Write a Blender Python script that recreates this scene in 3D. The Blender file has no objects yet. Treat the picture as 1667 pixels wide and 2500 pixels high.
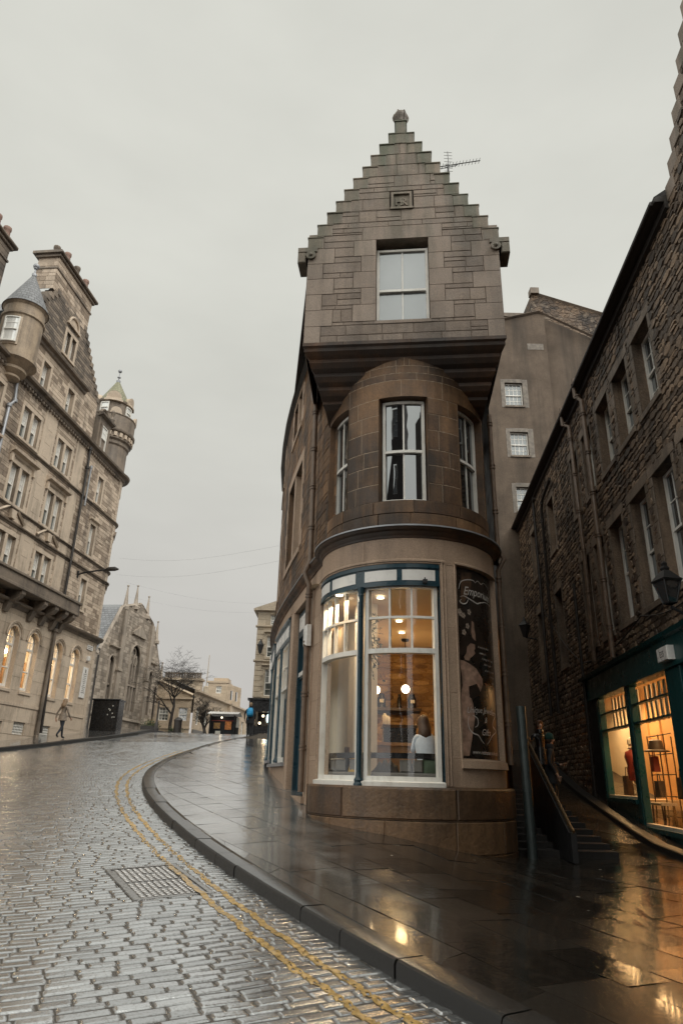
import bpy, bmesh, math, random
import numpy as np
from mathutils import Vector, Matrix
R = math.radians
random.seed(11)
SC = bpy.context.scene
COL = SC.collection

# ------------------------------------------------------------------ materials
class NT:
    def __init__(s, name):
        s.m = bpy.data.materials.new(name); s.m.use_nodes = True
        s.t = s.m.node_tree; s.t.nodes.clear()
        s.out = s.t.nodes.new('ShaderNodeOutputMaterial')
    def n(s, typ, ins=None, **kw):
        nd = s.t.nodes.new('ShaderNode' + typ)
        for k, v in kw.items(): setattr(nd, k, v)
        for k, v in (ins or {}).items():
            if hasattr(v, 'is_output'): s.t.links.new(v, nd.inputs[k])
            else: nd.inputs[k].default_value = v
        return nd
    def pos(s, sc=(1, 1, 1), rot=(0, 0, 0), src='Position'):
        g = s.n('NewGeometry').outputs['Position'] if src == 'Position' else s.n('UVMap').outputs['UV']
        return s.n('Mapping', {'Vector': g, 'Scale': sc, 'Rotation': rot}).outputs[0]
    def noise(s, vec, scale, detail=4, rough=.55):
        return s.n('TexNoise', {'Vector': vec, 'Scale': scale, 'Detail': detail, 'Roughness': rough}).outputs['Fac']
    def ramp(s, f, a, b, ca=0., cb=1.):
        nd = s.n('MapRange', {'Value': f, 'From Min': a, 'From Max': b, 'To Min': ca, 'To Max': cb})
        return nd.outputs[0]
    def mix(s, f, a, b, mode='MIX'):
        nd = s.n('Mix', data_type='RGBA', blend_type=mode)
        for i, v in ((0, f), (6, a), (7, b)):
            if hasattr(v, 'is_output'): s.t.links.new(v, nd.inputs[i])
            else: nd.inputs[i].default_value = (*v, 1) if i and len(v) == 3 else v
        return nd.outputs[2]
    def math(s, op, a, b=0.):
        nd = s.n('Math', operation=op)
        for i, v in ((0, a), (1, b)):
            if hasattr(v, 'is_output'): s.t.links.new(v, nd.inputs[i])
            else: nd.inputs[i].default_value = v
        return nd.outputs[0]
    def fres(s):                                                      # same reflectance from either side of the sheet
        bf = s.n('NewGeometry').outputs['Backfacing']
        return s.n('Fresnel', {'IOR': s.math('SUBTRACT', 1.5, s.math('MULTIPLY', bf, .8333))}).outputs[0]
    def var(s):
        return s.n('Attribute', attribute_name='var').outputs['Fac']
    def bump(s, h, st=.3, dist=.02):
        return s.n('Bump', {'Height': h, 'Strength': st, 'Distance': dist}).outputs[0]
    def done(s, col, rough=.6, bump=None, **kw):
        b = s.n('BsdfPrincipled')
        for k, v in dict({'Base Color': col, 'Roughness': rough}, **({'Normal': bump} if bump else {}), **kw).items():
            if hasattr(v, 'is_output'): s.t.links.new(v, b.inputs[k])
            else: b.inputs[k].default_value = (*v, 1) if isinstance(v, tuple) and len(v) == 3 else v
        s.t.links.new(b.outputs[0], s.out.inputs[0])
        return s.m

def stone(name, c1, c2, dark, soot=.5, sootk=.7, grain=30, rough=.62, bump=.35, moss=None, mossz=(15., 16.5), vk=.55, big=.7, tint=None):
    t = NT(name); p = t.pos()
    v = t.var(); n1 = t.noise(p, big, 5, .6); n2 = t.noise(p, grain, 4, .65); n3 = t.noise(t.pos((1.6, 1.6, .16)), 1.5, 5, .65)
    n4 = t.noise(p, 3.1, 4, .6)
    f = t.math('ADD', t.math('MULTIPLY', v, vk), t.math('MULTIPLY', n4, 1 - vk))
    c = t.mix(t.ramp(f, .25, .75), c1, c2)
    if tint: c = t.mix(t.ramp(t.noise(p, 1.3, 3), .5, .7, 0, .7), c, tint)
    s = t.math('MULTIPLY', t.ramp(t.math('ADD', t.math('MULTIPLY', n1, .5), t.math('MULTIPLY', n3, .5)), soot - .04, soot + .14), sootk)
    c = t.mix(s, c, dark)
    if moss:
        z = t.n('SeparateXYZ', {'Vector': t.n('NewGeometry').outputs['Position']}).outputs[2]
        mz = t.math('MULTIPLY', t.ramp(z, mossz[0], mossz[1]), t.ramp(n3, .42, .6))
        c = t.mix(t.math('MULTIPLY', mz, .65), c, moss)
    g = t.ramp(n2, .3, .7, .72, 1.22)
    c = t.mix(1., c, t.n('CombineColor', {0: g, 1: g, 2: g}).outputs[0], 'MULTIPLY')
    h = t.math('ADD', n2, t.math('MULTIPLY', n4, 1.5))
    return t.done(c, t.ramp(n4, .3, .7, rough - .12, rough + .1), t.bump(h, bump, .02))

def plain(name, c, rough=.5, metal=0., var=.0, nz=.12, sc=6, bump=0., **kw):
    t = NT(name); p = t.pos(); n = t.noise(p, sc, 4)
    f = t.ramp(n, .3, .7, 1 - nz, 1 + nz)
    cc = t.mix(1., c, t.n('CombineColor', {0: f, 1: f, 2: f}).outputs[0], 'MULTIPLY')
    bm = t.bump(t.noise(p, sc * 5, 4), bump, .01) if bump else None
    return t.done(cc, t.ramp(n, .3, .7, max(.02, rough - .08), rough + .08), bm, Metallic=metal, **kw)

def paint(name, c, dirt, rough=.38):
    t = NT(name); p = t.pos(); n = t.noise(p, 2.2, 6, .7); n2 = t.noise(t.pos((3, 3, .5)), 3, 5)
    cc = t.mix(t.ramp(t.math('ADD', t.math('MULTIPLY', n, .5), t.math('MULTIPLY', n2, .5)), .5, .72, 0, .75), c, dirt)
    return t.done(cc, t.ramp(n, .3, .7, rough - .1, rough + .15), t.bump(t.noise(p, 25, 3), .12, .004))

def emit(name, c, k):
    t = NT(name); e = t.n('Emission', {'Color': (*c, 1), 'Strength': k}); t.t.links.new(e.outputs[0], t.out.inputs[0]); return t.m

def glass_clear(name, base=.0, tint=(.96, .97, .96)):
    t = NT(name); fr = t.fres()
    nb = t.bump(t.noise(t.pos(), 1.6, 2), .05, .03)
    g = t.n('BsdfGlossy', {'Color': (.95, .97, 1, 1), 'Roughness': .01, 'Normal': nb}); tr = t.n('BsdfTransparent', {'Color': (*tint, 1)})
    mx = t.n('MixShader', {0: t.math('MINIMUM', t.math('ADD', t.math('MULTIPLY', fr, 1.2), base), 1.), 1: tr.outputs[0], 2: g.outputs[0]})
    t.t.links.new(mx.outputs[0], t.out.inputs[0]); return t.m

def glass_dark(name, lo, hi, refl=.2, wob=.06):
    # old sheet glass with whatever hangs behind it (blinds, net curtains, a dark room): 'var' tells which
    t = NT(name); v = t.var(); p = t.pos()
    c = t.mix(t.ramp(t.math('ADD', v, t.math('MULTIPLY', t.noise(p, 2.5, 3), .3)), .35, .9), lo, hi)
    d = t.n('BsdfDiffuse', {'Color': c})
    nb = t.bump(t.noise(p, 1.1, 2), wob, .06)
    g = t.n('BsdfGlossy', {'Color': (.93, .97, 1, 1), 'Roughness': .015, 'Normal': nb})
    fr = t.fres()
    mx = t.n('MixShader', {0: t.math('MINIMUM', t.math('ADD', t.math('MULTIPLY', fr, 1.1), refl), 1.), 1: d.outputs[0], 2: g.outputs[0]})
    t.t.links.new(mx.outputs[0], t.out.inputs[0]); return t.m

def slate(name, c1, c2, scale=1):
    t = NT(name); u = t.pos((1, 1, 1), src='UV')
    b = t.n('TexBrick', {'Vector': u, 'Color1': (*c1, 1), 'Color2': (*c2, 1), 'Mortar': (.012, .012, .014, 1), 'Scale': 1., 'Mortar Size': .012, 'Brick Width': .28 * scale, 'Row Height': .2 * scale, 'Bias': 0.}, offset=.5)
    c = t.mix(t.ramp(t.noise(t.pos(), 1.2, 5), .4, .7, 0, .5), b.outputs[0], c2)
    return t.done(c, .4, t.bump(t.math('SUBTRACT', 1., b.outputs['Fac']), .5, .02))

def mat_setts():
    t = NT('wet_setts'); p = t.pos(); v = t.var()
    n = t.noise(p, 35, 4, .6); nb = t.noise(p, 4, 4); nl = t.noise(p, .5, 4)
    # rain-soaked whin: the standing film of water mirrors the sky, the gritty joints stay dull ('var' is 0 in the joints)
    top = t.ramp(v, .06, .24)
    c = t.mix(t.ramp(t.math('ADD', t.math('MULTIPLY', v, .8), t.math('MULTIPLY', nb, .5)), .35, 1.1), (.52, .53, .54), (.84, .855, .87))
    c = t.mix(t.ramp(n, .52, .75, 0, .55), c, (.24, .215, .19)); c = t.mix(top, (.11, .095, .08), c)
    r = t.ramp(t.math('ADD', t.math('MULTIPLY', nb, .5), t.math('MULTIPLY', nl, .5)), .38, .62, .09, .27)
    r = t.mix(top, (.38, .38, .38), t.n('CombineColor', {0: r, 1: r, 2: r}).outputs[0])
    return t.done(c, r, t.bump(t.math('ADD', n, t.math('MULTIPLY', nb, 1.5)), .22, .012), Metallic=t.math('MULTIPLY', t.ramp(n, .55, .75, .93, .5), t.math('ADD', .35, t.math('MULTIPLY', top, .65))))

def mat_flags(name='wet_flagstones'):
    t = NT(name); p = t.pos(); v = t.var(); n = t.noise(p, 70, 4, .7); nb = t.noise(p, 1.3, 5, .6); nm = t.noise(p, 9, 5, .6)
    c = t.mix(v, (.013, .012, .0105), (.042, .036, .030))
    c = t.mix(t.ramp(nm, .42, .7, 0, .6), c, (.052, .042, .033)); c = t.mix(t.ramp(nb, .5, .68, 0, .5), c, (.012, .010, .009))
    gum = t.n('TexVoronoi', {'Vector': p, 'Scale': 2.2, 'Randomness': 1.}, distance='EUCLIDEAN'); g3 = t.n('SeparateColor', {'Color': gum.outputs['Color']})
    gm = t.math('MULTIPLY', t.math('LESS_THAN', t.math('ADD', gum.outputs['Distance'], t.math('MULTIPLY', t.math('SUBTRACT', nm, .5), .05)), t.ramp(g3.outputs[0], 0, 1, .02, .062)), t.math('GREATER_THAN', g3.outputs[1], .35))
    c = t.mix(t.math('MULTIPLY', gm, .9), c, (.36, .34, .30))
    # puddled patches lie smooth, drained ones show the grain of the stone
    wet = t.ramp(t.math('ADD', t.math('MULTIPLY', nb, .65), t.math('MULTIPLY', v, .35)), .34, .62)
    r = t.math('ADD', t.math('ADD', .04, t.math('MULTIPLY', wet, .09)), t.math('MULTIPLY', gm, .35))
    h = t.math('ADD', t.math('MULTIPLY', t.math('MULTIPLY', n, t.math('ADD', .25, wet)), .22), t.math('MULTIPLY', nm, .8))
    # sky brightness put in by position: slabs turn pale and mirror-like towards the road
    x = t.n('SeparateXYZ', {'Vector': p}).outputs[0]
    sky_sheen = t.math('MULTIPLY', t.ramp(t.math('ADD', x, t.math('MULTIPLY', t.math('SUBTRACT', nb, .5), 2.5)), -2.6, .1, .88, 0.), t.math('SUBTRACT', 1., gm))
    c = t.mix(sky_sheen, c, (.66, .66, .65))
    return t.done(c, r, t.bump(h, .55, .012), **{'IOR': 1.68, 'Coat Weight': .3, 'Coat IOR': 1.5, 'Coat Roughness': .07, 'Metallic': sky_sheen})

def mat_rubble():
    t = NT('rubble_masonry'); u = t.pos((1.6, 2.9, 1), src='UV')
    w = t.n('TexNoise', {'Vector': t.pos(), 'Scale': 2.2, 'Detail': 3.}).outputs['Color']
    u = t.mix(.22, u, w, 'ADD')
    ve = t.n('TexVoronoi', {'Vector': u, 'Scale': 1.7}, feature='DISTANCE_TO_EDGE').outputs['Distance']
    vc = t.n('SeparateColor', {'Color': t.n('TexVoronoi', {'Vector': u, 'Scale': 1.7}).outputs['Color']}).outputs[0]
    p = t.pos(); n = t.noise(p, 22, 5, .7); nb = t.noise(p, .8, 5, .65); nm = t.noise(p, 5, 5, .7)
    c = t.mix(vc, (.04, .025, .016), (.27, .178, .112))
    c = t.mix(t.ramp(nm, .4, .65), c, (.135, .088, .055))
    c = t.mix(t.ramp(ve, .0, .05, .75, 0), c, (.06, .046, .034))
    c = t.mix(t.ramp(nb, .44, .6, 0, .85), c, (.014, .010, .008))
    c = t.mix(t.ramp(t.noise(p, 2.3, 4), .54, .64, 0, .75), c, (.22, .17, .125))
    h = t.math('ADD', t.math('ADD', t.ramp(ve, 0, .12), t.math('MULTIPLY', n, .5)), t.math('MULTIPLY', nm, 1.4))
    return t.done(c, .7, t.bump(h, .9, .05))

def mat_harl():
    t = NT('grey_harling'); p = t.pos(); n = t.noise(p, 24, 5, .75); nb = t.noise(p, .5, 6, .65); st = t.noise(t.pos((1.2, 1.2, .1)), 1., 5)
    c = t.mix(t.ramp(nb, .35, .65), (.080, .057, .040), (.155, .115, .084))
    c = t.mix(t.ramp(st, .48, .66, 0, .75), c, (.045, .035, .027))
    f = t.ramp(n, .3, .7, .75, 1.2); c = t.mix(1., c, t.n('CombineColor', {0: f, 1: f, 2: f}).outputs[0], 'MULTIPLY')
    return t.done(c, .85, t.bump(n, .5, .03))

def mat_brick(name, c1, c2, mo, bw=.4, rh=.13, ms=.02):
    t = NT(name); u = t.pos(src='UV'); w = t.n('TexNoise', {'Vector': t.pos(), 'Scale': 3., 'Detail': 4.}).outputs['Color']; u = t.mix(.13, u, w)
    b = t.n('TexBrick', {'Vector': u, 'Color1': (*c1, 1), 'Color2': (*c2, 1), 'Mortar': (*mo, 1), 'Scale': 1., 'Mortar Size': ms, 'Mortar Smooth': .4, 'Brick Width': bw, 'Row Height': rh, 'Bias': 0.}, offset=.47)
    n = t.noise(t.pos(), 9, 5, .7)
    c = t.mix(t.ramp(n, .35, .7, 0, .7), b.outputs[0], c2)
    return t.done(c, .8, t.bump(t.math('ADD', t.math('MULTIPLY', b.outputs['Fac'], -1.), n), .8, .03))

MS = {}
def build_mats():
    m = MS
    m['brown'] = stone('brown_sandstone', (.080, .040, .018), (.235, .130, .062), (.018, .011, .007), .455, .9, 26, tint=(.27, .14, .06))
    m['brownj'] = stone('brown_joint', (.29, .215, .145), (.38, .285, .20), (.16, .12, .09), .58, .4)
    m['gable'] = stone('gable_sandstone', (.185, .138, .105), (.268, .207, .161), (.065, .048, .036), .48, .72, 34, moss=(.075, .08, .045), mossz=(12.4, 16.2), bump=.5)
    m['gabledress'] = stone('gable_dressed', (.25, .192, .15), (.315, .247, .196), (.09, .068, .052), .50, .6, 40, moss=(.06, .062, .035), mossz=(12.2, 14.3), bump=.15)
    m['steps'] = stone('mossy_coping', (.15, .125, .09), (.24, .19, .14), (.05, .043, .032), .48, .75, 34, moss=(.075, .095, .055), mossz=(12, 15), bump=.3)
    m['gablej'] = plain('gable_joint', (.13, .10, .078), .8)
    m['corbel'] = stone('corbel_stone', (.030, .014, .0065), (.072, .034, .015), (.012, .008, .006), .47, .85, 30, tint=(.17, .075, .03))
    m['fascia'] = stone('fascia_stone', (.36, .252, .178), (.46, .335, .245), (.10, .068, .048), .54, .6, 45, bump=.15)
    m['plinth'] = stone('plinth_stone', (.085, .045, .022), (.195, .113, .058), (.03, .022, .016), .50, .8, 18, rough=.45, bump=.6)
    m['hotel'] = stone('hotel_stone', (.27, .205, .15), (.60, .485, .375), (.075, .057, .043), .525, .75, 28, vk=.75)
    m['hotelj'] = plain('hotel_joint', (.17, .125, .085), .8)
    m['hdress'] = stone('hotel_dressed', (.50, .40, .305), (.63, .52, .405), (.09, .07, .052), .545, .7, 40, bump=.15, vk=.4)
    m['hsoot'] = stone('hotel_streaked', (.26, .195, .135), (.50, .39, .275), (.07, .055, .043), .5, .8, 30)
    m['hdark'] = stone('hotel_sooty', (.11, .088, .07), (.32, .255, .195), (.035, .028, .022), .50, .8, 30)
    m['church'] = stone('church_stone', (.27, .225, .18), (.50, .425, .35), (.09, .075, .06), .515, .7, 26, vk=.75)
    m['churchj'] = plain('church_joint', (.16, .13, .10), .8)
    m['tan'] = stone('tan_stone', (.42, .33, .235), (.54, .43, .315), (.18, .14, .10), .56, .55, 20)
    m['pale'] = stone('pale_stone', (.40, .33, .245), (.52, .435, .33), (.13, .10, .075), .56, .6, 20)
    m['rubble'] = mat_rubble(); m['rstone'] = stone('rubble_stone', (.075, .050, .034), (.30, .208, .138), (.016, .012, .009), .50, .9, 20, rough=.6, bump=.9, vk=.7); m['rmortar'] = plain('rubble_mortar', (.085, .063, .046), .9, nz=.3, bump=.4); m['harl'] = mat_harl(); m['harlp'] = plain('pale_render_patch', (.20, .175, .15), .85, nz=.35, sc=5, bump=.4)
    m['rearwall'] = plain('dark_tenement_stone', (.05, .04, .032), .8, nz=.3)
    m['lintel'] = stone('lintel_stone', (.15, .115, .085), (.245, .19, .145), (.045, .035, .027), .5, .75, 30)
    m['slate'] = slate('slate_roof', (.15, .155, .165), (.23, .235, .245)); m['slateg'] = slate('green_slate', (.19, .185, .115), (.28, .27, .17))
    m['lead'] = plain('lead_flashing', (.30, .31, .33), .4, .3)
    m['white'] = paint('white_paint', (.78, .76, .71), (.45, .40, .33)); m['cream'] = paint('cream_paint', (.62, .54, .43), (.42, .35, .26))
    m['teal'] = paint('teal_paint', (.010, .040, .058), (.018, .026, .028), .3); m['teal2'] = paint('teal_shop', (.003, .055, .058), (.005, .03, .03), .3)
    m['panelw'] = plain('sign_panel', (.74, .72, .69), .3, nz=.04)
    m['iron'] = plain('black_iron', (.012, .012, .013), .45); m['pipe'] = plain('brown_pipe', (.145, .098, .068), .45, nz=.3)
    m['pipedk'] = plain('dark_pipe', (.028, .023, .02), .5); m['steel'] = plain('grey_green_steel', (.055, .07, .07), .4, .4, nz=.2)
    m['gclear'] = glass_clear('clear_glass'); m['gdark'] = glass_dark('sash_glass', (.012, .014, .015), (.05, .055, .06), .12)
    m['gbow'] = glass_dark('bow_glass', (.008, .008, .009), (.03, .03, .035), .13, .02)
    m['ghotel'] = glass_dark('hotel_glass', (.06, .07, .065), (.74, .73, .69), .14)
    m['gblind'] = glass_dark('blind_glass', (.13, .14, .14), (.24, .25, .255), .09, .0)
    m['gchurch'] = glass_dark('leaded_glass', (.12, .11, .10), (.26, .22, .19), .05)
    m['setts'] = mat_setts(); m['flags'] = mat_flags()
    m['joints'] = plain('sandy_joints', (.06, .046, .032), .8, nz=.4); m['kerb'] = plain('granite_kerb', (.012, .011, .010), .5, nz=.4, sc=30, bump=.3); m['kerbtop'] = plain('wet_kerb_top', (.04, .037, .034), .13, nz=.35, sc=30, bump=.12, **{'IOR': 1.9})
    m['yellow'] = plain('yellow_paint', (.52, .33, .10), .2, nz=.4, sc=14, bump=.25, **{'IOR': 1.9})
    m['tarmac'] = plain('wet_ground', (.05, .047, .044), .3, nz=.3)
    m['cover'] = plain('cast_iron', (.42, .41, .40), .3, .92, nz=.4, sc=25)
    m['wood'] = plain('warm_wood', (.36, .20, .085), .45, nz=.25, sc=8); m['wooddk'] = plain('dark_wood', (.055, .032, .018), .4, nz=.3)
    m['brickin'] = mat_brick('cafe_stone_wall', (.46, .29, .12), (.30, .175, .07), (.25, .15, .06), .46, .17, .012)
    m['cafestone'] = stone('cafe_wall_stone', (.24, .135, .055), (.56, .37, .165), (.10, .055, .025), .52, .6, 25, bump=.7); m['plaster'] = plain('cream_plaster', (.76, .67, .53), .7, nz=.05); m['ceil'] = plain('warm_ceiling', (.62, .47, .30), .7, nz=.04)
    m['dark'] = plain('dark_interior', (.012, .010, .009), .8); m['black'] = plain('black_gloss', (.008, .008, .009), .25)
    m['globe'] = emit('lamp_globe', (1, .80, .52), 9.); m['spot'] = emit('lamp_spot', (1, .85, .6), 6.); m['lampw'] = emit('lamp_white', (1, .86, .62), 14.); m['lampk'] = emit('lamp_small', (1, .84, .6), 3.)
    m['litwin'] = emit('lit_window', (1, .55, .18), .35); m['neon'] = emit('cold_lamp', (.7, .95, 1), 2.)
    m['skin'] = plain('skin', (.52, .31, .22), .5, nz=.05); m['hairb'] = plain('brown_hair', (.07, .036, .02), .5, nz=.3, sc=40); m['hairf'] = plain('fair_hair', (.24, .16, .095), .6, nz=.2, sc=40)
    m['navy'] = plain('dark_coat', (.012, .013, .016), .8); m['denim'] = plain('dark_denim', (.018, .022, .032), .8); m['shirt'] = plain('pale_blue_shirt', (.52, .58, .66), .8, nz=.1, sc=12)
    m['fleece'] = plain('oatmeal_fleece', (.24, .195, .155), .9, nz=.3, sc=18, bump=.6); m['mustard'] = plain('mustard_cloth', (.45, .27, .05), .85); m['bluebag'] = plain('blue_nylon', (.01, .27, .55), .5, nz=.15)
    m['green'] = plain('green_cushion', (.06, .085, .055), .85); m['grey'] = plain('grey_cloth', (.16, .15, .14), .85); m['beanie'] = plain('green_knit', (.012, .05, .04), .9)
    m['leaf'] = plain('leaf_green', (.06, .075, .035), .7, nz=.4, sc=10); m['straw'] = plain('dry_grass', (.36, .27, .14), .8, nz=.3); m['bark'] = plain('wet_bark', (.022, .017, .014), .7, nz=.4, sc=12)
    m['terra'] = plain('terracotta', (.42, .22, .15), .7, nz=.2); m['terrap'] = plain('pale_chimney_pot', (.36, .235, .19), .7, nz=.2)
    m['amber'] = plain('shop_back_panel', (.60, .35, .15), .6, nz=.06); m['ochre'] = plain('shop_side_panel', (.62, .47, .30), .6, nz=.05)
    m['brass'] = plain('worn_brass', (.07, .042, .018), .45, .3); m['paper'] = plain('white_card', (.72, .70, .64), .6, nz=.05)
    m['posterbg'] = plain('poster_print', (.022, .014, .010), .28, nz=.5, sc=3); m['pskin'] = plain('print_skin', (.30, .19, .14), .35, nz=.25, sc=9); m['pdress'] = plain('print_dress', (.40, .255, .19), .4, nz=.5, sc=7)
    m['phair'] = plain('print_hair', (.025, .015, .011), .35, nz=.4); m['pbrown'] = plain('print_brown', (.10, .055, .03), .35, nz=.6, sc=4); m['pwhite'] = plain('print_lettering', (.62, .58, .54), .4, nz=.1); m['pflow'] = plain('print_flower', (.34, .27, .22), .4, nz=.4, sc=25)
    m['orange'] = plain('orange_print', (.60, .22, .06), .6, nz=.5, sc=8); m['bag'] = plain('leather_goods', (.05, .035, .025), .5, nz=.4); m['redbag'] = plain('red_leather', (.22, .03, .02), .5)
build_mats()

# ------------------------------------------------------------------ mesh builder
class MB:
    def __init__(s): s.v = []; s.f = []; s.m = []; s.uv = []; s.c = []
    def face(s, pts, m=0, c=.5, uv=None):
        i = len(s.v); s.v += [tuple(p) for p in pts]; s.f.append(list(range(i, i + len(pts)))); s.m.append(m); s.c.append(c); s.uv.append(uv)
    def grid(s, P, m=0, c=.5, closeu=False):          # P[i][j] points sharing vertices
        ni, nj = len(P), len(P[0]); b = len(s.v)
        for r in P: s.v += [tuple(p) for p in r]
        for i in range(ni - (0 if closeu else 1)):
            for j in range(nj - 1):
                k = (i + 1) % ni
                s.f.append([b + i * nj + j, b + k * nj + j, b + k * nj + j + 1, b + i * nj + j + 1]); s.m.append(m); s.c.append(c); s.uv.append(None)
    def box(s, mp, u0, u1, v0, v1, d0, d1, nu=1, m=0, c=.5, bev=0.):
        us = mp.us; U = [u0 + (u1 - u0) * i / nu for i in range(nu + 1)]
        f = mp.f; bu = bev / us
        for i in range(nu):
            a, b = U[i], U[i + 1]
            fa = a + bu if i == 0 else a; fb = b - bu if i == nu - 1 else b
            s.face([f(fa, v0 + bev, d1), f(fb, v0 + bev, d1), f(fb, v1 - bev, d1), f(fa, v1 - bev, d1)], m, c, [(fa * us, v0), (fb * us, v0), (fb * us, v1), (fa * us, v1)])
            s.face([f(a, v1, d0), f(b, v1, d0), f(b, v0, d0), f(a, v0, d0)], m, c, [(a * us, v1), (b * us, v1), (b * us, v0), (a * us, v0)])
            e = d1 - bev
            for (va, vb, q) in ((v1, v1 - bev, 1), (v0, v0 + bev, -1)):
                s.face([f(a, va, d0), f(b, va, d0), f(b, va, e), f(a, va, e)], m, c, [(a * us, d0), (b * us, d0), (b * us, e), (a * us, e)])
                if bev: s.face([f(a, va, e), f(b, va, e), f(fb, vb, d1), f(fa, vb, d1)], m, c, [(a * us, va), (b * us, va), (b * us, vb), (a * us, vb)])
        for (a, fa) in ((u0, u0 + bu), (u1, u1 - bu)):
            e = d1 - bev
            s.face([f(a, v0, d0), f(a, v1, d0), f(a, v1, e), f(a, v0, e)], m, c, [(d0, v0), (d0, v1), (e, v1), (e, v0)])
            if bev: s.face([f(a, v0, e), f(a, v1, e), f(fa, v1 - bev, d1), f(fa, v0 + bev, d1)], m, c, [(0, v0), (0, v1), (bev, v1), (bev, v0)])
    def cube(s, x0, x1, y0, y1, z0, z1, m=0, c=.5): s.box(XM, x0, x1, z0, z1, -y1, -y0, 1, m, c)
    def sheet(s, mp, u0, u1, v0, v1, d=0., nu=1, m=0, c=.5):
        us = mp.us
        for i in range(nu):
            a = u0 + (u1 - u0) * i / nu; b = u0 + (u1 - u0) * (i + 1) / nu
            s.face([mp.f(a, v0, d), mp.f(b, v0, d), mp.f(b, v1, d), mp.f(a, v1, d)], m, c, [(a * us, v0), (b * us, v0), (b * us, v1), (a * us, v1)])
    def sweep(s, mp, prof, u0, u1, nu=1, m=0, c=.5, caps=True):   # prof: [(d, v)] closed outline
        U = [u0 + (u1 - u0) * i / nu for i in range(nu + 1)]; n = len(prof)
        L = [0.]
        for k in range(n): L.append(L[-1] + math.dist(prof[k], prof[(k + 1) % n]))
        for i in range(nu):
            for k in range(n):
                (d0, v0), (d1, v1) = prof[k], prof[(k + 1) % n]; a, b = U[i], U[i + 1]
                s.face([mp.f(a, v0, d0), mp.f(b, v0, d0), mp.f(b, v1, d1), mp.f(a, v1, d1)], m, c, [(a * mp.us, L[k]), (b * mp.us, L[k]), (b * mp.us, L[k + 1]), (a * mp.us, L[k + 1])])
        if caps:
            for a in (u0, u1): s.face([mp.f(a, v, d) for d, v in prof], m, c)
    def prism(s, mp, poly, d0, d1, m=0, c=.5):
        s.face([mp.f(u, v, d1) for u, v in poly], m, c, [(u * mp.us, v) for u, v in poly])
        s.face([mp.f(u, v, d0) for u, v in reversed(poly)], m, c)
        n = len(poly)
        for i in range(n):
            a, b = poly[i], poly[(i + 1) % n]
            s.face([mp.f(*a, d0), mp.f(*b, d0), mp.f(*b, d1), mp.f(*a, d1)], m, c)
    def tube(s, pts, r, n=8, m=0, c=.5, caps=True):
        pts = [Vector(p) for p in pts]; rs = r if isinstance(r, (list, tuple)) else [r] * len(pts)
        t0 = (pts[1] - pts[0]).normalized(); up = Vector((0, 0, 1)) if abs(t0.z) < .9 else Vector((0, 1, 0))
        x = t0.cross(up).normalized(); P = []
        for i, p in enumerate(pts):
            t = (pts[min(i + 1, len(pts) - 1)] - pts[max(i - 1, 0)])
            if t.length < 1e-6: t = t0
            t.normalize(); x = (x - t * x.dot(t)).normalized(); y = t.cross(x)
            P.append([p + (x * math.cos(2 * math.pi * k / n) + y * math.sin(2 * math.pi * k / n)) * rs[i] for k in range(n + 1)])
        s.grid(P, m, c)
        if caps: s.face(P[0][:-1][::-1], m, c); s.face(P[-1][:-1], m, c)
    def lathe(s, cx, cy, prof, n=24, m=0, c=.5, a0=0., a1=360.):
        P = []
        for k in range(n + 1):
            a = R(a0 + (a1 - a0) * k / n); P.append([(cx + r * math.cos(a), cy + r * math.sin(a), z) for r, z in prof])
        b = len(s.v); nj = len(prof)
        for r in P: s.v += r
        L = [0.]
        for k in range(nj - 1): L.append(L[-1] + math.dist(prof[k], prof[k + 1]))
        rm = max(r for r, z in prof)
        for i in range(n):
            for j in range(nj - 1):
                s.f.append([b + i * nj + j, b + (i + 1) * nj + j, b + (i + 1) * nj + j + 1, b + i * nj + j + 1]); s.m.append(m); s.c.append(c)
                ua, ub = R(a1 - a0) * rm * i / n, R(a1 - a0) * rm * (i + 1) / n
                s.uv.append([(ua, L[j]), (ub, L[j]), (ub, L[j + 1]), (ua, L[j + 1])])
    def ball(s, cx, cy, cz, r, n=14, m=0, c=.5, sz=1.):
        s.lathe(cx, cy, [(r * math.sin(math.pi * k / 8), cz - r * sz * math.cos(math.pi * k / 8)) for k in range(9)], n, m, c)
    def build(s, name, mats, parent=None, smooth=None):
        me = bpy.data.meshes.new(name); me.from_pydata(s.v, [], s.f)
        if not isinstance(mats, (list, tuple)): mats = [mats]
        for k in mats: me.materials.append(MS[k] if isinstance(k, str) else k)
        me.polygons.foreach_set('material_index', s.m)
        uvl = me.uv_layers.new(name='UVMap'); ca = me.attributes.new('var', 'FLOAT', 'FACE'); ca.data.foreach_set('value', s.c)
        flat = []
        for p, uv in zip(me.polygons, s.uv):
            if uv: flat += [q for w in uv for q in w]
            else:
                nx, ny, nz = p.normal
                h = math.hypot(nx, ny)
                for vi in p.vertices:
                    x, y, z = s.v[vi]
                    flat += [(-ny * x + nx * y) / h, z] if h > .5 else [x, y]
        uvl.data.foreach_set('uv', flat)
        if smooth is not None:
            bm = bmesh.new(); bm.from_mesh(me); bmesh.ops.remove_doubles(bm, verts=bm.verts, dist=.0004); bmesh.ops.recalc_face_normals(bm, faces=bm.faces); bm.to_mesh(me); bm.free()
            me.polygons.foreach_set('use_smooth', [True] * len(me.polygons))
            me.set_sharp_from_angle(angle=R(smooth))
        me.update()
        return link(bpy.data.objects.new(name, me), parent)
def link(o, parent=None):
    COL.objects.link(o)
    if parent:
        o.parent = parent
        if parent.type == 'EMPTY': o.matrix_parent_inverse = (Matrix.Translation(parent.location) @ parent.rotation_euler.to_matrix().to_4x4()).inverted()
    return o
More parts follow.
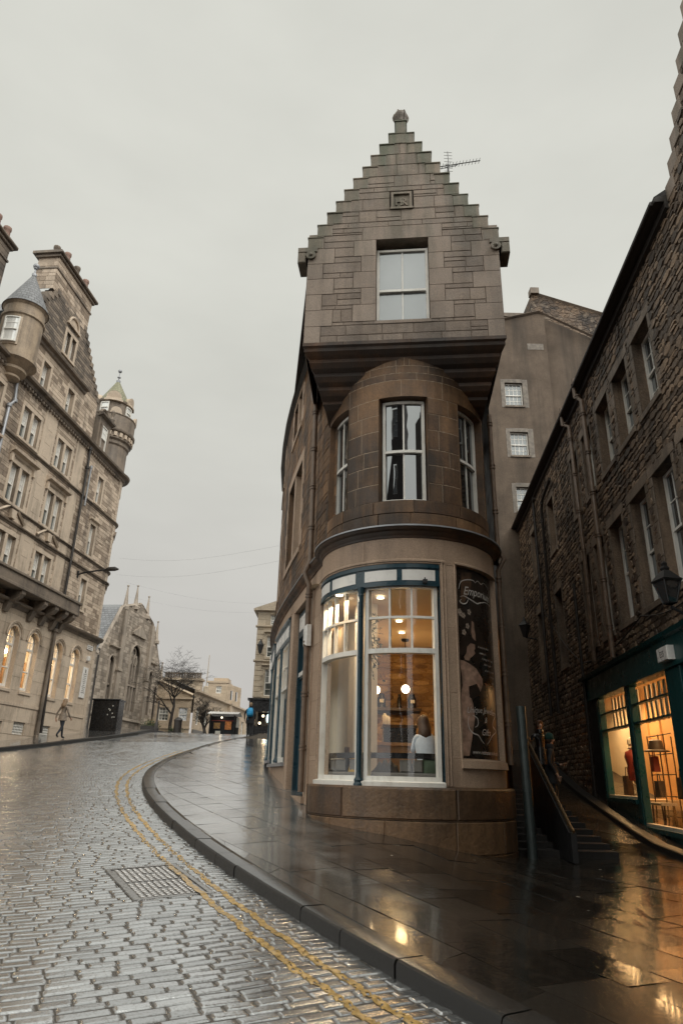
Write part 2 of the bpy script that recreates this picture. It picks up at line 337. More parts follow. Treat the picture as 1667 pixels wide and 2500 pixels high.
def tag(o, label, cat, group=None):
    o['label'] = label; o['category'] = cat
    if group: o['group'] = group
    return o
def thing(name, label, cat, loc, group=None):
    o = bpy.data.objects.new(name, None); o.location = loc; o.empty_display_size = .2; COL.objects.link(o)
    return tag(o, label, cat, group)
def struct(o, kind='structure'): o['kind'] = kind; return o

class Map:
    def __init__(s, f, us=1.): s.f = f; s.us = us
def plane(P, D, N): return Map(lambda u, v, d: (P[0] + D[0] * u + N[0] * d, P[1] + D[1] * u + N[1] * d, v))
XM = Map(lambda u, v, d: (u, -d, v))                                    # plain world axes: u = x, d = -y
TH = R(-6.2); GU = (math.cos(TH), math.sin(TH)); GN = (math.sin(TH), -math.cos(TH)); GO = (1.245, 12.23)
GM = plane(GO, GU, GN)
BC = (1.47, 14.2)
def bow(rad):
    def f(u, v, d):
        a = R(u); c, s = math.cos(a), math.sin(a); r = rad + d
        return (BC[0] + (GN[0] * c + GU[0] * s) * r, BC[1] + (GN[1] * c + GU[1] * s) * r, v)
    return Map(f, rad * math.pi / 180)
def pathmap(pts, start=0.):
    pts = [Vector((*p, 0)) for p in pts]; L = [start]
    for a, b in zip(pts, pts[1:]): L.append(L[-1] + (b - a).length)
    nor = []
    for i in range(len(pts)):
        t = pts[min(i + 1, len(pts) - 1)] - pts[max(i - 1, 0)]; t.normalize(); nor.append(Vector((-t.y, t.x, 0)))
    def f(u, v, d):
        u = max(L[0], min(L[-1], u)); i = 0
        while i < len(pts) - 2 and u > L[i + 1]: i += 1
        k = (u - L[i]) / (L[i + 1] - L[i]); p = pts[i].lerp(pts[i + 1], k); n = nor[i].lerp(nor[i + 1], k).normalized()
        return (p.x + n.x * d, p.y + n.y * d, v)
    m = Map(f); m.L = L[-1]; return m
WM = pathmap([(-.10, 13.75), (-.36, 14.3), (-.62, 15.3), (-.85, 16.3), (-1.08, 17.3), (-1.33, 18.4), (-1.62, 19.8), (-1.88, 21.2), (-2.14, 23), (-2.36, 25), (-2.5, 27.5)], -.608)
LP = (-14.4, 30.); LD = (.11, .9939); LN = (.9939, -.11)
HM = plane(LP, LD, LN); CM = plane((LP[0] - LN[0] * 4.4, LP[1] - LN[1] * 4.4), LD, LN)
RM = plane((7.5, 17.), (.096, .9954), (-.9954, .096))

def rubble_stone(mb, mp, u0, u1, v0, v1, d, rng, m):
    w, hh = (u1 - u0), (v1 - v0); cx, cy = (u0 + u1) / 2, (v0 + v1) / 2; n = 8; out = []; c = rng.random()
    for k in range(n):                                                  # knobbly eight-sided face
        a = 2 * math.pi * (k + .5) / n; q = max(abs(math.cos(a)), abs(math.sin(a))) ** .8; r = rng.uniform(.92, 1.14)
        out.append((max(u0, min(u1, cx + w / 2 * math.cos(a) / q * r)), max(v0, min(v1, cy + hh / 2 * math.sin(a) / q * r))))
    s = rng.uniform(.80, .93); t0, t1 = rng.uniform(-.3, .3), rng.uniform(-.3, .3)
    inn = [(cx + (u - cx) * s, cy + (v - cy) * s) for u, v in out]; dd = lambda u, v: d * (1 + t0 * (u - cx) / w * 2 + t1 * (v - cy) / hh * 2)
    mb.face([mp.f(u, v, dd(u, v)) for u, v in inn], m, c)
    for k in range(n):
        i = (k + 1) % n; mb.face([mp.f(*out[k], 0), mp.f(*out[i], 0), mp.f(*inn[i], dd(*inn[i])), mp.f(*inn[k], dd(*inn[k]))], m, c)

def masonry(mb, mp, u0, u1, v0, v1, holes=(), rowh=(.2, .3), length=(.35, .8), gap=.01, proud=.012, ms=0, mj=1, lim=None, rng=None, snecked=0., du=None, bev=.006, rough=0.):
    rng = rng or random.Random(3); us = mp.us; g = gap / us
    cuts = {v0, v1}
    for h in holes: cuts |= {min(max(h[2], v0), v1), min(max(h[3], v0), v1)}
    cuts = sorted(cuts); rows = []
    for a, b in zip(cuts, cuts[1:]):
        if b - a < .004: continue
        n = max(1, round((b - a) / (sum(rowh) / 2))); ws = [rng.uniform(*rowh) for _ in range(n)]; k = (b - a) / sum(ws); z = a
        for w in ws: rows.append((z, z + w * k)); z += w * k
    for (a, b) in rows:
        mid = (a + b) / 2; lo, hi = (u0, u1) if not lim else lim(mid)
        iv = [(lo, hi)]
        for h in holes:
            if h[2] - .003 < mid < h[3] + .003:
                nw = []
                for (p, q) in iv:
                    if h[1] <= p or h[0] >= q: nw.append((p, q)); continue
                    if h[0] > p: nw.append((p, h[0]))
                    if h[1] < q: nw.append((h[1], q))
                iv = nw
        for (p, q) in iv:
            if q - p < .01 / us: continue
            mb.sheet(mp, p, q, a, b, 0., max(1, math.ceil((q - p) / du)) if du else 1, mj)
            u = p; first = True
            while u < q - 1e-6:
                w = rng.uniform(*length) / us
                if first: w *= rng.uniform(.5, 1); first = False
                e = u + w
                if q - e < length[0] * .6 / us: e = q
                nu = max(1, math.ceil((e - u) / du)) if du else 1
                cells = [(a, b)]
                if rng.random() < snecked and b - a > .2: s_ = a + (b - a) * rng.choice((.35, .5, .62)); cells = [(a, s_), (s_, b)]
                for (ca, cb) in cells:
                    if rough: rubble_stone(mb, mp, u + g / 2, e - g / 2, ca + gap / 2, cb - gap / 2, rng.uniform(.01, rough), rng, ms); continue
                    mb.box(mp, u + g / 2, e - g / 2, ca + gap / 2, cb - gap / 2, 0, proud + rng.uniform(-.002, .003), nu, ms, rng.random(), bev)
                u = e

def reveal(mb, mp, u0, u1, v0, v1, dep, m=0, nu=1, d1=.012, c=.5):
    for i in range(nu):
        a = u0 + (u1 - u0) * i / nu; b = u0 + (u1 - u0) * (i + 1) / nu
        for v in (v0, v1): mb.face([mp.f(a, v, d1), mp.f(b, v, d1), mp.f(b, v, -dep), mp.f(a, v, -dep)], m, c)
    for u in (u0, u1): mb.face([mp.f(u, v0, d1), mp.f(u, v1, d1), mp.f(u, v1, -dep), mp.f(u, v0, -dep)], m, c, [(0, v0), (0, v1), (dep, v1), (dep, v0)])

def sash(parent, mp, u0, u1, v0, v1, dep=.14, fw=.07, up=(1, 1), lo=(1, 1), mid=None, nu=1, fm='white', pm='ghotel', cu=.8, cl=.2, name='window', bar=.022, label=None):
    s = 1 / mp.us; b = MB(); w = fw * s; mid = mid or (v0 + v1) / 2
    b.box(mp, u0, u0 + w, v0, v1, -dep - .08, -dep + .02, 1, 0); b.box(mp, u1 - w, u1, v0, v1, -dep - .08, -dep + .02, 1, 0)
    b.box(mp, u0 + w, u1 - w, v1 - fw, v1, -dep - .078, -dep + .018, nu); b.box(mp, u0 + w, u1 - w, v0, v0 + fw * 1.15, -dep - .078, -dep + .022, nu)
    b.box(mp, u0 + w, u1 - w, mid - .03, mid + .03, -dep - .076, -dep + .01, nu)
    for (c, r), a, e, dd in ((up, mid + .03, v1 - fw, -dep - .03), (lo, v0 + fw * 1.15, mid - .03, -dep - .055)):
        for k in range(1, c):
            u = u0 + w + (u1 - u0 - 2 * w) * k / c; b.box(mp, u - bar / 2 * s, u + bar / 2 * s, a, e, dd - .015, dd + .018)
        for k in range(1, r):
            v = a + (e - a) * k / r; b.box(mp, u0 + w, u1 - w, v - bar / 2, v + bar / 2, dd - .013, dd + .016, nu)
    fr = b.build(name, fm, parent); p = MB()
    for (a, e, dd, cc, (c, r)) in ((mid + .03, v1 - fw, -dep - .03, cu, up), (v0 + fw * 1.15, mid - .03, -dep - .055, cl, lo)):
        for k in range(c):                                             # each light of glass sits at its own slight angle
            ua = u0 + w + (u1 - u0 - 2 * w) * k / c; ub = u0 + w + (u1 - u0 - 2 * w) * (k + 1) / c
            o = [random.uniform(-.004, .004) for _ in range(4)]; cv = cc + random.uniform(-.12, .12)
            m_ = max(1, nu // c)
            for i in range(m_):
                x0 = ua + (ub - ua) * i / m_; x1 = ua + (ub - ua) * (i + 1) / m_; t0, t1 = i / m_, (i + 1) / m_
                p.face([mp.f(x0, a, dd + o[0] + (o[1] - o[0]) * t0), mp.f(x1, a, dd + o[0] + (o[1] - o[0]) * t1), mp.f(x1, e, dd + o[3] + (o[2] - o[3]) * t1), mp.f(x0, e, dd + o[3] + (o[2] - o[3]) * t0)], 0, cv)
    p.build('pane', pm, fr)
    if label: fr['label'] = label
    return fr

def text(mb, body, mp, u, v, size, d, m=0, shear=0., su=1., align='CENTER', arc=None, ext=0.):
    cu = bpy.data.curves.new('t', 'FONT'); cu.body = body; cu.size = size; cu.shear = shear; cu.align_x = align; cu.resolution_u = 3
    ob = bpy.data.objects.new('t', cu); COL.objects.link(ob); dg = bpy.context.evaluated_depsgraph_get(); dg.update()
    me = bpy.data.meshes.new_from_object(ob.evaluated_get(dg))
    vs = [(q.co.x * su, q.co.y) for q in me.vertices]; fs = [list(p.vertices) for p in me.polygons]
    bpy.data.objects.remove(ob); bpy.data.curves.remove(cu); bpy.data.meshes.remove(me)
    b = len(mb.v); mb.v += [mp.f(u + x / mp.us, v + y + (arc(x) if arc else 0), d) for x, y in vs]
    for f in fs: mb.f.append([b + i for i in f]); mb.m.append(m); mb.c.append(.5); mb.uv.append(None)
    if ext:
        edges = {}
        for f in fs:
            for i in range(len(f)):
                k = (f[i], f[(i + 1) % len(f)]); edges[k] = 1
        for (i, j) in list(edges):
            if (j, i) not in edges:
                q = [vs[i], vs[j]]; mb.face([mp.f(u + x / mp.us, v + y + (arc(x) if arc else 0), dd) for (x, y), dd in ((q[0], d), (q[1], d), (q[1], d - ext), (q[0], d - ext))], m)

# ------------------------------------------------------------------ the ground
BLx, BLz = zip(*[(-30, -.9), (0, 0), (5.5, .24), (9, .48), (12, .74), (14.2, .97), (18, 1.38), (22, 1.78), (27, 2.3), (32, 2.88), (37.5, 3.47), (41, 3.85), (44, 4.1), (48, 4.2), (56, 4.15), (80, 3.6), (300, 3.6)])
BRx, BRz = zip(*[(-30, -.9), (0, -.05), (6, .12), (10, .22), (14, .30), (16, .36), (18, .60), (21, 1.0), (24, 1.5), (32, 3.0), (44, 4.2), (300, 4.2)])
def smo(y, X, Z, w=.9): return sum(np.interp(y + k * w / 3, X, Z) for k in range(-3, 4)) / 7
def gz(x, y):
    x = np.asarray(x, float); y = np.asarray(y, float)
    t = np.clip((x - .2) / 3.7, 0, 1); t = t * t * (3 - 2 * t)
    return smo(y, BLx, BLz) * (1 - t) + smo(y, BRx, BRz) * t
KY, KXs = zip(*[(-12, 13), (0, 4.6), (3.5, 2.15), (5.41, .92), (6.12, .5), (7.5, -.2), (9.78, -1.35), (11.6, -2.22), (13.6, -3.12), (15.57, -3.95), (17.9, -4.75), (20.2, -5.35), (22.7, -5.72), (25.8, -5.92), (29.6, -5.85), (34, -5.5), (38, -4.95), (44, -3.9), (60, -1), (120, 10)])
def kx(y): return smo(np.asarray(y, float), KY, KXs, 1.5)
KH = .13
def frac(a): return a - np.floor(a)
def hsh(a, b=0.): return frac(np.sin(a * 12.9898 + b * 78.233) * 43758.5453)
ES = (-.43, .903); EC = (.903, .43)
def sett(x, y):
    r = x * ES[0] + y * ES[1]; c = x * EC[0] + y * EC[1]
    r = r + .020 * np.sin(c * 1.7 + .6 * np.sin(r * .9)) + .009 * np.sin(c * 4.3 + r * 2.1); P = .122
    i = np.floor(r / P); fr = r / P - i
    L = .20 + .13 * hsh(i, 1.); c2 = c + hsh(i, 2.) * 7 + .03 * np.sin(c * 9 + i * 1.7); j = np.floor(c2 / L); fc = c2 / L - j
    a, b, h, q = hsh(i, j + .3), hsh(i + .7, j), hsh(i + 3.1, j + 5.), hsh(i + 9.2, j + 1.7)
    ex = np.minimum(fc, 1 - fc) * L - .010 * q; er = np.minimum(fr, 1 - fr) * P - .009 * a
    ex = np.maximum(ex, 0); er = np.maximum(er, 0)
    g = (1 - np.exp(-(ex / .008) ** 1.5)) * (1 - np.exp(-(er / .008) ** 1.5))
    q = np.clip(g, 0, 1) * (.38 + .62 * q)
    return .012 * g + g * ((fr - .5) * (a - .5) * .011 + (fc - .5) * (b - .5) * .013 + (h - .5) * .009), q
COVER = [(-2.82, 9.95), (-2.16, 10.09), (-1.44, 8.76), (-2.14, 8.40)]
def road_z(x, y):
    h, q = sett(x, y)
    cxm, cym = -2.14, 9.3; m = np.zeros_like(x)
    ax = (.73, -1.35); l = math.hypot(*ax); ax = (ax[0] / l, ax[1] / l); bx = (-ax[1], ax[0])
    dx = (x - cxm); dy = (y - cym); ca = np.abs(dx * ax[0] + dy * ax[1]); cb = np.abs(dx * bx[0] + dy * bx[1])
    m = np.where((ca < .86) & (cb < .47), 1., 0.)
    h = h * (1 - m) + m * -.02
    return gz(x, y) - KH - .012 + h, q

def np_grid(name, X, Y, Z, mat, var=None, smooth=True, parent=None):
    ni, nj = X.shape; me = bpy.data.meshes.new(name)
    co = np.stack([X, Y, Z], -1).reshape(-1, 3); idx = np.arange(ni * nj).reshape(ni, nj)
    q = np.stack([idx[:-1, :-1], idx[:-1, 1:], idx[1:, 1:], idx[1:, :-1]], -1).reshape(-1, 4)
    me.vertices.add(len(co)); me.vertices.foreach_set('co', co.ravel()); me.loops.add(q.size); me.loops.foreach_set('vertex_index', q.ravel().astype(np.int32))
    me.polygons.add(len(q)); me.polygons.foreach_set('loop_start', np.arange(0, q.size, 4, dtype=np.int32)); me.polygons.foreach_set('use_smooth', np.full(len(q), smooth))
    if var is not None:
        a = me.attributes.new('var', 'FLOAT', 'POINT'); a.data.foreach_set('value', var.ravel().astype(np.float32))
    me.materials.append(MS[mat]); me.update(); me.validate()
    return link(bpy.data.objects.new(name, me), parent)

def ground():
    # the sett-paved carriageway: every stone is in the surface, finer towards the near end
    ys = np.geomspace(3.4, 34, 1500); t = np.linspace(0, 1, 640)
    Y = np.repeat(ys[:, None], len(t), 1); xl = -.56 * ys - 2.2; xr = kx(ys) + .05
    X = xl[:, None] + (xr - xl)[:, None] * t[None]
    Z, q = road_z(X, Y)
    struct(np_grid('road', X, Y, Z, 'setts', q))
    ys = np.concatenate([np.linspace(-25, 60, 120), np.geomspace(62, 900, 30)]); t = np.linspace(0, 1, 40)
    Y = np.repeat(ys[:, None], 40, 1); xr = kx(np.minimum(ys, 120)) + .05
    X = (-300 + (xr + 300)[:, None] * (1 - (1 - t[None]) ** 3))
    Z = gz(X, Y) - KH - .02 - np.where((Y > 3.3) & (Y < 34.1) & (X > -.56 * Y - 2.3), .06, 0)
    struct(np_grid('street_surface', X, Y, Z, 'setts', .4 + .5 * hsh(np.floor(X * 3), np.floor(Y * 5))))
    # pavement to the right of the kerb, down into the lane
    ys = np.concatenate([np.linspace(-25, 3, 15), np.linspace(3.2, 48, 190), np.geomspace(50, 900, 30)]); t = np.linspace(0, 1, 120)
    Y = np.repeat(ys[:, None], 120, 1); xk = kx(np.minimum(ys, 120)) + .25
    X = xk[:, None] + (300 - xk)[:, None] * t[None] ** 3.2
    struct(np_grid('pavement', X, Y, gz(X, Y) - .008, 'joints'))
    # the flagstones: courses parallel to the kerb, each slab with its own slight tilt
    b = MB(); rr = random.Random(17); es = Vector((-.50, .866)); ec = Vector((.866, .50)); w = -22.
    while w < 24:
        wd = rr.choice((.55, .62, .75)); s = -14 + rr.random()
        while s < 40:
            L = rr.uniform(.65, 1.15); cx_, cy_ = es * (s + L / 2) + ec * (w + wd / 2); s += L
            if not (1.5 < cy_ < 36 and cx_ < 9.5 and cx_ + .55 > float(kx(cy_)) + .28): continue
            q = []
            for (i, j) in ((0, 0), (1, 0), (1, 1), (0, 1)):
                P = es * (s - L + .006 + i * (L - .012)) + ec * (w + .006 + j * (wd - .012)); lim = float(kx(P.y)) + .292; q.append((max(P.x, lim), P.y))
            if abs((q[2][0] - q[0][0]) * (q[3][1] - q[1][1]) - (q[3][0] - q[1][0]) * (q[2][1] - q[0][1])) < .04: continue
            c = rr.random(); zz = [float(gz(x, y)) + rr.uniform(-.004, .004) for x, y in q]; top = [(x, y, z) for (x, y), z in zip(q, zz)]
            b.face(top, 0, c)
            for k in range(4): A, B = top[k], top[(k + 1) % 4]; b.face([A, B, (B[0], B[1], B[2] - .03), (A[0], A[1], A[2] - .03)], 0, c)
        w += wd
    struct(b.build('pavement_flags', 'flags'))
    # kerb stones
    b = MB(); y = -10.
    pr = [(0, -.25), (0, .095), (.012, .12), (.035, .131), (.28, .133), (.28, -.25)]
    while y < 60:
        L = random.uniform(.7, 1.1); n = 4; rows = []; tint = random.random(); jx, jz = random.uniform(-.007, .007), random.uniform(-.004, .004)
        for k in range(n + 1):
            yy = y + (L - .016) * k / n; x = float(kx(yy)) + jx; dxdy = (float(kx(yy + .05)) - float(kx(yy - .05))) / .1; l = math.hypot(dxdy, 1); nx, ny = 1 / l, -dxdy / l
            z = float(gz(x, yy)) - KH + jz; rows.append([(x + nx * d, yy + ny * d, z + h) for d, h in pr])
        b.grid([r[:4] for r in rows], 0, tint); b.grid([r[3:] for r in rows], 1, tint); b.face(rows[0], 0, tint); b.face(rows[-1], 0, tint); y += L
    struct(b.build('kerb', ['kerb', 'kerbtop'], smooth=35))
    # double yellow lines, laid over the stones
    for off in (.36, .60):
        P = []; V = np.arange(2.5, 30, .02)
        x = kx(V); sl = (kx(V + .05) - kx(V - .05)) / .1; l = np.hypot(sl, 1)
        wob = .012 * np.sin(V * 7 + off * 30) + .008 * np.sin(V * 23)
        me_ = []
        for k in np.linspace(-.036, .036, 6):
            o = off + k + wob; px = x - o / l; py = V + o * sl / l; z, q = road_z(px, py); dx = px + 2.14; dy = py - 9.3; cvr = (np.abs(dx * .4757 - dy * .8797) < .86) & (np.abs(dx * .8797 + dy * .4757) < .47); zz = np.where(cvr, gz(px, py) - KH + .006, np.maximum(z, gz(px, py) - KH - .012))
            me_.append((px, py, zz + .0045))
        X, Y, Z = (np.stack([m[i] for m in me_], 1) for i in range(3))
        o = np_grid('yellow_line', X, Y, Z, 'yellow'); struct(o)
        bm = bmesh.new(); bm.from_mesh(o.data); rr = random.Random(5)
        kill = [f for f in bm.faces if (.0 + .25 * math.sin(f.calc_center_median().y * 1.3) + rr.random()) > (1.1 if f.calc_center_median().y < 7.2 else .86 if f.calc_center_median().y < 10 else .72)]
        bmesh.ops.delete(bm, geom=kill, context='FACES'); bm.to_mesh(o.data); bm.free()
    # chamber cover set in the setts
    zc = float(gz(-2.14, 9.3)) - KH
    t = thing('manhole_cover', 'studded iron manhole cover in two leaves crossed by the yellow lines', 'manhole cover', (-2.14, 9.3, zc))
    ax = Vector((.73, -1.35)).normalized(); bx = Vector((-ax.y, ax.x))
    def pm(u, v, d):
        x, y = -2.14 + ax.x * u + bx.x * v, 9.3 + ax.y * u + bx.y * v
        return (x, y, float(gz(x, y)) - KH - .004 + d)
    cm = Map(pm); f = MB()
    for a in ((-.84, .84, -.45, -.40), (-.84, .84, .40, .45), (-.84, -.78, -.40, .40), (.78, .84, -.40, .40)): f.box(cm, *a, -.02, .006)
    f.build('frame', 'cover', t)
    for (u0, u1) in ((-.775, -.006), (.006, .775)):
        g = MB(); g.box(cm, u0, u1, -.395, .395, -.03, -.004)
        n = 9
        for i in range(n):
            for j in range(10):
                cu_ = u0 + .03 + (u1 - u0 - .06) * (i + .5) / n; cv_ = -.37 + .74 * (j + .5) / 10
                if (i, j) in ((4, 4), (4, 5)): continue
                g.box(cm, cu_ - .024, cu_ + .024, cv_ - .022, cv_ + .022, -.004, .009, bev=.006)
        g.build('cover_leaf', 'cover', t)
    # band of small granite setts across the mouth of the lane
    b = MB(); rr = random.Random(8)
    a0, a1 = Vector((2.25, 13.35)), Vector((3.5, 10.4)); dl = (a1 - a0).normalized(); nn = Vector((dl.y, -dl.x)); L = (a1 - a0).length
    i = 0
    while i * .13 < L:
        for j in range(-3, 3):
            p = a0 + dl * (i * .13) + nn * (j * .11 + .05)
            q = [p + dl * s * .06 + nn * e * .05 for s, e in ((-1, -1), (1, -1), (1, 1), (-1, 1))]; z = rr.uniform(.002, .008)
            b.face([(w.x, w.y, float(gz(w.x, w.y)) + z) for w in q], 0, rr.random())
        i += 1
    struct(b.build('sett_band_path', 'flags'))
    # raised footway by the lit shop, with its kerb
    b = MB(); pts = [(6.1, 10.), (6.55, 14.), (6.74, 15.6), (7.0, 17.4), (7.3, 19.9), (7.6, 23), (8.1, 27)]
    rows = []
    for (x, y) in pts:
        z = float(gz(x, y)); wx = 7.5 + .0964 * (y - 17) + .2; rows.append([(x, y, z - .1), (x, y, z + .10), (x + .03, y, z + .115), (x + .26, y, z + .115), (wx, y, z + .115)])
    for i in range(len(rows) - 1):
        for j in range(4):
            b.face([rows[i][j], rows[i + 1][j], rows[i + 1][j + 1], rows[i][j + 1]], 1 if j < 3 else 0)
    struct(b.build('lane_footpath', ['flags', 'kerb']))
    # pavement in front of the hotel and church
    b = MB(); lk = [(-19, 8), (-13.6, 24), (-12.79, 27.3), (-12.15, 29.7), (-11.62, 33.2), (-11.25, 36), (-11.0, 39.5), (-11.3, 43), (-11.6, 50), (-11.5, 62)]
    rows = []
    for i in range(len(lk) - 1):
        for k in range(8):
            x = lk[i][0] + (lk[i + 1][0] - lk[i][0]) * k / 8; y = lk[i][1] + (lk[i + 1][1] - lk[i][1]) * k / 8; z = float(gz(x, y)) - KH
            rows.append([(x, y, z - .2), (x, y, z + .12), (x - .25, y, z + .13), (x - .25, y, z + .128), (x - 12, y, z + .16)])
    for i in range(len(rows) - 1):
        for j in (0, 1, 3): b.face([rows[i][j], rows[i + 1][j], rows[i + 1][j + 1], rows[i][j + 1]], 0 if j == 3 else 1)
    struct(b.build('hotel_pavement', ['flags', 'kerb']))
    b = MB(); b.face([(-900, -900, -3), (900, -900, -3), (900, 2000, -3), (-900, 2000, -3)]); struct(b.build('ground', 'tarmac'))
ground()
# ------------------------------------------------------------------ the corner building
def corner_building():
    T = thing('corner_building', 'narrow brown stone corner building with round bay and crow-stepped gable above a lit cafe', 'building', (1.47, 14.2, .7))
    B17 = bow(1.78); BF = bow(1.85); rg = random.Random(21)
    # --- gable storey: snecked rubble with dressed quoins and crow steps
    b = MB(); W = 2.19
    def step(k): return (W + .02 - .2105 * k, 13.52 + .357 * k)
    def lim(z):
        if z < 13.17: return (-W, W)
        k = min(9, max(0, math.ceil((z - 13.52) / .357))); w = step(k)[0]; return (-w, w)
    wo = (-.60, .60, 11.03, 13.33); q = []
    for i, z in enumerate(np.arange(10.5, 13.15, .44)):                 # quoins, alternately long and short
        w = .62 if i % 2 else .36
        q += [(-W, -W + w, z, z + .44), (W - w, W, z, z + .44)]
    for i, z in enumerate(np.arange(11.03, 13.3, .46)):
        w = .34 if i % 2 else .52
        q += [(-.60 - w, -.60, z, min(z + .46, 13.33)), (.60, .60 + w, z, min(z + .46, 13.33))]
    q += [(-.92, .92, 13.33, 13.72), (-.28, .28, 14.22, 14.80)]
    def lim2(z):
        lo, hi = lim(z)
        return (lo + .28, hi - .28) if z > 13.14 else (lo, hi)
    cutz = [(50, 50.1, 13.52 + .357 * k, 13.52 + .357 * k) for k in range(10)]
    masonry(b, GM, -W, W, 10.5, 16.74, q + [wo] + cutz, (.16, .34), (.30, 1.0), .013, .010, 0, 1, lambda z: lim2(z) if lim2(z)[0] < lim2(z)[1] else (-.05, .05), rg, .33, bev=.008)
    wall = b.build('gable_wall', ['gable', 'gablej'], T)
    b = MB()
    for (a, e, z0, z1) in q[:-1]: b.box(GM, a + .003, e - .003, z0 + .003, z1 - .003, -.05, .014, 1, 0, rg.random(), .004)
    reveal(b, GM, *wo, .32, 0, d1=.014); b.box(GM, -.62, .62, 10.95, 11.03, -.3, .018, c=.4)
    b.build('gable_dressing', 'gabledress', T)
    b = MB()
    for k in range(10):                                                  # crow steps, each a block through the wall
        x, z = step(k); hh = .357
        for s in (-1, 1):
            xa, xb = sorted((s * (x - .36), s * x))
            jx, jz = rg.uniform(-.016, .016), rg.uniform(-.012, .012); b.box(GM, xa + jx, xb + jx, z - hh - .01, z - .05 + jz, -.40, .016 + rg.uniform(0, .012), 1, 0, rg.random(), .014); b.box(GM, xa - .012 + jx, xb + .012 + jx, z - .05 + jz, z + jz, -.42, .034 + rg.uniform(-.006, .01), 1, 0, rg.random(), .014)
    b.box(GM, -.135, .135, 16.5, 17.12, -.28, .024, 1, 0, .5, .01); b.box(GM, -.155, .155, 17.12, 17.17, -.30, .045, 1, 0, .6, .01)
    for s in (-1, 1):                                                    # skew blocks with their rolls
        xa, xb = sorted((s * 1.98, s * 2.43)); b.box(GM, xa, xb, 13.04, 13.18, -.45, .05, 1, 0, .5, .01); xa, xb = sorted((s * 2.24, s * 2.43)); b.box(GM, xa, xb, 12.74, 13.04, -.45, .048, 1, 0, .4, .02)
        P = [GM.f(s * 2.12 + .115 * math.cos(t), 12.94 + .115 * math.sin(t), 0) for t in np.linspace(0, 6.283, 15)[:-1]]
        for i in range(14):
            p0, p1 = P[i], P[(i + 1) % 14]; o = (GN[0] * .07, GN[1] * .07, 0)
            b.face([p0, p1, tuple(map(sum, zip(p1, o))), tuple(map(sum, zip(p0, o)))])
        b.face([tuple(map(sum, zip(p, (GN[0] * .07, GN[1] * .07, 0)))) for p in P]); c0 = GM.f(s * 2.12, 12.94, .07); b.ball(*c0, .05, 8)
    b.build('crow_steps', 'steps', T)
    c0 = GM.f(0, 17.17, -.12); b = MB()
    b.lathe(c0[0], c0[1], [(.10, 17.17), (.15, 17.20), (.13, 17.25), (.165, 17.33), (.185, 17.42), (.16, 17.52), (.10, 17.57), (.03, 17.58), (0, 17.585)], 16)
    for k in range(6):                                                   # ribs of the carved crown
        a = k * math.pi / 3
        b.tube([(c0[0] + r * math.cos(a), c0[1] + r * math.sin(a), z) for r, z in ((.14, 17.24), (.185, 17.33), (.2, 17.42), (.165, 17.54), (.06, 17.60))], .016, 6)
    b.ball(c0[0], c0[1], 17.62, .04, 8); b.build('finial', 'hdark', T, smooth=50)
    b = MB(); b.box(GM, -.25, -.19, 14.27, 14.75, -.02, .035); b.box(GM, .19, .25, 14.27, 14.75, -.02, .035); b.box(GM, -.19, .19, 14.69, 14.75, -.02, .034); b.box(GM, -.27, .27, 14.22, 14.275, -.02, .045); b.box(GM, -.19, .19, 14.275, 14.69, -.04, -.015)
    pq = b.build('plaque', 'gabledress', T); b = MB(); text(b, 'H', GM, -.045, 14.36, .33, .012, 0, ext=.03); text(b, 'R', GM, .05, 14.34, .33, .016, 0, ext=.03); b.build('monogram', 'gabledress', pq)
    sash(T, GM, -.59, .59, 11.05, 13.18, .2, .06, (2, 1), (2, 1), 12.0, pm='gblind', cu=.7, cl=.45, bar=.03)
    # side walls of the gable storey, roof
    b = MB(); L0 = GM.f(-W, 0, 0); R0 = GM.f(W, 0, 0)
    def pm(P, Q):
        D = Vector((Q[0] - P[0], Q[1] - P[1])); l = D.length; D /= l; return plane(P, (D.x, D.y), (-D.y, D.x)), l
    mpL, lL = pm((L0[0], L0[1]), (-.74, 15.75)); masonry(b, mpL, 0, lL, 10.5, 13.1, (), (.16, .26), (.3, .8), .012, .01, rng=rg)
    b.build('side_wall', ['gable', 'gablej'], T); b = MB()
    b.face([(R0[0], R0[1], 10.5), (R0[0] + .55, R0[1] + 6, 10.5), (R0[0] + .55, R0[1] + 6, 13.2), (R0[0], R0[1], 13.2)]); b.build('side_wall', ['gable', 'gablej'], T)
    b = MB(); A = GM.f(0, 16.4, -.2); Bk = (A[0] - 1.0, A[1] + 14, 16.4)
    for s, P, Q in ((-1, GM.f(-2.22, 13.1, -.3), (-2.55, 27, 13.35)), (1, GM.f(2.3, 13.0, -.3), (4.2, 27, 13.0))):
        b.face([A, Bk, Q, P], 0)
    b.build('roof', 'slate', T)
    # --- corbelled base of the gable
    b = MB(); prof = []
    pts = [(2.205, .03, 10.50), (2.205, .03, 10.42), (2.17, -.02, 10.385), (2.18, -.03, 10.31), (2.14, -.12, 10.25), (2.08, -.20, 10.21), (2.08, -.21, 10.13), (2.05, -.30, 10.04), (1.99, -.42, 9.99), (1.99, -.43, 9.91), (1.96, -.52, 9.82), (1.91, -.64, 9.77), (1.91, -.65, 9.69), (1.88, -.74, 9.60), (1.84, -.88, 9.54), (1.84, -.89, 9.47), (1.80, -1.05, 9.40)]
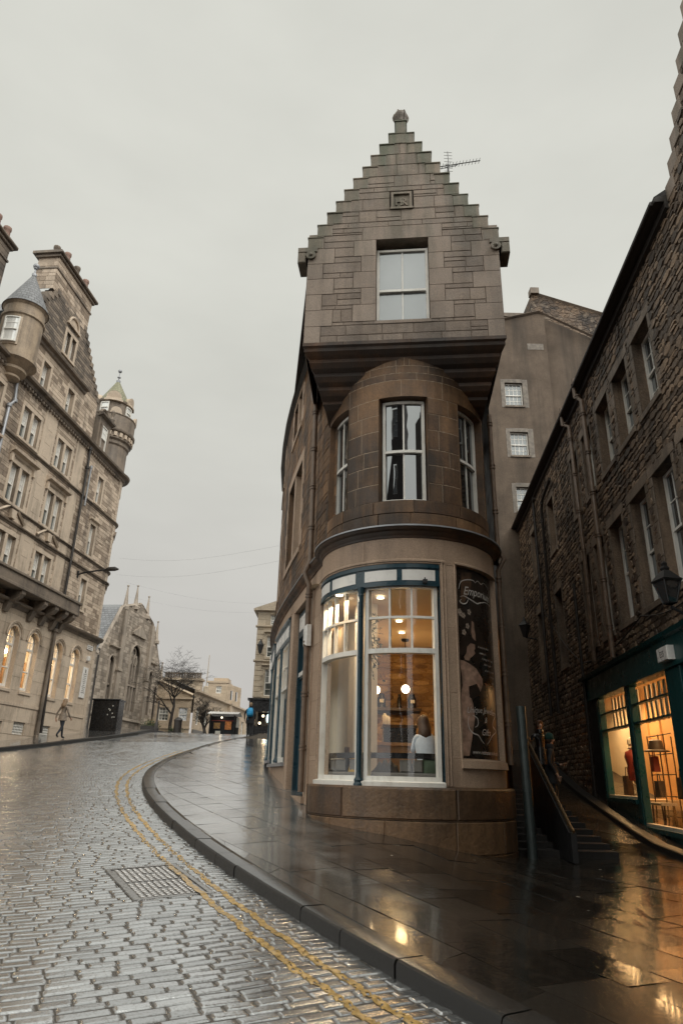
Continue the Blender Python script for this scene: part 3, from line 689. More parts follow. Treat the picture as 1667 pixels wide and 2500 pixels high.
    for (w, d, z), (w2, d2, z2) in zip(pts, pts[1:]):
        n = rg.choice((4, 5)); o = [-1] + [-1 + 2 * (k + rg.uniform(-.2, .2)) / n for k in range(1, n)] + [1]
        for k in range(n):                                               # the courses are made up of separate blocks
            g0_, g1_ = o[k] + (.0012 if k else 0), o[k + 1] - (.0012 if k < n - 1 else 0)
            b.face([GM.f(g0_ * w, z, d), GM.f(g1_ * w, z, d), GM.f(g1_ * w2, z2, d2), GM.f(g0_ * w2, z2, d2)], 0, rg.random())
        for s in (-1, 1): b.face([GM.f(s * w, z, d), GM.f(s * min(w, 1.72), z, -2.4), GM.f(s * min(w2, 1.72), z2, -2.4), GM.f(s * w2, z2, d2)], 0, rg.random())
    b.face([GM.f(-2.205, 10.5, .03), GM.f(2.205, 10.5, .03), GM.f(1.7, 10.5, -3.4), GM.f(-1.7, 10.5, -3.4)])
    b.face([GM.f(-1.80, 9.40, -1.05), GM.f(1.80, 9.40, -1.05), GM.f(1.80, 9.40, -3.6), GM.f(-1.80, 9.40, -3.6)])
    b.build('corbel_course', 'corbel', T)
    # --- first floor of the bow
    b = MB(); H = [(-17.6, 15.6, 6.80, 9.20), (-73.5, -43.5, 6.80, 9.20), (39.5, 71, 6.80, 9.20)]
    masonry(b, B17, -97, 97, 6.25, 6.80, (), (.27, .28), (.6, 1.1), .012, .03, 0, 1, rng=rg, du=6)
    masonry(b, B17, -97, 97, 6.80, 9.20, H, (.33, .44), (.3, .62), .013, .003, 0, 1, rng=rg, du=6)
    masonry(b, B17, -97, 97, 9.20, 9.62, [], (.42, .42), (.9, 1.3), .010, .004, 0, 1, rng=rg, du=6)
    masonry(b, B17, -97, 97, 9.62, 9.98, [], (.17, .19), (.45, .8), .010, .004, 0, 1, rng=rg, du=6)
    masonry(b, B17, -70, 70, 9.98, 10.32, [], (.30, .34), (.5, .9), .008, .003, 0, 1, rng=rg, du=6)
    for h in H: reveal(b, B17, *h, .26, 0, 6, .02, .3)
    for u in (-97, 97):
        for dz in (0,): b.box(B17, u - 2, u + 2, 6.25, 9.62, -.1, .03)
    b.build('bay_wall', ['brown', 'brownj'], T)
    for (a, e, *_), (u, l) in zip(H, (((2, 1), (2, 1)),) * 3):
        f = sash(T, B17, a + 1, e - 1, 6.80, 9.17, .15, .065, u, l, 7.97, 6, pm='gbow', cu=.1, cl=.1, bar=.04)
    for (a, e, *_) in H[1:]:
        b = MB()
        for k in range(5): b.sheet(B17, (a + e) / 2 + (-9 + k) * (1 if a < 0 else -1), (a + e) / 2 + (-8.3 + k) * (1 if a < 0 else -1), 6.9, 9.1, -.245 - .01 * (k % 2))
    # --- moulding between the storeys, lead-dressed
    b = MB(); pr = [(-.1, 5.98), (.02, 5.98), (.03, 6.02), (.06, 6.05), (.08, 6.10), (.14, 6.12), (.17, 6.16), (.17, 6.20), (-.1, 6.26)]
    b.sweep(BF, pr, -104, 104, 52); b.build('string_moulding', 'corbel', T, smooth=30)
    b = MB(); b.sweep(BF, [(.10, 6.225), (.165, 6.203), (.182, 6.195), (.182, 6.175), (.19, 6.17), (.19, 6.20), (.10, 6.235)], -104, 104, 52); b.build('lead_flashing', 'lead', T, smooth=30)
    # --- ground floor: fascia stone, piers, window opening, poster recess
    b = MB(); W0 = (-80, 20, 1.48, 5.46); P0 = (31, 74, 1.95, 5.50)
    masonry(b, BF, -100, 104, 5.50, 5.98, [], (.48, .48), (1.1, 1.9), .004, .004, 0, 0, rng=rg, du=5)
    masonry(b, BF, -100, 104, 1.42, 5.50, [W0, P0], (1.25, 1.5), (3, 4), .005, .006, 0, 0, rng=rg, du=5)
    reveal(b, BF, *W0, .2, 0, 24, .006); reveal(b, BF, P0[0], P0[1], P0[2], P0[3], .10, 0, 12, .006)
    for (a, e, z, dd) in ((-81, 23, 5.50, .03), (29.5, 76, 5.50, .035)): b.sweep(BF, [(0, z), (dd, z), (dd, z + .035), (.0, z + .06)], a, e, 24)
    for u in (21.3, 23.2, 29.7, 75.6): b.box(BF, u - .45, u + .45, 1.5 if u < 25 else 1.9, 5.50, -.02, .026, bev=.01)
    b.sweep(BF, [(-.1, 1.78), (.07, 1.80), (.05, 1.93), (-.1, 1.97)], 29.5, 77, 12)
    b.build('shop_wall', ['fascia'], T)
    b = MB(); bp = bow(1.98)
    masonry(b, bp, -78, 100, .96, 1.47, [], (.5, .5), (1.5, 2.1), .012, .02, 0, 0, rng=rg, du=5, bev=.025)
    masonry(b, bp, -78, 100, -.1, .95, [], (.5, .55), (.8, 1.5), .012, .012, 0, 0, rng=rg, du=5, bev=.015)
    b.sweep(bp, [(-.5, 1.3), (.02, 1.44), (.0, 1.475), (-.2, 1.48)], -78, 100, 36)
    a = bp.f(-78, 0, .03); b.face([(a[0], a[1], 0), (a[0], a[1], 1.47), (*bp.f(-78, 0, -.6)[:2], 1.47), (*bp.f(-78, 0, -.6)[:2], 0)])
    b.build('plinth', 'plinth', T, smooth=25)
    # --- big curved shop window: teal fascia with sign panels, column, white sashes
    BW = bow(1.80)
    b = MB(); b.box(BW, -82, 19.5, 5.04, 5.46, -.12, .05, 26)
    for z, dd in ((5.40, .075), (5.05, .07)): b.sweep(BW, [(.04, z - .035), (dd, z - .03), (dd, z + .03), (.04, z + .04)], -82, 19.5, 26)
    b.box(BW, 19.5, 22, 1.5, 5.5, -.1, .03); b.box(BW, -83.5, -81, 1.5, 5.46, -.1, .06)
    fa = b.build('shop_fascia', 'teal', T)
    for (a, e) in ((-79, -58), (-54.5, -32.5), (-26, -5.8), (-2.6, 17)):
        m = MB(); m.box(BW, a, e, 5.125, 5.335, .0, .056, 6); m.build('sign_panel', 'panelw', fa)
    b = MB(); k = BW.f(10.5, 0, .08)                                      # little floodlight bracket on the fascia
    b.box(BW, 9.3, 11.7, 5.06, 5.13, .06, .14); b.tube([BW.f(10.5, 5.13, .1), BW.f(10.5, 5.17, .1)], .012, 6); b.build('bracket', 'iron', fa)
    c = BW.f(-28.2, 0, .06); b = MB()
    b.lathe(c[0], c[1], [(.09, 1.46), (.095, 1.50), (.075, 1.53), (.085, 1.57), (.055, 1.62), (.05, 1.7), (.048, 4.86), (.06, 4.88), (.05, 4.90), (.07, 4.96), (.075, 5.03)], 14); b.build('column', 'teal', T, smooth=40)
    for (a, e, nc) in ((-79, -30, 4), (-26.5, 18.5, 3)):
        b = MB(); s = 1 / BW.us; n = 12
        b.box(BW, a, a + .08 * s, 1.5, 5.04, -.14, -.0); b.box(BW, e - .07 * s, e, 1.5, 5.04, -.14, .0)
        b.box(BW, a + .08 * s, e - .07 * s, 4.99, 5.04, -.138, -.002, n); b.box(BW, a + .08 * s, e - .07 * s, 1.56, 1.64, -.138, -.002, n)
        b.box(BW, a + .08 * s, e - .07 * s, 3.76, 3.85, -.136, .006, n)
        ia, ie = a + .08 * s, e - .07 * s
        for k in range(1, nc): u = ia + (ie - ia) * k / nc; b.box(BW, u - .018 * s, u + .018 * s, 3.85, 4.99, -.10, -.02)
        b.box(BW, ia, ie, 4.41, 4.455, -.098, -.018, n)
        f = b.build('shop_window', 'white', T); g = MB(); g.sheet(BW, ia, ie, 1.6, 3.8, -.07, n); g.sheet(BW, ia, ie, 3.8, 5.0, -.06, n); g.build('pane', 'gclear', f)
    b = MB(); b.sweep(BW, [(-.2, 1.47), (.09, 1.465), (.095, 1.545), (.02, 1.565), (-.2, 1.565)], -82, 19.5, 26); b.build('sill', 'white', T)
    # --- left wing, following the curve of the street
    ua = -.55
    b = MB(); DO = (1.05, 3.1, 1.2, 5.55); SO = (3.85, 7.2, 1.90, 5.62); TW = (3.35, 6.05, 7.45, 10.15); UW = (4.05, 5.7, 11.7, 13.0)
    masonry(b, WM, ua, WM.L - .1, 6.25, 13.3, [TW, UW, (8.6, 11.2, 7.3, 9.9), (8.9, 10.9, 11.7, 13.0)], (.17, .30), (.28, .85), .012, .011, 0, 1, rng=rg, snecked=.2, du=1.2)
    for h in (TW, UW, (8.6, 11.2, 7.3, 9.9), (8.9, 10.9, 11.7, 13.0)): reveal(b, WM, *h, .3, 0, 3)
    b.build('wing_wall', ['brown', 'brownj'], T)
    b = MB()
    for (u0, u1, v0, v1) in (TW, (8.6, 11.2, 7.3, 9.9), UW, (8.9, 10.9, 11.7, 13.0)):
        um = (u0 + u1) / 2; b.box(WM, um - .13, um + .13, v0, v1, -.3, .0, c=.6); b.box(WM, u0 - .25, u1 + .25, v1, v1 + .32, -.02, .02, 3, c=.7, bev=.004); b.box(WM, u0 - .15, u1 + .15, v0 - .16, v0, -.3, .05, 3, c=.5)
        for i, z in enumerate(np.arange(v0, v1 - .1, .45)):
            w = .2 if i % 2 else .38
            b.box(WM, u0 - w, u0, z + .004, min(z + .446, v1), -.02, .02, 1, c=rg.random(), bev=.004); b.box(WM, u1, u1 + w, z + .004, min(z + .446, v1), -.02, .02, 1, c=rg.random(), bev=.004)
    b.build('window_dressing', 'fascia', T)
    for (u0, u1, v0, v1) in (TW, (8.6, 11.2, 7.3, 9.9), UW, (8.9, 10.9, 11.7, 13.0)):
        um = (u0 + u1) / 2
        for a, e in ((u0, um - .13), (um + .13, u1)): sash(T, WM, a, e, v0, v1, .2, .07, (2, 1), (2, 1), pm='gdark', cu=.3, cl=.2)
    b = MB(); masonry(b, WM, ua, WM.L - .1, .4, 6.05, [DO, SO, (7.8, 11.5, 2.0, 5.62)], (.5, .7), (1.2, 2.2), .005, .006, 0, 0, rng=rg, du=.9)
    for h in (DO, SO, (7.8, 11.5, 2.0, 5.62)): reveal(b, WM, *h, .25, 0, 4)
    b.box(WM, DO[1] + .04, DO[1] + .40, 1.0, 5.6, 0, .09, bev=.02); b.box(WM, DO[0] - .3, DO[0] - .03, 1.0, 5.6, 0, .05, bev=.02)
    for (a, e, z) in ((DO[0] - .1, DO[1] + .1, 5.56), (SO[0] - .1, SO[1] + .1, 5.63)): b.sweep(WM, [(0, z), (.06, z), (.06, z + .05), (0, z + .08)], a, e, 4)
    b.box(WM, .85, 3.1, 1.08, 1.20, -.3, .12); b.build('wing_shop_wall', ['fascia'], T)
    b = MB(); b.sweep(WM, [(-.1, 5.98), (.03, 5.98), (.05, 6.06), (.12, 6.10), (.15, 6.16), (.15, 6.20), (-.1, 6.26)], ua, WM.L - .1, 30); b.build('string_moulding', 'corbel', T)
    b = MB(); b.sweep(WM, [(.08, 6.23), (.155, 6.203), (.17, 6.19), (.17, 6.215), (.08, 6.245)], ua, WM.L - .1, 30); b.build('lead_flashing', 'lead', T)
    b = MB()                                                              # eaves gutter
    P = [WM.f(u, 13.32, .11) for u in np.linspace(2.6, WM.L - .2, 24)]; b.tube(P, .06, 8); b.sweep(WM, [(0, 13.22), (.12, 13.26), (.12, 13.36), (0, 13.4)], 2.6, WM.L - .2, 20); b.build('gutter', 'pipedk', T, smooth=50)
    # door
    b = MB(); u0, u1 = DO[0] + .02, DO[1] - .02
    b.box(WM, u0, u0 + .12, 1.2, 5.5, -.2, -.06); b.box(WM, u1 - .12, u1, 1.2, 5.5, -.2, -.06); b.box(WM, u0 + .12, u1 - .12, 4.86, 5.5, -.2, -.055, 2); b.box(WM, u0 + .12, u1 - .12, 4.0, 4.86, -.22, -.16, 2); b.box(WM, u0 + .12, u1 - .12, 3.84, 3.90, -.2, -.1, 2)
    fr = b.build('door_frame', 'teal', T)
    b = MB(); b.box(WM, u0 + .16, u1 - .16, 5.02, 5.38, -.1, -.045, 2); b.build('sign_panel', 'panelw', fr); b = MB(); b.box(WM, u0 + .12, u1 - .12, 3.90, 4.0, -.2, -.08, 2); b.build('transom_bar', 'panelw', fr)
    b = MB(); a, e = u0 + .13, u1 - .13
    for q in ((a, a + .26, 1.22, 3.83), (e - .26, e, 1.22, 3.83), (a + .26, e - .26, 3.62, 3.83), (a + .26, e - .26, 1.22, 1.46), (a + .26, e - .26, 1.84, 2.06)): b.box(WM, *q, -.20, -.14, 1, bev=.01)
    do = b.build('door', 'teal', T); b = MB(); b.box(WM, a + .3, e - .3, 1.48, 1.82, -.19, -.165); b.build('panel', 'panelw', do)
    b = MB(); b.sheet(WM, a + .26, e - .26, 2.06, 3.62, -.17); b.build('pane', 'gclear', do)
    b = MB(); b.tube([WM.f(a + .13, 2.1, -.13), WM.f(a + .13, 2.1, -.08), WM.f(a + .23, 2.1, -.08)], .014, 6); b.build('handle', 'brass', do); b = MB(); b.ball(*WM.f((a + e) / 2, 1.95, -.12), .018, 8); b.build('keyhole', 'brass', do); b = MB(); b.ball(*WM.f((a + e) / 2, 3.73, -.12), .025, 8); b.build('closer', 'brass', do)
    # left shopfronts
    for (u0, u1, sz) in ((SO[0] + .02, SO[1] - .02, 1.93), (7.82, 11.48, 2.05)):
        b = MB(); b.box(WM, u0, u1, 5.02, 5.6, -.12, .05, 6); b.sweep(WM, [(.04, 5.53), (.10, 5.55), (.10, 5.60), (.04, 5.61)], u0, u1, 6); b.box(WM, u0, u0 + .14, sz, 5.02, -.12, .04); b.box(WM, u1 - .14, u1, sz, 5.02, -.12, .05)
        um = (u0 + u1) / 2; c = WM.f(um, 0, .02); b.lathe(c[0], c[1], [(.085, sz), (.09, sz + .05), (.05, sz + .14), (.048, 4.86), (.075, 5.02)], 12)
        f = b.build('shopfront', 'teal', T); s = MB()
        for k in range(4): a = u0 + .12 + (u1 - u0 - .24) * k / 4; s.box(WM, a + .05, a + (u1 - u0 - .24) / 4 - .03, 5.12, 5.42, 0, .055)
        s.build('sign_panel', 'panelw', f); w = MB()
        for (a, e) in ((u0 + .14, um - .05), (um + .05, u1 - .14)):
            w.box(WM, a, a + .1, sz, 5.02, -.1, .0); w.box(WM, e - .1, e, sz, 5.02, -.1, .0); w.box(WM, a + .1, e - .1, sz, sz + .12, -.098, .0, 2); w.box(WM, a + .1, e - .1, 4.95, 5.02, -.098, .0, 2); w.box(WM, a + .1, e - .1, 3.78, 3.87, -.096, .004, 2)
            for k in (1, 2): u = a + .1 + (e - a - .2) * k / 3; w.box(WM, u - .02, u + .02, 3.87, 4.95, -.08, -.02)
            w.box(WM, a + .1, e - .1, 4.40, 4.44, -.078, -.022, 2)
        wi = w.build('sash_frame', 'white', f); g = MB(); g.sheet(WM, u0 + .14, u1 - .14, sz + .1, 4.98, -.05, 6); g.build('pane', 'gclear', f)
        b = MB(); b.sweep(WM, [(-.15, sz - .09), (.12, sz - .10), (.13, sz - .02), (-.15, sz + .01)], u0 - .1, u1 + .1, 6); b.build('sill', 'lead', f)
    b = MB(); b.sheet(WM, .9, 3.0, 1.1, 5.6, -.9, 3); b.sheet(WM, 3.2, 11.6, 1.6, 5.6, -1.0, 12); b.face([(-.05, 15, 1.0), (2, 15, 1.0), (2, 27, 1.0), (-2, 27, 1.0)]); b.face([(-.6, 14.6, 5.62), (2, 14.6, 5.62), (1, 27, 5.62), (-2.4, 27, 5.62)])
    b.build('interior_wall', 'plaster', T)
    # downpipes
    for (P, r, nm) in (([WM.f(1.4, 12.9, .2), WM.f(1.4, 11.3, .14), WM.f(1.25, 11.05, .16), WM.f(1.0, 10.75, .2), WM.f(.86, 10.5, .16), WM.f(.80, 6.3, .14), WM.f(.80, 6.0, .26), WM.f(.80, 5.7, .14), WM.f(.80, 1.3, .14)], .062, 'pipe'), ([BF.f(85, 9.6, .12), BF.f(85, 6.3, .12), BF.f(85, 6.05, .24), BF.f(85, 5.8, .1), BF.f(84, 1.9, .1)], .05, 'pipe')):
        b = MB(); b.tube(P, r, 10)
        for i in range(len(P) - 1):
            a, e = Vector(P[i]), Vector(P[i + 1]); n = int((e - a).length / 1.25)
            for k in range(n + 1):
                q = a.lerp(e, (k + .25) / (n + 1))
                if (e - a).length > .8:
                    for dz in (0, .075): b.lathe(q.x, q.y, [(r, q.z + dz - .022), (r * 1.3, q.z + dz - .018), (r * 1.3, q.z + dz + .018), (r, q.z + dz + .022)], 10)
        b.build('downpipe', nm, T, smooth=45)
    # alarm box and paper notice by the door
    b = MB(); b.box(WM, .70, .96, 4.30, 4.78, .07, .2, bev=.03); o = b.build('alarm_box', 'panelw'); tag(o, 'white alarm box beside the downpipe above the cafe door', 'alarm box')
    b = MB(); b.box(WM, 1.12, 1.5, 4.1, 4.55, -.155, -.15); o = b.build('paper_notice', 'paper')
    for k in range(5): pass
    tag(o, 'white paper notice on the dark panel over the cafe door', 'notice')
    # --- cafe interior shell
    b = MB(); masonry(b, plane((0, 18.9), (1, 0), (0, -1)), -.6, 3.9, 1.2, 4.98, [], (.12, .24), (.25, .62), .02, 0, 0, 1, rng=rg, snecked=.25, rough=.035)
    b.face([(3.1, 14.6, 1.0), (3.45, 18.9, 1.0), (3.45, 18.9, 4.95), (3.1, 14.6, 4.95)], 0); b.build('stone_wall', ['cafestone', 'brickin'], T)
    arc = [BF.f(u, 0, -.16)[:2] for u in range(-90, 91, 6)] + [(3.45, 18.95), (-.6, 18.95)]
    b = MB(); b.face([(x, y, 4.99) for x, y in arc], 0); b.build('ceiling', 'ceil', T)
    b = MB(); b.face([(x, y, 1.33) for x, y in arc], 0); b.build('floor', 'wooddk', T)
    b = MB(); Bp = bow(1.12); b.sheet(Bp, -125, -57, 1.3, 4.99, 0, 24); pa = Bp.f(-57, 0, 0); pb = Bp.f(-53, 0, 0); pc = Bp.f(-53, 0, -.35)
    for s_, e_ in ((pa, pb), (pb, pc), (pc, (.25, 15.2)), ((.25, 15.2), (.45, 18.9))): b.face([(s_[0], s_[1], 1.3), (e_[0], e_[1], 1.3), (e_[0], e_[1], 4.99), (s_[0], s_[1], 4.99)])
    b.build('partition_wall', 'plaster', T)
    b = MB()
    for u in range(-100, 100, 8):                                         # floor slab over the cafe, closes the bow
        b.face([BF.f(u, 5.6, -.12), BF.f(u + 8, 5.6, -.12), (BC[0], BC[1], 5.6)]); b.face([BF.f(u, 6.3, -.12), BF.f(u + 8, 6.3, -.12), (BC[0], BC[1], 6.3)])
    b.build('floor_slab', 'dark', T)
    return T
CB = corner_building()

def poster():
    mp = bow(1.775); T = thing('poster', 'tall dark curved poster of a woman in a pale dress, lettered Emporium', 'poster', tuple(mp.f(52, 1.95, 0)))
    b = MB(); b.box(mp, 31.2, 73.8, 1.96, 5.49, -.03, .0, 14); b.build('backing', 'posterbg', T)
    b = MB(); 
    def clip(P, u, s):                                                   # keep the side s of the line at u
        o = []
        for (a0, z0), (a1, z1) in zip(P, P[1:] + P[:1]):
            i0, i1 = (a0 - u) * s >= 0, (a1 - u) * s >= 0
            if i0: o.append((a0, z0))
            if i0 != i1: t = (u - a0) / (a1 - a0); o.append((u, z0 + (z1 - z0) * t))
        return o
    def A(pts, m, d):                                                    # follows the curve of the sheet in narrow strips
        u = math.floor(min(p_[0] for p_ in pts)); e = max(p_[0] for p_ in pts)
        while u < e:
            s_ = clip(clip(list(pts), u, 1), u + 2, -1)
            if len(s_) > 2: b.face([mp.f(x, z, d) for x, z in s_], m)
            u += 2
    A([(37, 5.41), (46, 5.44), (45, 5.16), (38, 4.77), (35, 4.76)], 3, .002); A([(54, 3.33), (62, 3.31), (72.5, 3.27), (70, 2.04), (59, 2.02), (62, 2.82), (58, 3.13)], 3, .002)
    A([(33, 3.08), (40, 3.08), (42, 2.9), (43, 2.68), (41, 2.46), (39, 2.23), (37, 2.01), (32, 2.01), (32, 2.29), (33, 2.75)], 1, .003)
    A([(33, 3.69), (36, 3.68), (41, 3.63), (46, 3.57), (49, 3.48), (52, 3.39), (52, 3.29), (49, 3.15), (46, 3.29), (39, 3.22), (39, 3.08), (33, 3.08), (34, 3.22), (34, 3.38), (33, 3.57)], 1, .004)
    A([(40, 3.21), (46, 3.27), (47, 3.07), (42, 2.99), (39, 3.03)], 2, .005); A([(44, 4.47), (46, 4.44), (46, 4.32), (47, 4.21), (47, 4.09), (44, 4.13), (43, 4.24)], 0, .003)
    A([(34, 4.1), (39, 4.19), (43, 4.16), (45, 4.12), (47, 4.09), (46, 4.02), (42, 4.02), (39, 3.95), (38, 3.84), (33, 3.72)], 2, .004)
    A([(39, 3.95), (42, 4.03), (46, 4.02), (46, 3.94), (45, 3.9), (46, 3.85), (43, 3.78), (41, 3.74), (40, 3.69), (37, 3.7), (36, 3.75), (38, 3.83)], 0, .005)
    rr = random.Random(4)
    for (u, z) in ((35, 4.57), (42, 4.63), (40, 4.35), (37, 4.22), (37, 4.54), (34, 4.61)):
        for k in range(5):
            a = k * 1.257; uu, zz = u + 1.0 * math.cos(a), z + .035 * math.sin(a)
            b.face([mp.f(uu + .8 * math.cos(t) * rr.uniform(.7, 1.1), zz + .026 * math.sin(t), .004 + .0003 * k) for t in np.linspace(0, 6.283, 9)[:-1]], 4)
    b.build('printed_figure', ['pskin', 'pdress', 'phair', 'pbrown', 'pflow'], T)
    b = MB(); sh = .35
    text(b, 'Emporium', mp, 52.5, 4.98, .235, .006, 0, sh, .95, arc=lambda x: -.10 * x * x)
    for i, (s, u, z) in enumerate((('A welcome smile', 55, 3.97), ('awaits you.', 54, 3.86), ('A loving heart is you,', 60, 3.76), ('And though', 59, 3.66), ('of nothing so true', 62, 3.55), ('I love you', 65, 3.45), ('more', 66, 3.34))): text(b, s, mp, u, z, .058, .006, 0, sh)
    text(b, 'Unique Jewellery', mp, 52, 2.77, .155, .006, 0, sh, .92, arc=lambda x: -.12 * x * x); text(b, '&', mp, 53, 2.60, .15, .006, 0, sh); text(b, 'Gifts', mp, 53, 2.38, .16, .006, 0, sh); text(b, 'www.mishatempole.co', mp, 53, 2.05, .095, .006, 0, sh, .95)
    for pts in ([(35, 4.9), (38, 4.93), (42, 4.9), (50, 4.84), (53, 4.87), (62, 4.93), (70, 4.9)], [(36, 4.85), (34.5, 4.81), (37, 4.77), (40, 4.80), (42, 4.9)], [(34, 5.05), (36, 5.2), (41, 5.27), (47, 5.29), (49, 5.25)], [(49, 5.25), (52, 5.31), (56, 5.27), (60, 5.32), (68, 5.26)], [(38, 2.69), (37, 2.6), (38, 2.47), (41, 2.4), (45, 2.37), (48, 2.28), (51, 2.22)], [(68, 2.75), (63, 2.66), (62, 2.56), (67, 2.48), (60, 2.38), (56, 2.28), (53, 2.22)], [(41, 2.72), (45, 2.66), (45, 2.55), (42, 2.5)]):
        P = [Vector((u, z, 0)) for u, z in pts]; Q = []
        for i in range(len(P) - 1):
            p0, p1, p2, p3 = P[max(i - 1, 0)], P[i], P[i + 1], P[min(i + 2, len(P) - 1)]
            for k in range(6):
                t = k / 6; Q.append(.5 * ((2 * p1) + (p2 - p0) * t + (2 * p0 - 5 * p1 + 4 * p2 - p3) * t * t + (3 * p1 - p0 - 3 * p2 + p3) * t ** 3))
        n = len(Q)
        for i in range(n - 1):
            w = lambda j: (.006 + .014 * math.sin(math.pi * j / n)) / 2
            a, e = Q[i], Q[i + 1]; t = Vector(((e.x - a.x) * mp.us, e.y - a.y, 0)).normalized(); nx, nz = -t.y / mp.us, t.x
            b.face([mp.f(a.x + nx * w(i), a.y + nz * w(i), .0062), mp.f(e.x + nx * w(i + 1), e.y + nz * w(i + 1), .0062), mp.f(e.x - nx * w(i + 1), e.y - nz * w(i + 1), .0062), mp.f(a.x - nx * w(i), a.y - nz * w(i), .0062)])
    b.build('lettering', 'pwhite', T)
poster()
# ------------------------------------------------------------------ the hotel on the left
def arch_pts(c, r, z, n=14, a0=0, a1=180): return [(c + r * math.cos(R(a0 + (a1 - a0) * k / n)), z + r * math.sin(R(a0 + (a1 - a0) * k / n))) for k in range(n + 1)]
def hotel():
    T = thing('hotel_building', 'tall ornate tan stone building with two conical turrets and lit arched windows', 'building', (-13.5, 34, 2.6)); rg = random.Random(31); M = HM
    S0, S1 = -9.5, 7.7
    pairs = [(-2.85, -2.22, -2.02, -1.40), (.30, .93, 1.12, 1.74)]; rows = [(9.6, 11.22), (12.58, 14.35), (15.65, 17.22)]
    wins = [(a, e, z0, z1) for (p, q, r, s) in pairs for (a, e) in ((p, q), (r, s)) for z0, z1 in rows] + [(5.0, 5.62, z0, z1) for z0, z1 in rows]
    wins += [(a - 3.15, e - 3.15, z0, z1) for (a, e) in ((-2.85, -2.22), (-2.02, -1.4)) for z0, z1 in rows]
    top = [(-2.15, -1.5, 18.78, 20.15), (.33, .98, 18.78, 20.15)]
    gw = [(-.80, -.40, 21.55, 22.85), (-.22, .18, 21.55, 22.85)]
    arch = [(-2.0, .45), (-.05, .45), (1.62, .45), (3.95, .45), (5.80, .45)]
    aw = [(c - r, c + r, 4.86, 7.10 + r) for c, r in arch]
    bas = [(1.25, 2.2, 3.02, 3.56), (3.55, 4.45, 3.02, 3.56), (-.6, .35, 3.0, 3.5)]
    # ground floor: smooth ashlar
    b = MB(); masonry(b, M, S0, S1, 2.0, 8.5, aw + bas, (.5, .62), (1.0, 1.7), .008, .012, 0, 1, rng=rg)
    for c, r in arch:
        z = 7.10
        for s in (-1, 1):                                                # spandrels round the arch head
            pts = arch_pts(c, r, z, 8, 90 if s < 0 else 90, 180 if s < 0 else 0)
            for p, q in zip(pts, pts[1:]): b.face([M.f(*p, .012), M.f(*q, .012), M.f(q[0], z + r, .012), M.f(p[0], z + r, .012)], 0, .5)
        P = [(c + r, 4.86)] + arch_pts(c, r, z) + [(c - r, 4.86)]
        for p, q in zip(P, P[1:]): b.face([M.f(*p, .012), M.f(*q, .012), M.f(*q, -.42), M.f(*p, -.42)], 0, .55)
        b.face([M.f(c - r, 4.86, .05), M.f(c + r, 4.86, .05), M.f(c + r, 5.0, -.42), M.f(c - r, 5.0, -.42)], 0, .4); b.box(M, c - r - .06, c + r + .06, 4.74, 4.86, 0, .06, c=.4)
    for h in bas: reveal(b, M, *h, .3)
    b.build('ground_floor_wall', ['hdress', 'hotelj'], T)
    b = MB()
    for c, r in arch:
        for rr_, d in ((r + .14, .035), (r + .20, .06)): b.tube([M.f(*p, d) for p in arch_pts(c, rr_, 7.10, 16)], .035, 6)
    b.box(M, S0, S1, 4.2, 4.34, 0, .05); b.build('arch_moulding', 'hdress', T, smooth=50)
    # upper walls
    b = MB(); masonry(b, M, S0, S1, 8.5, 18.5, wins, (.16, .27), (.3, .8), .013, .014, 0, 1, rng=rg, snecked=.25)
    for h in wins + top: reveal(b, M, *h, .3)
    masonry(b, M, -4.2, 3.45, 18.5, 21.1, top, (.16, .27), (.3, .8), .013, .014, 0, 1, rng=rg, snecked=.25)
    b.build('upper_wall', ['hotel', 'hotelj'], T)
    b = MB(); gc = -.70
    def gl(z):
        k = math.floor((24.35 - z) / .30); w = 1.62 + .262 * max(0, k); return (gc - w, gc + w) if z < 24.35 else (gc - 1.62, gc + 1.62)
    masonry(b, M, -4.4, 3.0, 21.1, 24.3, gw, (.14, .2), (.3, .8), .013, .014, 0, 1, gl, rg, .2)
    for h in gw: reveal(b, M, *h, .25)
    for k in range(11):
        z = 24.35 - .30 * k; w = 1.62 + .262 * k
        for s in (-1, 1): xa, xb = sorted((gc + s * (w - .30), gc + s * w)); b.box(M, xa, xb, z - .3, z, -.5, .05, 1, 0, rg.random(), .01)
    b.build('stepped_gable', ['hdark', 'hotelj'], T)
    # dressings: margins, hoods, strings, cornices
    b = MB()
    def margin(u0, u1, v0, v1, w=.17, d=.03): b.box(M, u0 - w, u0, v0, v1, -.02, d, bev=.004); b.box(M, u1, u1 + w, v0, v1, -.02, d, bev=.004); b.box(M, u0 - w, u1 + w, v1, v1 + .2, -.02, d + .004, bev=.004); b.box(M, u0 - w, u1 + w, v0 - .12, v0, -.2, d + .05, bev=.004)
    P3 = [tuple(x - 3.15 for x in pairs[0])] + pairs
    for (p, q, r, s) in P3:
        for z0, z1 in rows: margin(p, s, z0, z1); b.box(M, q, r, z0, z1, -.25, .02)
        b.sweep(M, [(0, 14.62), (.06, 14.66), (.10, 14.74), (.28, 14.80), (.30, 14.90), (0, 14.98)], p - .35, s + .35, 1); b.box(M, p - .28, p - .12, 14.3, 14.66, 0, .14); b.box(M, s + .12, s + .28, 14.3, 14.66, 0, .14)
        for k in (-1, 1):                                                # little broken pediment below the third-floor sill
            c = (p + s) / 2
            P = [M.f(c + k * 1.0, 11.95, .08), M.f(c + k * .35, 12.38, .08)]; b.tube(P, .07, 4)
        b.prism(M, [(c - .14, 11.9), (c + .14, 11.9), (c + .20, 12.3), (c - .20, 12.3)], 0, .16)
    for (u0, u1, v0, v1) in wins[12:15]: margin(u0, u1, v0, v1)
    b.sweep(M, [(0, 14.50), (.16, 14.58), (.16, 14.66), (0, 14.72)], 4.75, 5.9, 1)
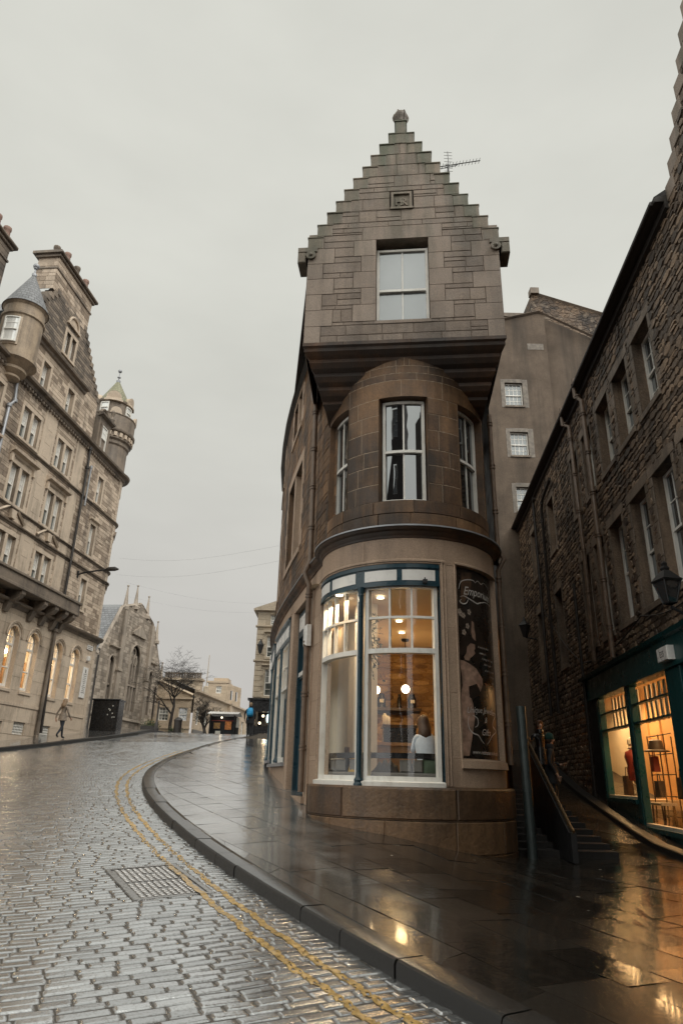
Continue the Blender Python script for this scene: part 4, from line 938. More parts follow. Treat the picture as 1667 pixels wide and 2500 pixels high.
    for h in top: margin(*h, .16)
    for h in ((gw[0][0], gw[1][1], *gw[0][2:]),): margin(*h, .18); b.box(M, gw[0][1], gw[1][0], 21.55, 22.85, -.2, .02)
    P = arch_pts(gc + .35, .50, 23.42, 12); b.tube([M.f(*p, .06) for p in P], .07, 6); b.box(M, gc - .3, gc + 1.0, 23.28, 23.42, 0, .12); b.prism(M, arch_pts(gc + .35, .42, 23.42, 12), 0, .03)
    for s in (-1.05, 2.15 - .02): pass
    for (s0, s1) in ((-1.12, -.02), (2.12, 3.0)):                          # ashlar strips with sunk tablets
        b.box(M, s0, s1, 9.6, 18.3, -.02, .028)
        for z in np.arange(9.9, 18, .72):
            if s1 < 1: b.box(M, s0 + .3, s1 - .3, z, z + .34, .02, .036, bev=.01)
    b.build('window_dressing', 'hdress', T)
    b = MB()
    for z, d, hh in ((8.5, .34, .26), (11.76, .16, .16), (12.42, .14, .14), (15.42, .16, .16), (18.45, .40, .34), (20.95, .34, .30)):
        u0, u1 = (S0, S1) if z < 20 else (-3.6, 1.9)
        b.sweep(M, [(0, z - hh), (d * .3, z - hh * .8), (d * .4, z - hh * .4), (d * .9, z - hh * .3), (d, z), (0, z + .08)], u0, u1, 1)
    for k in range(70):                                                   # dentils under the eaves cornice
        u = S0 + .25 * k
        if u < S1 - .2: b.box(M, u, u + .12, 17.98, 18.10, 0, .16)
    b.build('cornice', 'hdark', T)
    b = MB(); b.box(M, S0, 3.85, 8.86, 9.0, 0, .85, bev=.02); b.box(M, S0, 3.85, 9.0, 9.42, .70, .82); b.box(M, S0, 3.9, 9.42, 9.54, .64, .90, bev=.02); b.box(M, 3.72, 3.85, 9.0, 9.42, 0, .70)
    for c in (-1.2, .75, 1.75, 2.75, 3.5):
        b.prism(plane(M.f(c, 0, 0)[:2], LN, LD), [(0, 7.95), (.12, 7.95), (.22, 8.15), (.30, 8.40), (.62, 8.52), (.78, 8.70), (.78, 8.86), (0, 8.86)], -.16, .16)
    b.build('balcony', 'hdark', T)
    # windows
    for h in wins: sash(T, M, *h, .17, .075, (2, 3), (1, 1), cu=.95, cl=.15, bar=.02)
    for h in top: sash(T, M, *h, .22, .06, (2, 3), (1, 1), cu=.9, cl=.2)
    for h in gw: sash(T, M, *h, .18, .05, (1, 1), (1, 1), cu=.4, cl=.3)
    for (c, r) in arch:
        b = MB(); P = [(c + r, 4.95)] + arch_pts(c, r, 7.10) + [(c - r, 4.95)]; Q = [(c + r - .09, 5.05)] + arch_pts(c, r - .09, 7.10) + [(c - r + .09, 5.05)]
        for i in range(len(P) - 1):
            b.face([M.f(*P[i], -.22), M.f(*P[i + 1], -.22), M.f(*Q[i + 1], -.22), M.f(*Q[i], -.22)]); b.face([M.f(*Q[i], -.22), M.f(*Q[i + 1], -.22), M.f(*Q[i + 1], -.32), M.f(*Q[i], -.32)])
        b.box(M, c - r, c + r, 4.95, 5.06, -.32, -.215); b.box(M, c - r + .05, c + r - .05, 6.72, 6.82, -.32, -.21); b.box(M, c - r + .05, c + r - .05, 5.75, 5.80, -.30, -.23)
        for k in (-.13, .13): b.box(M, c + k - .018, c + k + .018, 6.82, 7.46, -.3, -.235)
        b.box(M, c - r + .05, c + r - .05, 7.1, 7.13, -.298, -.237)
        f = b.build('arched_window', 'white', T); g = MB(); g.face([M.f(u, z, -.27) for u, z in P]); g.build('pane', 'gclear', f)
    for (u0, u1, v0, v1) in bas:
        b = MB()
        for k in range(8): u = u0 + .06 + (u1 - u0 - .12) * k / 7; b.box(M, u - .015, u + .015, v0, v1, -.10, -.06)
        for k in range(5): v = v0 + .04 + (v1 - v0 - .08) * k / 4; b.box(M, u0, u1, v - .014, v + .014, -.104, -.056)
        f = b.build('basement_grille', 'white', T); g = MB(); g.sheet(M, u0, u1, v0, v1, -.25); g.build('pane', 'gdark', f)
    # lit public room behind the arches
    b = MB(); b.sheet(M, -4, 7, 3.9, 8.3, -3.2); b.box(M, -4, 7, 8.0, 8.1, -3.2, -.45); b.box(M, 6.9, 7, 3.9, 8.0, -3.2, -.45); b.box(M, -4, -3.9, 3.9, 8.0, -3.2, -.45); b.build('room_wall', 'plaster', T)
    b = MB(); b.box(M, -4, 7, 3.9, 4.0, -3.2, -.45); b.sheet(M, -4, 7, 4.0, 5.8, -3.15)
    for k in range(12): u = -3.6 + k * .9; b.box(M, u, u + .6, 5.3, 6.9, -3.15, -3.0, bev=.03); b.box(M, u + .06, u + .54, 4.3, 5.0, -2.4, -1.9)
    b.build('wood_panelling', 'wood', T)
    # chimneys
    for (u0, u1, z0, z1, nm, pots) in ((-2.75, .95, 24.0, 26.2, 'hotel', 7), (-9.5, -6.3, 18.5, 23.4, 'hdark', 8)):
        b = MB(); masonry(b, M, u0, u1, z0, z1 - .5, (), (.2, .3), (.4, .8), .012, .012, 0, 1, rng=rg)
        e = plane(M.f(u1, 0, 0)[:2], (-LN[0], -LN[1]), LD); masonry(b, e, 0, 1.1, z0, z1 - .5, (), (.2, .3), (.3, .6), .012, .012, 0, 1, rng=rg)
        e = plane(M.f(u0, 0, -1.1)[:2], LN, (-LD[0], -LD[1])); masonry(b, e, 0, 1.1, z0, z1 - .5, (), (.2, .3), (.3, .6), .012, .012, 0, 1, rng=rg)
        b.box(M, u0 - .05, u1 + .05, z1 - .95, z1 - .85, -1.16, .06, m=2); b.box(M, u0, u1, z1 - .5, z1 - .1, -1.1, .02, m=0); b.box(M, u0 - .12, u1 + .12, z1 - .25, z1 - .1, -1.22, .12, m=2, bev=.03); b.box(M, u0 - .25, u1 + .25, z1 - .1, z1 + .05, -1.35, .25, m=2, bev=.04)
        ch = b.build('chimney', [nm, 'hotelj', 'hdark'], T)
        for k in range(pots):
            c = M.f(u0 + .3 + (u1 - u0 - .6) * k / (pots - 1), 0, -.12 if k % 2 else -.45); b = MB(); b.lathe(c[0], c[1], [(.17, z1), (.15, z1 + .55), (.18, z1 + .58), (.18, z1 + .72), (.13, z1 + .74), (.1, z1 + .5)], 10); b.build('chimney_pot', 'terrap' if k % 3 else 'hdark', ch, smooth=50)
    # roofs
    b = MB(); A = lambda s, z, o: M.f(s, z, o)
    b.face([A(S0, 18.5, 0), A(S1, 18.5, -.4), A(S1 - 1.5, 22.6, -5), A(S0, 22.6, -5)])
    for s in (-1, 1): b.face([A(gc + s * 4.3, 20.9, -.3), A(gc + s * 4.3, 20.9, -6), A(gc, 24.9, -6), A(gc, 24.9, -.3)])
    b.face([A(S1 + .4, 18.5, -1.2), A(S1 + .4, 18.5, -9), A(S1 - 1.5, 22.6, -9), A(S1 - 1.5, 22.6, -5)]); b.build('roof', 'slate', T)
    # bartizan turret
    def turret(s, off, R0, zc, z0, z1, z2, zt, nm, roofm, extra=None):
        c = M.f(s, 0, off); b = MB()
        b.lathe(*c[:2], [(.10, zc), (R0 * .22, zc + .06), (R0 * .46, zc + .16), (R0 * .46, zc + .26), (R0 * .40, zc + .30), (R0 * .70, zc + .46), (R0 * .70, zc + .58), (R0 * .64, zc + .62), (R0 * .94, zc + .80), (R0 * 1.12, zc + .88), (R0 * 1.12, zc + 1.02), (R0 * 1.0, zc + 1.06), (R0, z0), (R0, z1 - .75), (R0 * 1.08, z1 - .70), (R0 * 1.08, z1 - .6), (R0, z1 - .55), (R0, z1 - .15), (R0 * 1.1, z1 - .06), (R0 * 1.14, z1)], 28); b.build('turret_wall', nm, T, smooth=30)
        b = MB(); n = 14; b.lathe(*c[:2], [(R0 * 1.16 * (1 - k / n) + .05 * k / n, z1 - .04 + (z2 - z1) * (k / n)) for k in range(n + 1)], 32); rf = b.build('turret_roof', roofm, T, smooth=30)
        b = MB(); b.lathe(*c[:2], [(.10, z2 - .12), (.12, z2), (.05, z2 + .08), (.03, z2 + .3), (.09, z2 + .33), (.09, z2 + .37), (.03, z2 + .4), (.025, zt - .3)], 12); b.ball(c[0], c[1], zt - .17, .15, 12); b.build('finial', 'lead', rf, smooth=50)
        return c
    turret(-4.3, 0, .88, 17.55, 18.7, 21.35, 23.5, 24.15, 'hsoot', 'slate')
    tw = plane(M.f(-4.3, 0, 0)[:2], (math.cos(R(75)) , math.sin(R(75))), (math.sin(R(75)), -math.cos(R(75))))
    cyl = lambda c, rad, az: Map(lambda u, v, d: (c[0] + (rad + d) * math.cos(R(az) + u / rad), c[1] + (rad + d) * math.sin(R(az) + u / rad), v))
    c1 = M.f(-4.3, 0, 0); mt = cyl(c1, .88, -86); b = MB(); b.box(mt, -.36, .36, 18.98, 20.42, -.03, .05, 4); b.build('window_dressing', 'hdress', T)
    sash(T, mt, -.29, .29, 19.05, 20.35, -.14, .05, (1, 2), (1, 1), nu=4, cu=.9, cl=.8)
    # rounded corner bay carrying the second tower
    c2 = M.f(7.7, 0, -1.2); rb = 1.22; b = MB(); az0 = math.degrees(math.atan2(LN[1], LN[0])); my = cyl(c2, rb, az0)
    bw = [(-.02, .60, z0, z1) for z0, z1 in rows]; bw2 = [(1.15, 1.7, z0, z1) for z0, z1 in rows]
    masonry(b, my, -.05, 3.6, 8.4, 18.4, [(a + .25, e + .25, z0, z1) for a, e, z0, z1 in bw] + bw2, (.2, .3), (.35, .7), .012, .014, 0, 1, rng=rg, du=.3)
    masonry(b, my, -.05, 3.6, 2.0, 8.4, (), (.5, .6), (.9, 1.2), .008, .012, 0, 1, rng=rg, du=.3)
    for (a, e, z0, z1) in bw: reveal(b, my, a + .25, e + .25, z0, z1, .25, nu=3)
    for h in bw2: reveal(b, my, *h, .25, nu=3)
    b.build('corner_bay_wall', ['hdress', 'hotelj'], T)
    for (a, e, z0, z1) in bw: sash(T, my, a + .25, e + .25, z0, z1, .18, .06, (2, 2), (1, 1), nu=4, cu=.85, cl=.3)
    for h in bw2: sash(T, my, *h, .18, .06, (2, 2), (1, 1), nu=4, cu=.85, cl=.3)
    b = MB()
    for z, d, hh in ((8.5, .34, .26), (11.76, .16, .16), (12.42, .14, .14), (15.42, .16, .16), (18.45, .42, .34)): b.sweep(my, [(0, z - hh), (d * .3, z - hh * .8), (d * .4, z - hh * .4), (d * .9, z - hh * .3), (d, z), (0, z + .08)], -.3, 3.6, 16)
    for z in (11.45, 14.6):                                                # little gablets over the bay windows
        b.prism(my, [(.15, z), (.95, z), (.95, z + .1), (.55, z + .42), (.15, z + .1)], 0, .12)
    b.build('cornice', 'hdark', T)
    b = MB(); r = 1.35
    b.lathe(*c2[:2], [(1.3, 18.5), (1.22, 18.8), (1.22, 20.2), (1.30, 20.3), (1.30, 20.5), (1.42, 20.6), (1.42, 20.7), (1.40, 21.0), (1.52, 21.05), (1.56, 21.12), (1.56, 21.22), (1.46, 21.26), (1.46, 22.15), (1.50, 22.2), (1.50, 22.26), (1.35, 22.26), (1.35, 21.6), (1.05, 21.6)], 30); b.lathe(*c2[:2], [(1.05, 21.5), (1.05, 23.2), (1.15, 23.26), (1.18, 23.36), (.9, 23.4)], 28)
    tw2 = b.build('tower_drum', 'hdark', T, smooth=30); b = MB(); b.lathe(*c2[:2], [(1.41, 20.70), (1.435, 20.72), (1.435, 20.74), (1.41, 20.76)], 30)
    for k in range(26):
        a = k * 360 / 26; q = cyl(c2, 1.40, a); b.box(q, -.09, .09, 20.72, 20.98, 0, .09)
    b.build('dentil_course', 'hdress', tw2)
    for az in (-62, 10, -140):
        b = MB(); q = cyl(c2, 1.46, az); b.prism(q, [(-.38, 22.2)] + arch_pts(0, .32, 22.32, 8)[::-1] + [(.38, 22.2)], -.1, .06); b.build('parapet_gablet', 'hdress', tw2)
        b = MB(); q = cyl(c2, 1.05, az - 12); b.prism(q, [(-.45, 23.3)] + arch_pts(0, .42, 23.5, 8)[::-1] + [(.45, 23.3)], -.3, .12); b.box(q, -.5, .5, 23.22, 23.34, -.2, .2, 3); b.build('dormer_gablet', 'hdress', tw2)
    b = MB(); n = 14; b.lathe(*c2[:2], [(1.08 * (1 - k / n) + .05 * k / n, 23.36 + 1.95 * k / n) for k in range(n + 1)], 32); rf = b.build('tower_roof', 'slateg', T, smooth=30)
    b = MB(); b.lathe(*c2[:2], [(.13, 25.15), (.14, 25.3), (.05, 25.38), (.03, 25.5), (.11, 25.55), (.11, 25.6), (.025, 25.65), (.025, 25.95)], 12); b.ball(c2[0], c2[1], 26.05, .13, 12); b.build('finial', 'lead', rf, smooth=50)
    for az in (-98, -15): q = cyl(c2, 1.05, az); sash(T, q, -.25, .25, 22.35, 23.1, -.12, .05, (1, 1), (1, 1), nu=2, cu=.7, cl=.7)
    # dormer beside the tower
    b = MB(); b.box(M, 4.05, 5.5, 18.5, 20.7, -1.5, -.02); b.box(M, 4.25, 4.42, 18.6, 20.3, -.02, .06); b.box(M, 5.08, 5.25, 18.6, 20.3, -.02, .06); b.sweep(M, [(-.1, 20.6), (.2, 20.72), (.22, 20.82), (-.1, 20.9)], 3.95, 5.6, 1); b.tube([M.f(4.2 + .55 * k, 20.9 + h, -.2) for k, h in ((0, 0), (.5, .35), (1, .5), (1.6, .35), (2.2, 0))], .09, 6); c = M.f(5.45, 0, 0); b.lathe(c[0], c[1], [(.13, 20.9), (.16, 21.1), (.07, 21.3), (.1, 21.45), (.14, 21.6), (.04, 21.75)], 8); b.build('dormer', 'hdark', T)
    sash(T, M, 4.42, 5.08, 18.7, 20.2, -.03, .05, (2, 2), (1, 1), cu=.85, cl=.5)
    # downpipes
    for (pts, r, m) in (([(3.3, 18.1), (3.36, 17.0), (3.36, 9.6)], .07, 'pipedk'), ([(3.75, 17.2), (3.75, 14.9)], .05, 'lead'), ([(3.15, 8.6), (3.1, 8.0), (3.45, 3.2)], .07, 'pipedk'), ([(3.1, 8.0), (3.1, 3.1)], .09, 'hdark'), ([(-4.0, 18.0), (-3.8, 16.9), (-4.1, 16.5), (-4.1, 9.6)], .07, 'lead')):
        b = MB(); b.tube([M.f(u, z, .14) for u, z in pts], r, 8)
        for (u, z) in pts[:-1]: c = M.f(u, 0, .14); b.lathe(c[0], c[1], [(r, z - .1), (r * 1.6, z - .08), (r * 1.6, z + .06), (r, z + .08)], 8)
        b.build('downpipe', m, T, smooth=50)
    return T
HT = hotel()
def hotel_bits():
    M = HM
    for i, s in enumerate((-.15, 1.55, 3.9, 5.7)):
        c = M.f(s, 7.0, -1.3); b = MB(); b.ball(c[0], c[1], 6.72, .13, 14); b.tube([(c[0], c[1], 6.85), (c[0], c[1], 8.0)], .012, 5)
        o = b.build('globe_lamp', 'lampw', smooth=60); tag(o, ['glowing globe lamp inside the hotel arched window at the picture edge', 'glowing globe lamp inside the second arched window, left of the drainpipe', 'glowing globe lamp inside the third arched window, right of the drainpipe', 'glowing globe lamp inside the arched window beside the white sign board'][i], 'lamp', 'globe lamps in the hotel room')
    t = thing('wall_street_lamp', 'black street lamp arm reaching out from the hotel wall', 'street lamp', M.f(4.55, 11.3, .05))
    b = MB(); b.tube([M.f(4.5, 11.25, .02), M.f(4.5, 11.35, .3), M.f(4.6, 11.5, 1.0), M.f(4.65, 11.56, 1.5)], .045, 8); b.tube([M.f(4.5, 11.1, .03), M.f(4.5, 11.45, .03)], .06, 6); b.build('arm', 'iron', t, smooth=50)
    b = MB(); b.tube([M.f(4.65, 11.58, 1.45), M.f(4.66, 11.6, 1.6), M.f(4.68, 11.62, 1.95), M.f(4.7, 11.6, 2.15)], [.05, .11, .12, .04], 10); b.build('lamp_head', 'pipedk', t, smooth=50)
    t = thing('sign_board', 'tall pale notice board on the hotel wall beside the last arched window', 'sign', M.f(7.05, 5.6, .05)); b = MB(); b.box(M, 6.78, 7.35, 5.2, 6.8, .02, .07, bev=.01); b.build('board', 'panelw', t); b = MB()
    for k in range(14):
        if k in (0, 1, 13): continue
        z = 6.6 - k * .095; w = random.uniform(.10, .2); b.box(M, 7.06 - w, 7.06 + w, z, z + .03, .07, .074)
    b.box(M, 7.0, 7.12, 6.5, 6.68, .07, .074); b.build('print', 'grey', t)
    t = thing('street_plaque', 'small cream street name plaque high on the hotel corner', 'sign', M.f(7.0, 8.0, .05)); b = MB(); b.box(M, 6.85, 7.5, 7.75, 8.0, .02, .06); b.build('plate', 'panelw', t); b = MB()
    for k in range(8): b.box(M, 6.9 + k * .068, 6.94 + k * .068, 7.89, 7.95, .06, .064); b.box(M, 6.93 + k * .06, 6.965 + k * .06, 7.80, 7.85, .06, .064)
    b.build('print', 'grey', t)
    b = MB(); b.box(M, 7.0, 7.2, 7.15, 7.4, .02, .16, bev=.03); tag(b.build('alarm_box', 'panelw'), 'small white alarm box above the notice board on the hotel wall', 'alarm box')
hotel_bits()

# ------------------------------------------------------------------ the church
def church():
    M = CM; T = thing('church_building', 'grey stone church with tall traceried window, low gable and stone spirelets', 'building', M.f(24, 4, 0)); rg = random.Random(41)
    out = [(17.4, 9.3), (20.3, 13.3), (20.98, 13.55), (23.9, 14.42), (26.7, 13.5), (27.3, 13.0), (30.3, 9.0)]
    def lim(z):
        lo = np.interp(z, [9.3, 13.3], [17.4, 20.3]) if z < 13.3 else np.interp(z, [13.3, 14.42], [20.6, 23.7]); hi = np.interp(z, [9.0, 13.0], [30.3, 27.3]) if z < 13 else np.interp(z, [13, 14.42], [27.0, 24.1])
        if z < 9.3: lo = 17.4
        if z < 9.0: hi = 30.3
        return (float(lo), float(hi))
    H = [(19.3, 20.3, 6.0, 9.6), (22.9, 25.1, 6.0, 11.1), (27.2, 28.1, 6.0, 9.6)]
    b = MB(); masonry(b, M, 17.4, 30.3, 3.4, 14.4, H, (.18, .3), (.35, .8), .012, .012, 0, 1, lim, rg, .15)
    for h in H: reveal(b, M, *h, .4)
    b.build('front_wall', ['church', 'churchj'], T)
    b = MB()
    for p, q in zip(out, out[1:]): b.tube([M.f(*p, -.08), M.f(*q, -.08)], .14, 4)
    for u in (20.9, 26.6): b.box(M, u - .28, u + .28, 3.4, 13.2, 0, .22, bev=.03); b.box(M, u - .36, u + .36, 3.4, 5.2, 0, .4, bev=.05); b.box(M, u - .36, u + .36, 8.6, 8.75, 0, .3)
    for (u, z, h) in ((20.9, 13.5, 1.6), (22.75, 13.95, 1.65), (25.3, 13.75, 1.6), (28.0, 12.2, 1.6), (30.2, 9.0, 1.6)):
        c = M.f(u, 0, -.05); b.lathe(c[0], c[1], [(.30, z - .25), (.30, z), (.22, z + .08), (.18, z + .2), (.045, z + h), (.10, z + h + .03), (.10, z + h + .1), (.0, z + h + .14)], 8)
    for (u0, u1, z, r) in ((19.3, 20.3, 9.6, 0), (27.2, 28.1, 9.6, 0)): b.sweep(M, [(0, 10.1), (.22, 10.2), (.22, 10.3), (0, 10.36)], u0 - .4, u1 + .4)
    b.prism(M, [(22.6, 11.75), (25.4, 11.75), (25.4, 11.88), (24.0, 12.6), (22.6, 11.88)], 0, .22); b.sweep(M, [(0, 5.2), (.15, 5.25), (.1, 5.4), (0, 5.45)], 17.4, 30.3)
    b.build('buttress', 'church', T, smooth=30)
    for (u0, u1, v0, v1) in H:
        b = MB(); c = (u0 + u1) / 2; w = (u1 - u0) / 2; zs = v1 - w * 1.25; n = 3 if w > .8 else 1
        L = [(u0, v0)] + [(u0 + w * (1 - math.cos(t)) * 1.0, zs + w * 1.25 * math.sin(t)) for t in np.linspace(0, math.pi / 2, 8)]; Rr = [(2 * c - u, z) for u, z in reversed(L)]
        for s, P in ((1, L), (-1, [(2 * c - u, z) for u, z in L])):            # solid spandrels of the pointed head
            for p, q in zip(P[1:], P[2:]): b.face([M.f(*p, -.02), M.f(*q, -.02), M.f(q[0], v1, -.02), M.f(p[0], v1, -.02)])
            b.tube([M.f(*p, -.02) for p in P], .09, 6)
        for k in range(n): u = u0 + (u1 - u0) * (k + 1) / (n + 1); b.box(M, u - .07, u + .07, v0, zs + w * .55, -.3, -.1, bev=.02)
        b.box(M, u0, u1, v0 + (zs - v0) * .5, v0 + (zs - v0) * .5 + .12, -.3, -.11)
        if n == 3:
            for (x, z, r) in ((c - .5, zs + .15, .34), (c + .5, zs + .15, .34), (c, zs + .75, .36)): b.tube([M.f(x + r * math.cos(t), z + r * math.sin(t), -.18) for t in np.linspace(0, 6.283, 13)], .055, 5)
        f = b.build('traceried_window', 'church', T); g = MB(); g.sheet(M, u0, u1, v0, v1, -.25); g.build('pane', 'gchurch', f)
    b = MB(); A = lambda u, z, d: M.f(u, z, d)
    b.face([A(17.4, 9.3, -.1), A(20.7, 13.4, -.1), A(20.7, 13.4, -14), A(17.4, 9.3, -14)]); b.face([A(20.7, 13.4, -.1), A(23.9, 14.4, -.1), A(23.9, 14.4, -14), A(20.7, 13.4, -14)]); b.face([A(23.9, 14.4, -.1), A(27, 13.3, -.1), A(27, 13.3, -14), A(23.9, 14.4, -14)]); b.face([A(27, 13.3, -.1), A(30.3, 9, -.1), A(30.3, 9, -14), A(27, 13.3, -14)]); b.build('roof', 'slate', T)
    b = MB(); e = plane(M.f(17.4, 0, 0)[:2], (-LN[0], -LN[1]), (-LD[0], -LD[1])); masonry(b, e, 0, 13, 3.4, 9.3, (), (.2, .3), (.4, .8), .012, .012, rng=rg); b.build('side_wall', ['church', 'churchj'], T)
    b = MB(); b.box(M, 17.5, 17.62, 9.4, 9.7, -.1, .05); b.tube([A(17.3, 9.2, .12), A(17.3, 4, .12)], .07, 6); b.tube([A(28.9, 8.4, .1), A(28.9, 4, .1)], .06, 6); b.build('downpipe', 'pipedk', T)
church()

# ------------------------------------------------------------------ far end of the street
def far():
    rg = random.Random(51)
    FM = plane((0, 60.), (1, 0), (0, -1))
    # house with the half gable
    T = thing('stone_house', 'two-storey tan stone house with long row of chimney pots behind the bare tree', 'house', (-14, 60, 4.2))
    H = [(-15.2, -14.35, 5.75, 6.85), (-13.5, -12.75, 5.75, 6.85), (-15.25, -14.5, 4.1, 4.75), (-13.6, -12.8, 4.1, 4.75)]
    b = MB(); masonry(b, FM, -17.5, -12.45, 3.6, 8.9, H, (.24, .34), (.5, .9), .01, .012, 0, 0, lambda z: (-17.5, -12.45 if z < 7.8 else -12.45 - (z - 7.8) * 2.55), rg)
    for h in H: reveal(b, FM, *h, .2)
    b.box(FM, -17.5, -12.4, 7.55, 7.7, 0, .16); b.box(FM, -17.5, -12.4, 5.1, 5.2, 0, .08); b.tube([FM.f(-15.4, 9.05, .05), FM.f(-12.4, 7.9, .05)], .14, 4); b.build('wall', 'tan', T)
    for h in H: sash(T, FM, *h, .12, .06, (3, 2), (3, 2), cu=.35, cl=.3, bar=.03)
    b = MB(); b.face([FM.f(-15.4, 9.0, 0), FM.f(-12.3, 7.85, 0), FM.f(-12.3, 7.85, -9), FM.f(-15.4, 9.0, -9)]); b.face([FM.f(-17.5, 8.9, 0), FM.f(-15.4, 9.0, 0), FM.f(-15.4, 9.0, -9), FM.f(-17.5, 8.9, -9)]); b.build('roof', 'slate', T)
    b = MB(); masonry(b, plane((0, 66.), (1, 0), (0, -1)), -16.7, -13.0, 7, 10.05, (), (.25, .35), (.5, .9), .01, .01, 0, 0, rng=rg); b.cube(-16.85, -12.85, 65.8, 67, 9.9, 10.1); b.cube(-16.7, -13.0, 66.02, 67, 7, 9.9); b.cube(-17.9, -16.6, 63, 64, 8, 10.4); b.cube(-18.0, -16.5, 62.9, 64.1, 10.3, 10.5); ch = b.build('chimney', 'tan', T)
    for k in range(14): b = MB(); x = -16.5 + 3.3 * k / 13; b.lathe(x, 66.4, [(.12, 10.1), (.10, 10.5), (.13, 10.55), (.13, 10.65), (.09, 10.7)], 8); b.build('chimney_pot', 'hdark', ch)
    for k in range(3): b = MB(); b.lathe(-17.7 + .4 * k, 63.5, [(.14, 10.5), (.12, 11.0), (.15, 11.1), (.1, 11.15)], 8); b.build('chimney_pot', 'terrap', ch)
    # lower range running away down the hill
    D = Vector((3.2, 30)).normalized(); T = thing('terraced_row', 'long plain stone terrace receding downhill behind the market kiosk', 'building', (-12, 62, 4.2)); RMp = plane((-12.4, 60.6), (D.x, D.y), (D.y, -D.x)); Hs = [(1 + 2.4 * k, 2.0 + 2.4 * k, z, z + 1.5) for k in range(9) for z in (5.6,)] + [(1 + 2.4 * k, 2.2 + 2.4 * k, 3.4, 5.0) for k in range(9)]
    b = MB(); masonry(b, RMp, 0, 26, 2.5, 8.3, Hs, (.3, .4), (.6, 1.1), .01, .01, 0, 0, rng=rg); b.sweep(RMp, [(0, 8.2), (.3, 8.3), (.3, 8.45), (0, 8.5)], 0, 26)
    for h in Hs: reveal(b, RMp, *h, .2)
    b.build('wall', 'tan', T)
    for h in Hs: sash(T, RMp, *h, .12, .07, (2, 2), (2, 2), cu=.4, cl=.3, bar=.03)
    b = MB(); b.face([RMp.f(0, 8.4, .2), RMp.f(26, 8.4, .2), RMp.f(26, 10, -4), RMp.f(0, 10, -4)]); b.build('roof', 'slate', T)
    b = MB(); b.box(RMp, .2, 3.2, 3.4, 5.15, -.02, .12); b.build('shop_fascia', 'grey', T)
    b = MB(); b.tube([(-12.3, 65, 8.5), (-12.25, 65, 12.2)], [.05, .03], 6); b.lathe(-12.3, 65, [(.3, 8.2), (.25, 9.2), (.12, 9.3)], 8); tag(b.build('flagpole', 'pale'), 'bare flagpole rising behind the tan stone house', 'flagpole')
    # square tower block
    T = thing('tower_house', 'square flat-topped stone tower rising behind the market kiosk', 'building', (-12.6, 75, 4)); TM = plane((0, 75.), (1, 0), (0, -1)); Hs = [(-13.1, -12.5, 9.75, 10.5)]
    b = MB(); masonry(b, TM, -14.0, -11.9, 3, 10.9, Hs, (.35, .45), (.7, 1.2), .012, .012, 0, 0, rng=rg); reveal(b, TM, *Hs[0], .2); e = plane((-11.9, 75), (.25, .968), (.968, -.25)); masonry(b, e, 0, 4, 3, 10.8, [(1, 1.6, 9.2, 10.2), (2.4, 3, 9.2, 10.2)], (.35, .45), (.7, 1.2), .012, .012, 0, 0, rng=rg); b.box(TM, -14.1, -11.8, 10.85, 11.05, -3, .1); b.box(TM, -13.9, -10.9, 3, 8.5, .5, 3); b.box(TM, -14, -10.8, 8.4, 8.6, .4, 3.1); b.cube(-13.6, -12.0, 76, 78, 11.05, 11.5); b.build('wall', 'tan', T)
    sash(T, TM, *Hs[0], .1, .08, (2, 1), (2, 1), cu=.5, cl=.4); g = MB(); g.sheet(e, 1, 1.6, 9.2, 10.2, -.1); g.sheet(e, 2.4, 3, 9.2, 10.2, -.1); g.build('pane', 'gdark', T)
    T = thing('far_terrace', 'small grey stone terrace with chimneys far behind the walking person', 'building', (-9, 90, 3)); b = MB(); b.cube(-11.5, -6.5, 90, 96, 2, 7.3); b.cube(-11.2, -10.6, 90.2, 91, 7.3, 9.0); b.face([(-11.5, 89.8, 7.3), (-6.5, 89.8, 6.6), (-6.5, 93, 8.2), (-11.5, 93, 8.9)], 1); b.cube(-10.3, -9.9, 90.2, 91, 7.6, 9.2); b.build('wall', ['pale', 'slate'], T)
    for k in range(4): sash(T, plane((0, 90.), (1, 0), (0, -1)), -10.8 + k * 1.1, -10.2 + k * 1.1, 5.2, 6.4, -.02, .07, cu=.4, cl=.3)
    # pale building at the end of the right-hand side
    PM = plane((0, 45.), (1, 0), (0, -1)); T = thing('classical_building', 'pale classical stone building with pediment and black shopfront beyond the curved wing', 'building', (-3, 45, 4.2))
    H = [(-4.75, -3.75, 6.4, 8.1), (-4.75, -3.75, 8.9, 10.3), (-4.6, -3.8, 11.05, 11.75), (-2.4, -1.4, 6.4, 8.1), (-2.4, -1.4, 8.9, 10.3)]
    b = MB(); masonry(b, PM, -5.45, 2, 6.2, 12.0, H, (.26, .34), (.5, .95), .008, .01, 0, 0, rng=rg)
    for h in H: reveal(b, PM, *h, .2)
    for z in (8.55, 10.85): b.sweep(PM, [(0, z), (.15, z + .06), (.15, z + .14), (0, z + .18)], -5.55, 2)
    b.prism(PM, [(-5.75, 12.0), (2.0, 12.0), (2, 13.6), (-1.7, 13.6), (-5.75, 12.12)], -3, .22)
    for i, z in enumerate(np.arange(6.3, 10.8, .34)): b.box(PM, -5.45, -5.0 if i % 2 else -4.85, z + .01, z + .33, -.02, .05, bev=.02)
    for h in H[:2] + H[3:]: b.sweep(PM, [(0, h[3] + .18), (.2, h[3] + .25), (.2, h[3] + .33), (0, h[3] + .36)], h[0] - .2, h[1] + .2); b.box(PM, h[0] - .1, h[1] + .1, h[2] - .14, h[2], 0, .1)
    e = plane((-5.45, 45), (.1, .995), (-.995, .1)); masonry(b, e, 0, 16, 3.8, 12, (), (.26, .34), (.5, .95), .008, .01, 0, 0, rng=rg); b.build('wall', 'pale', T)
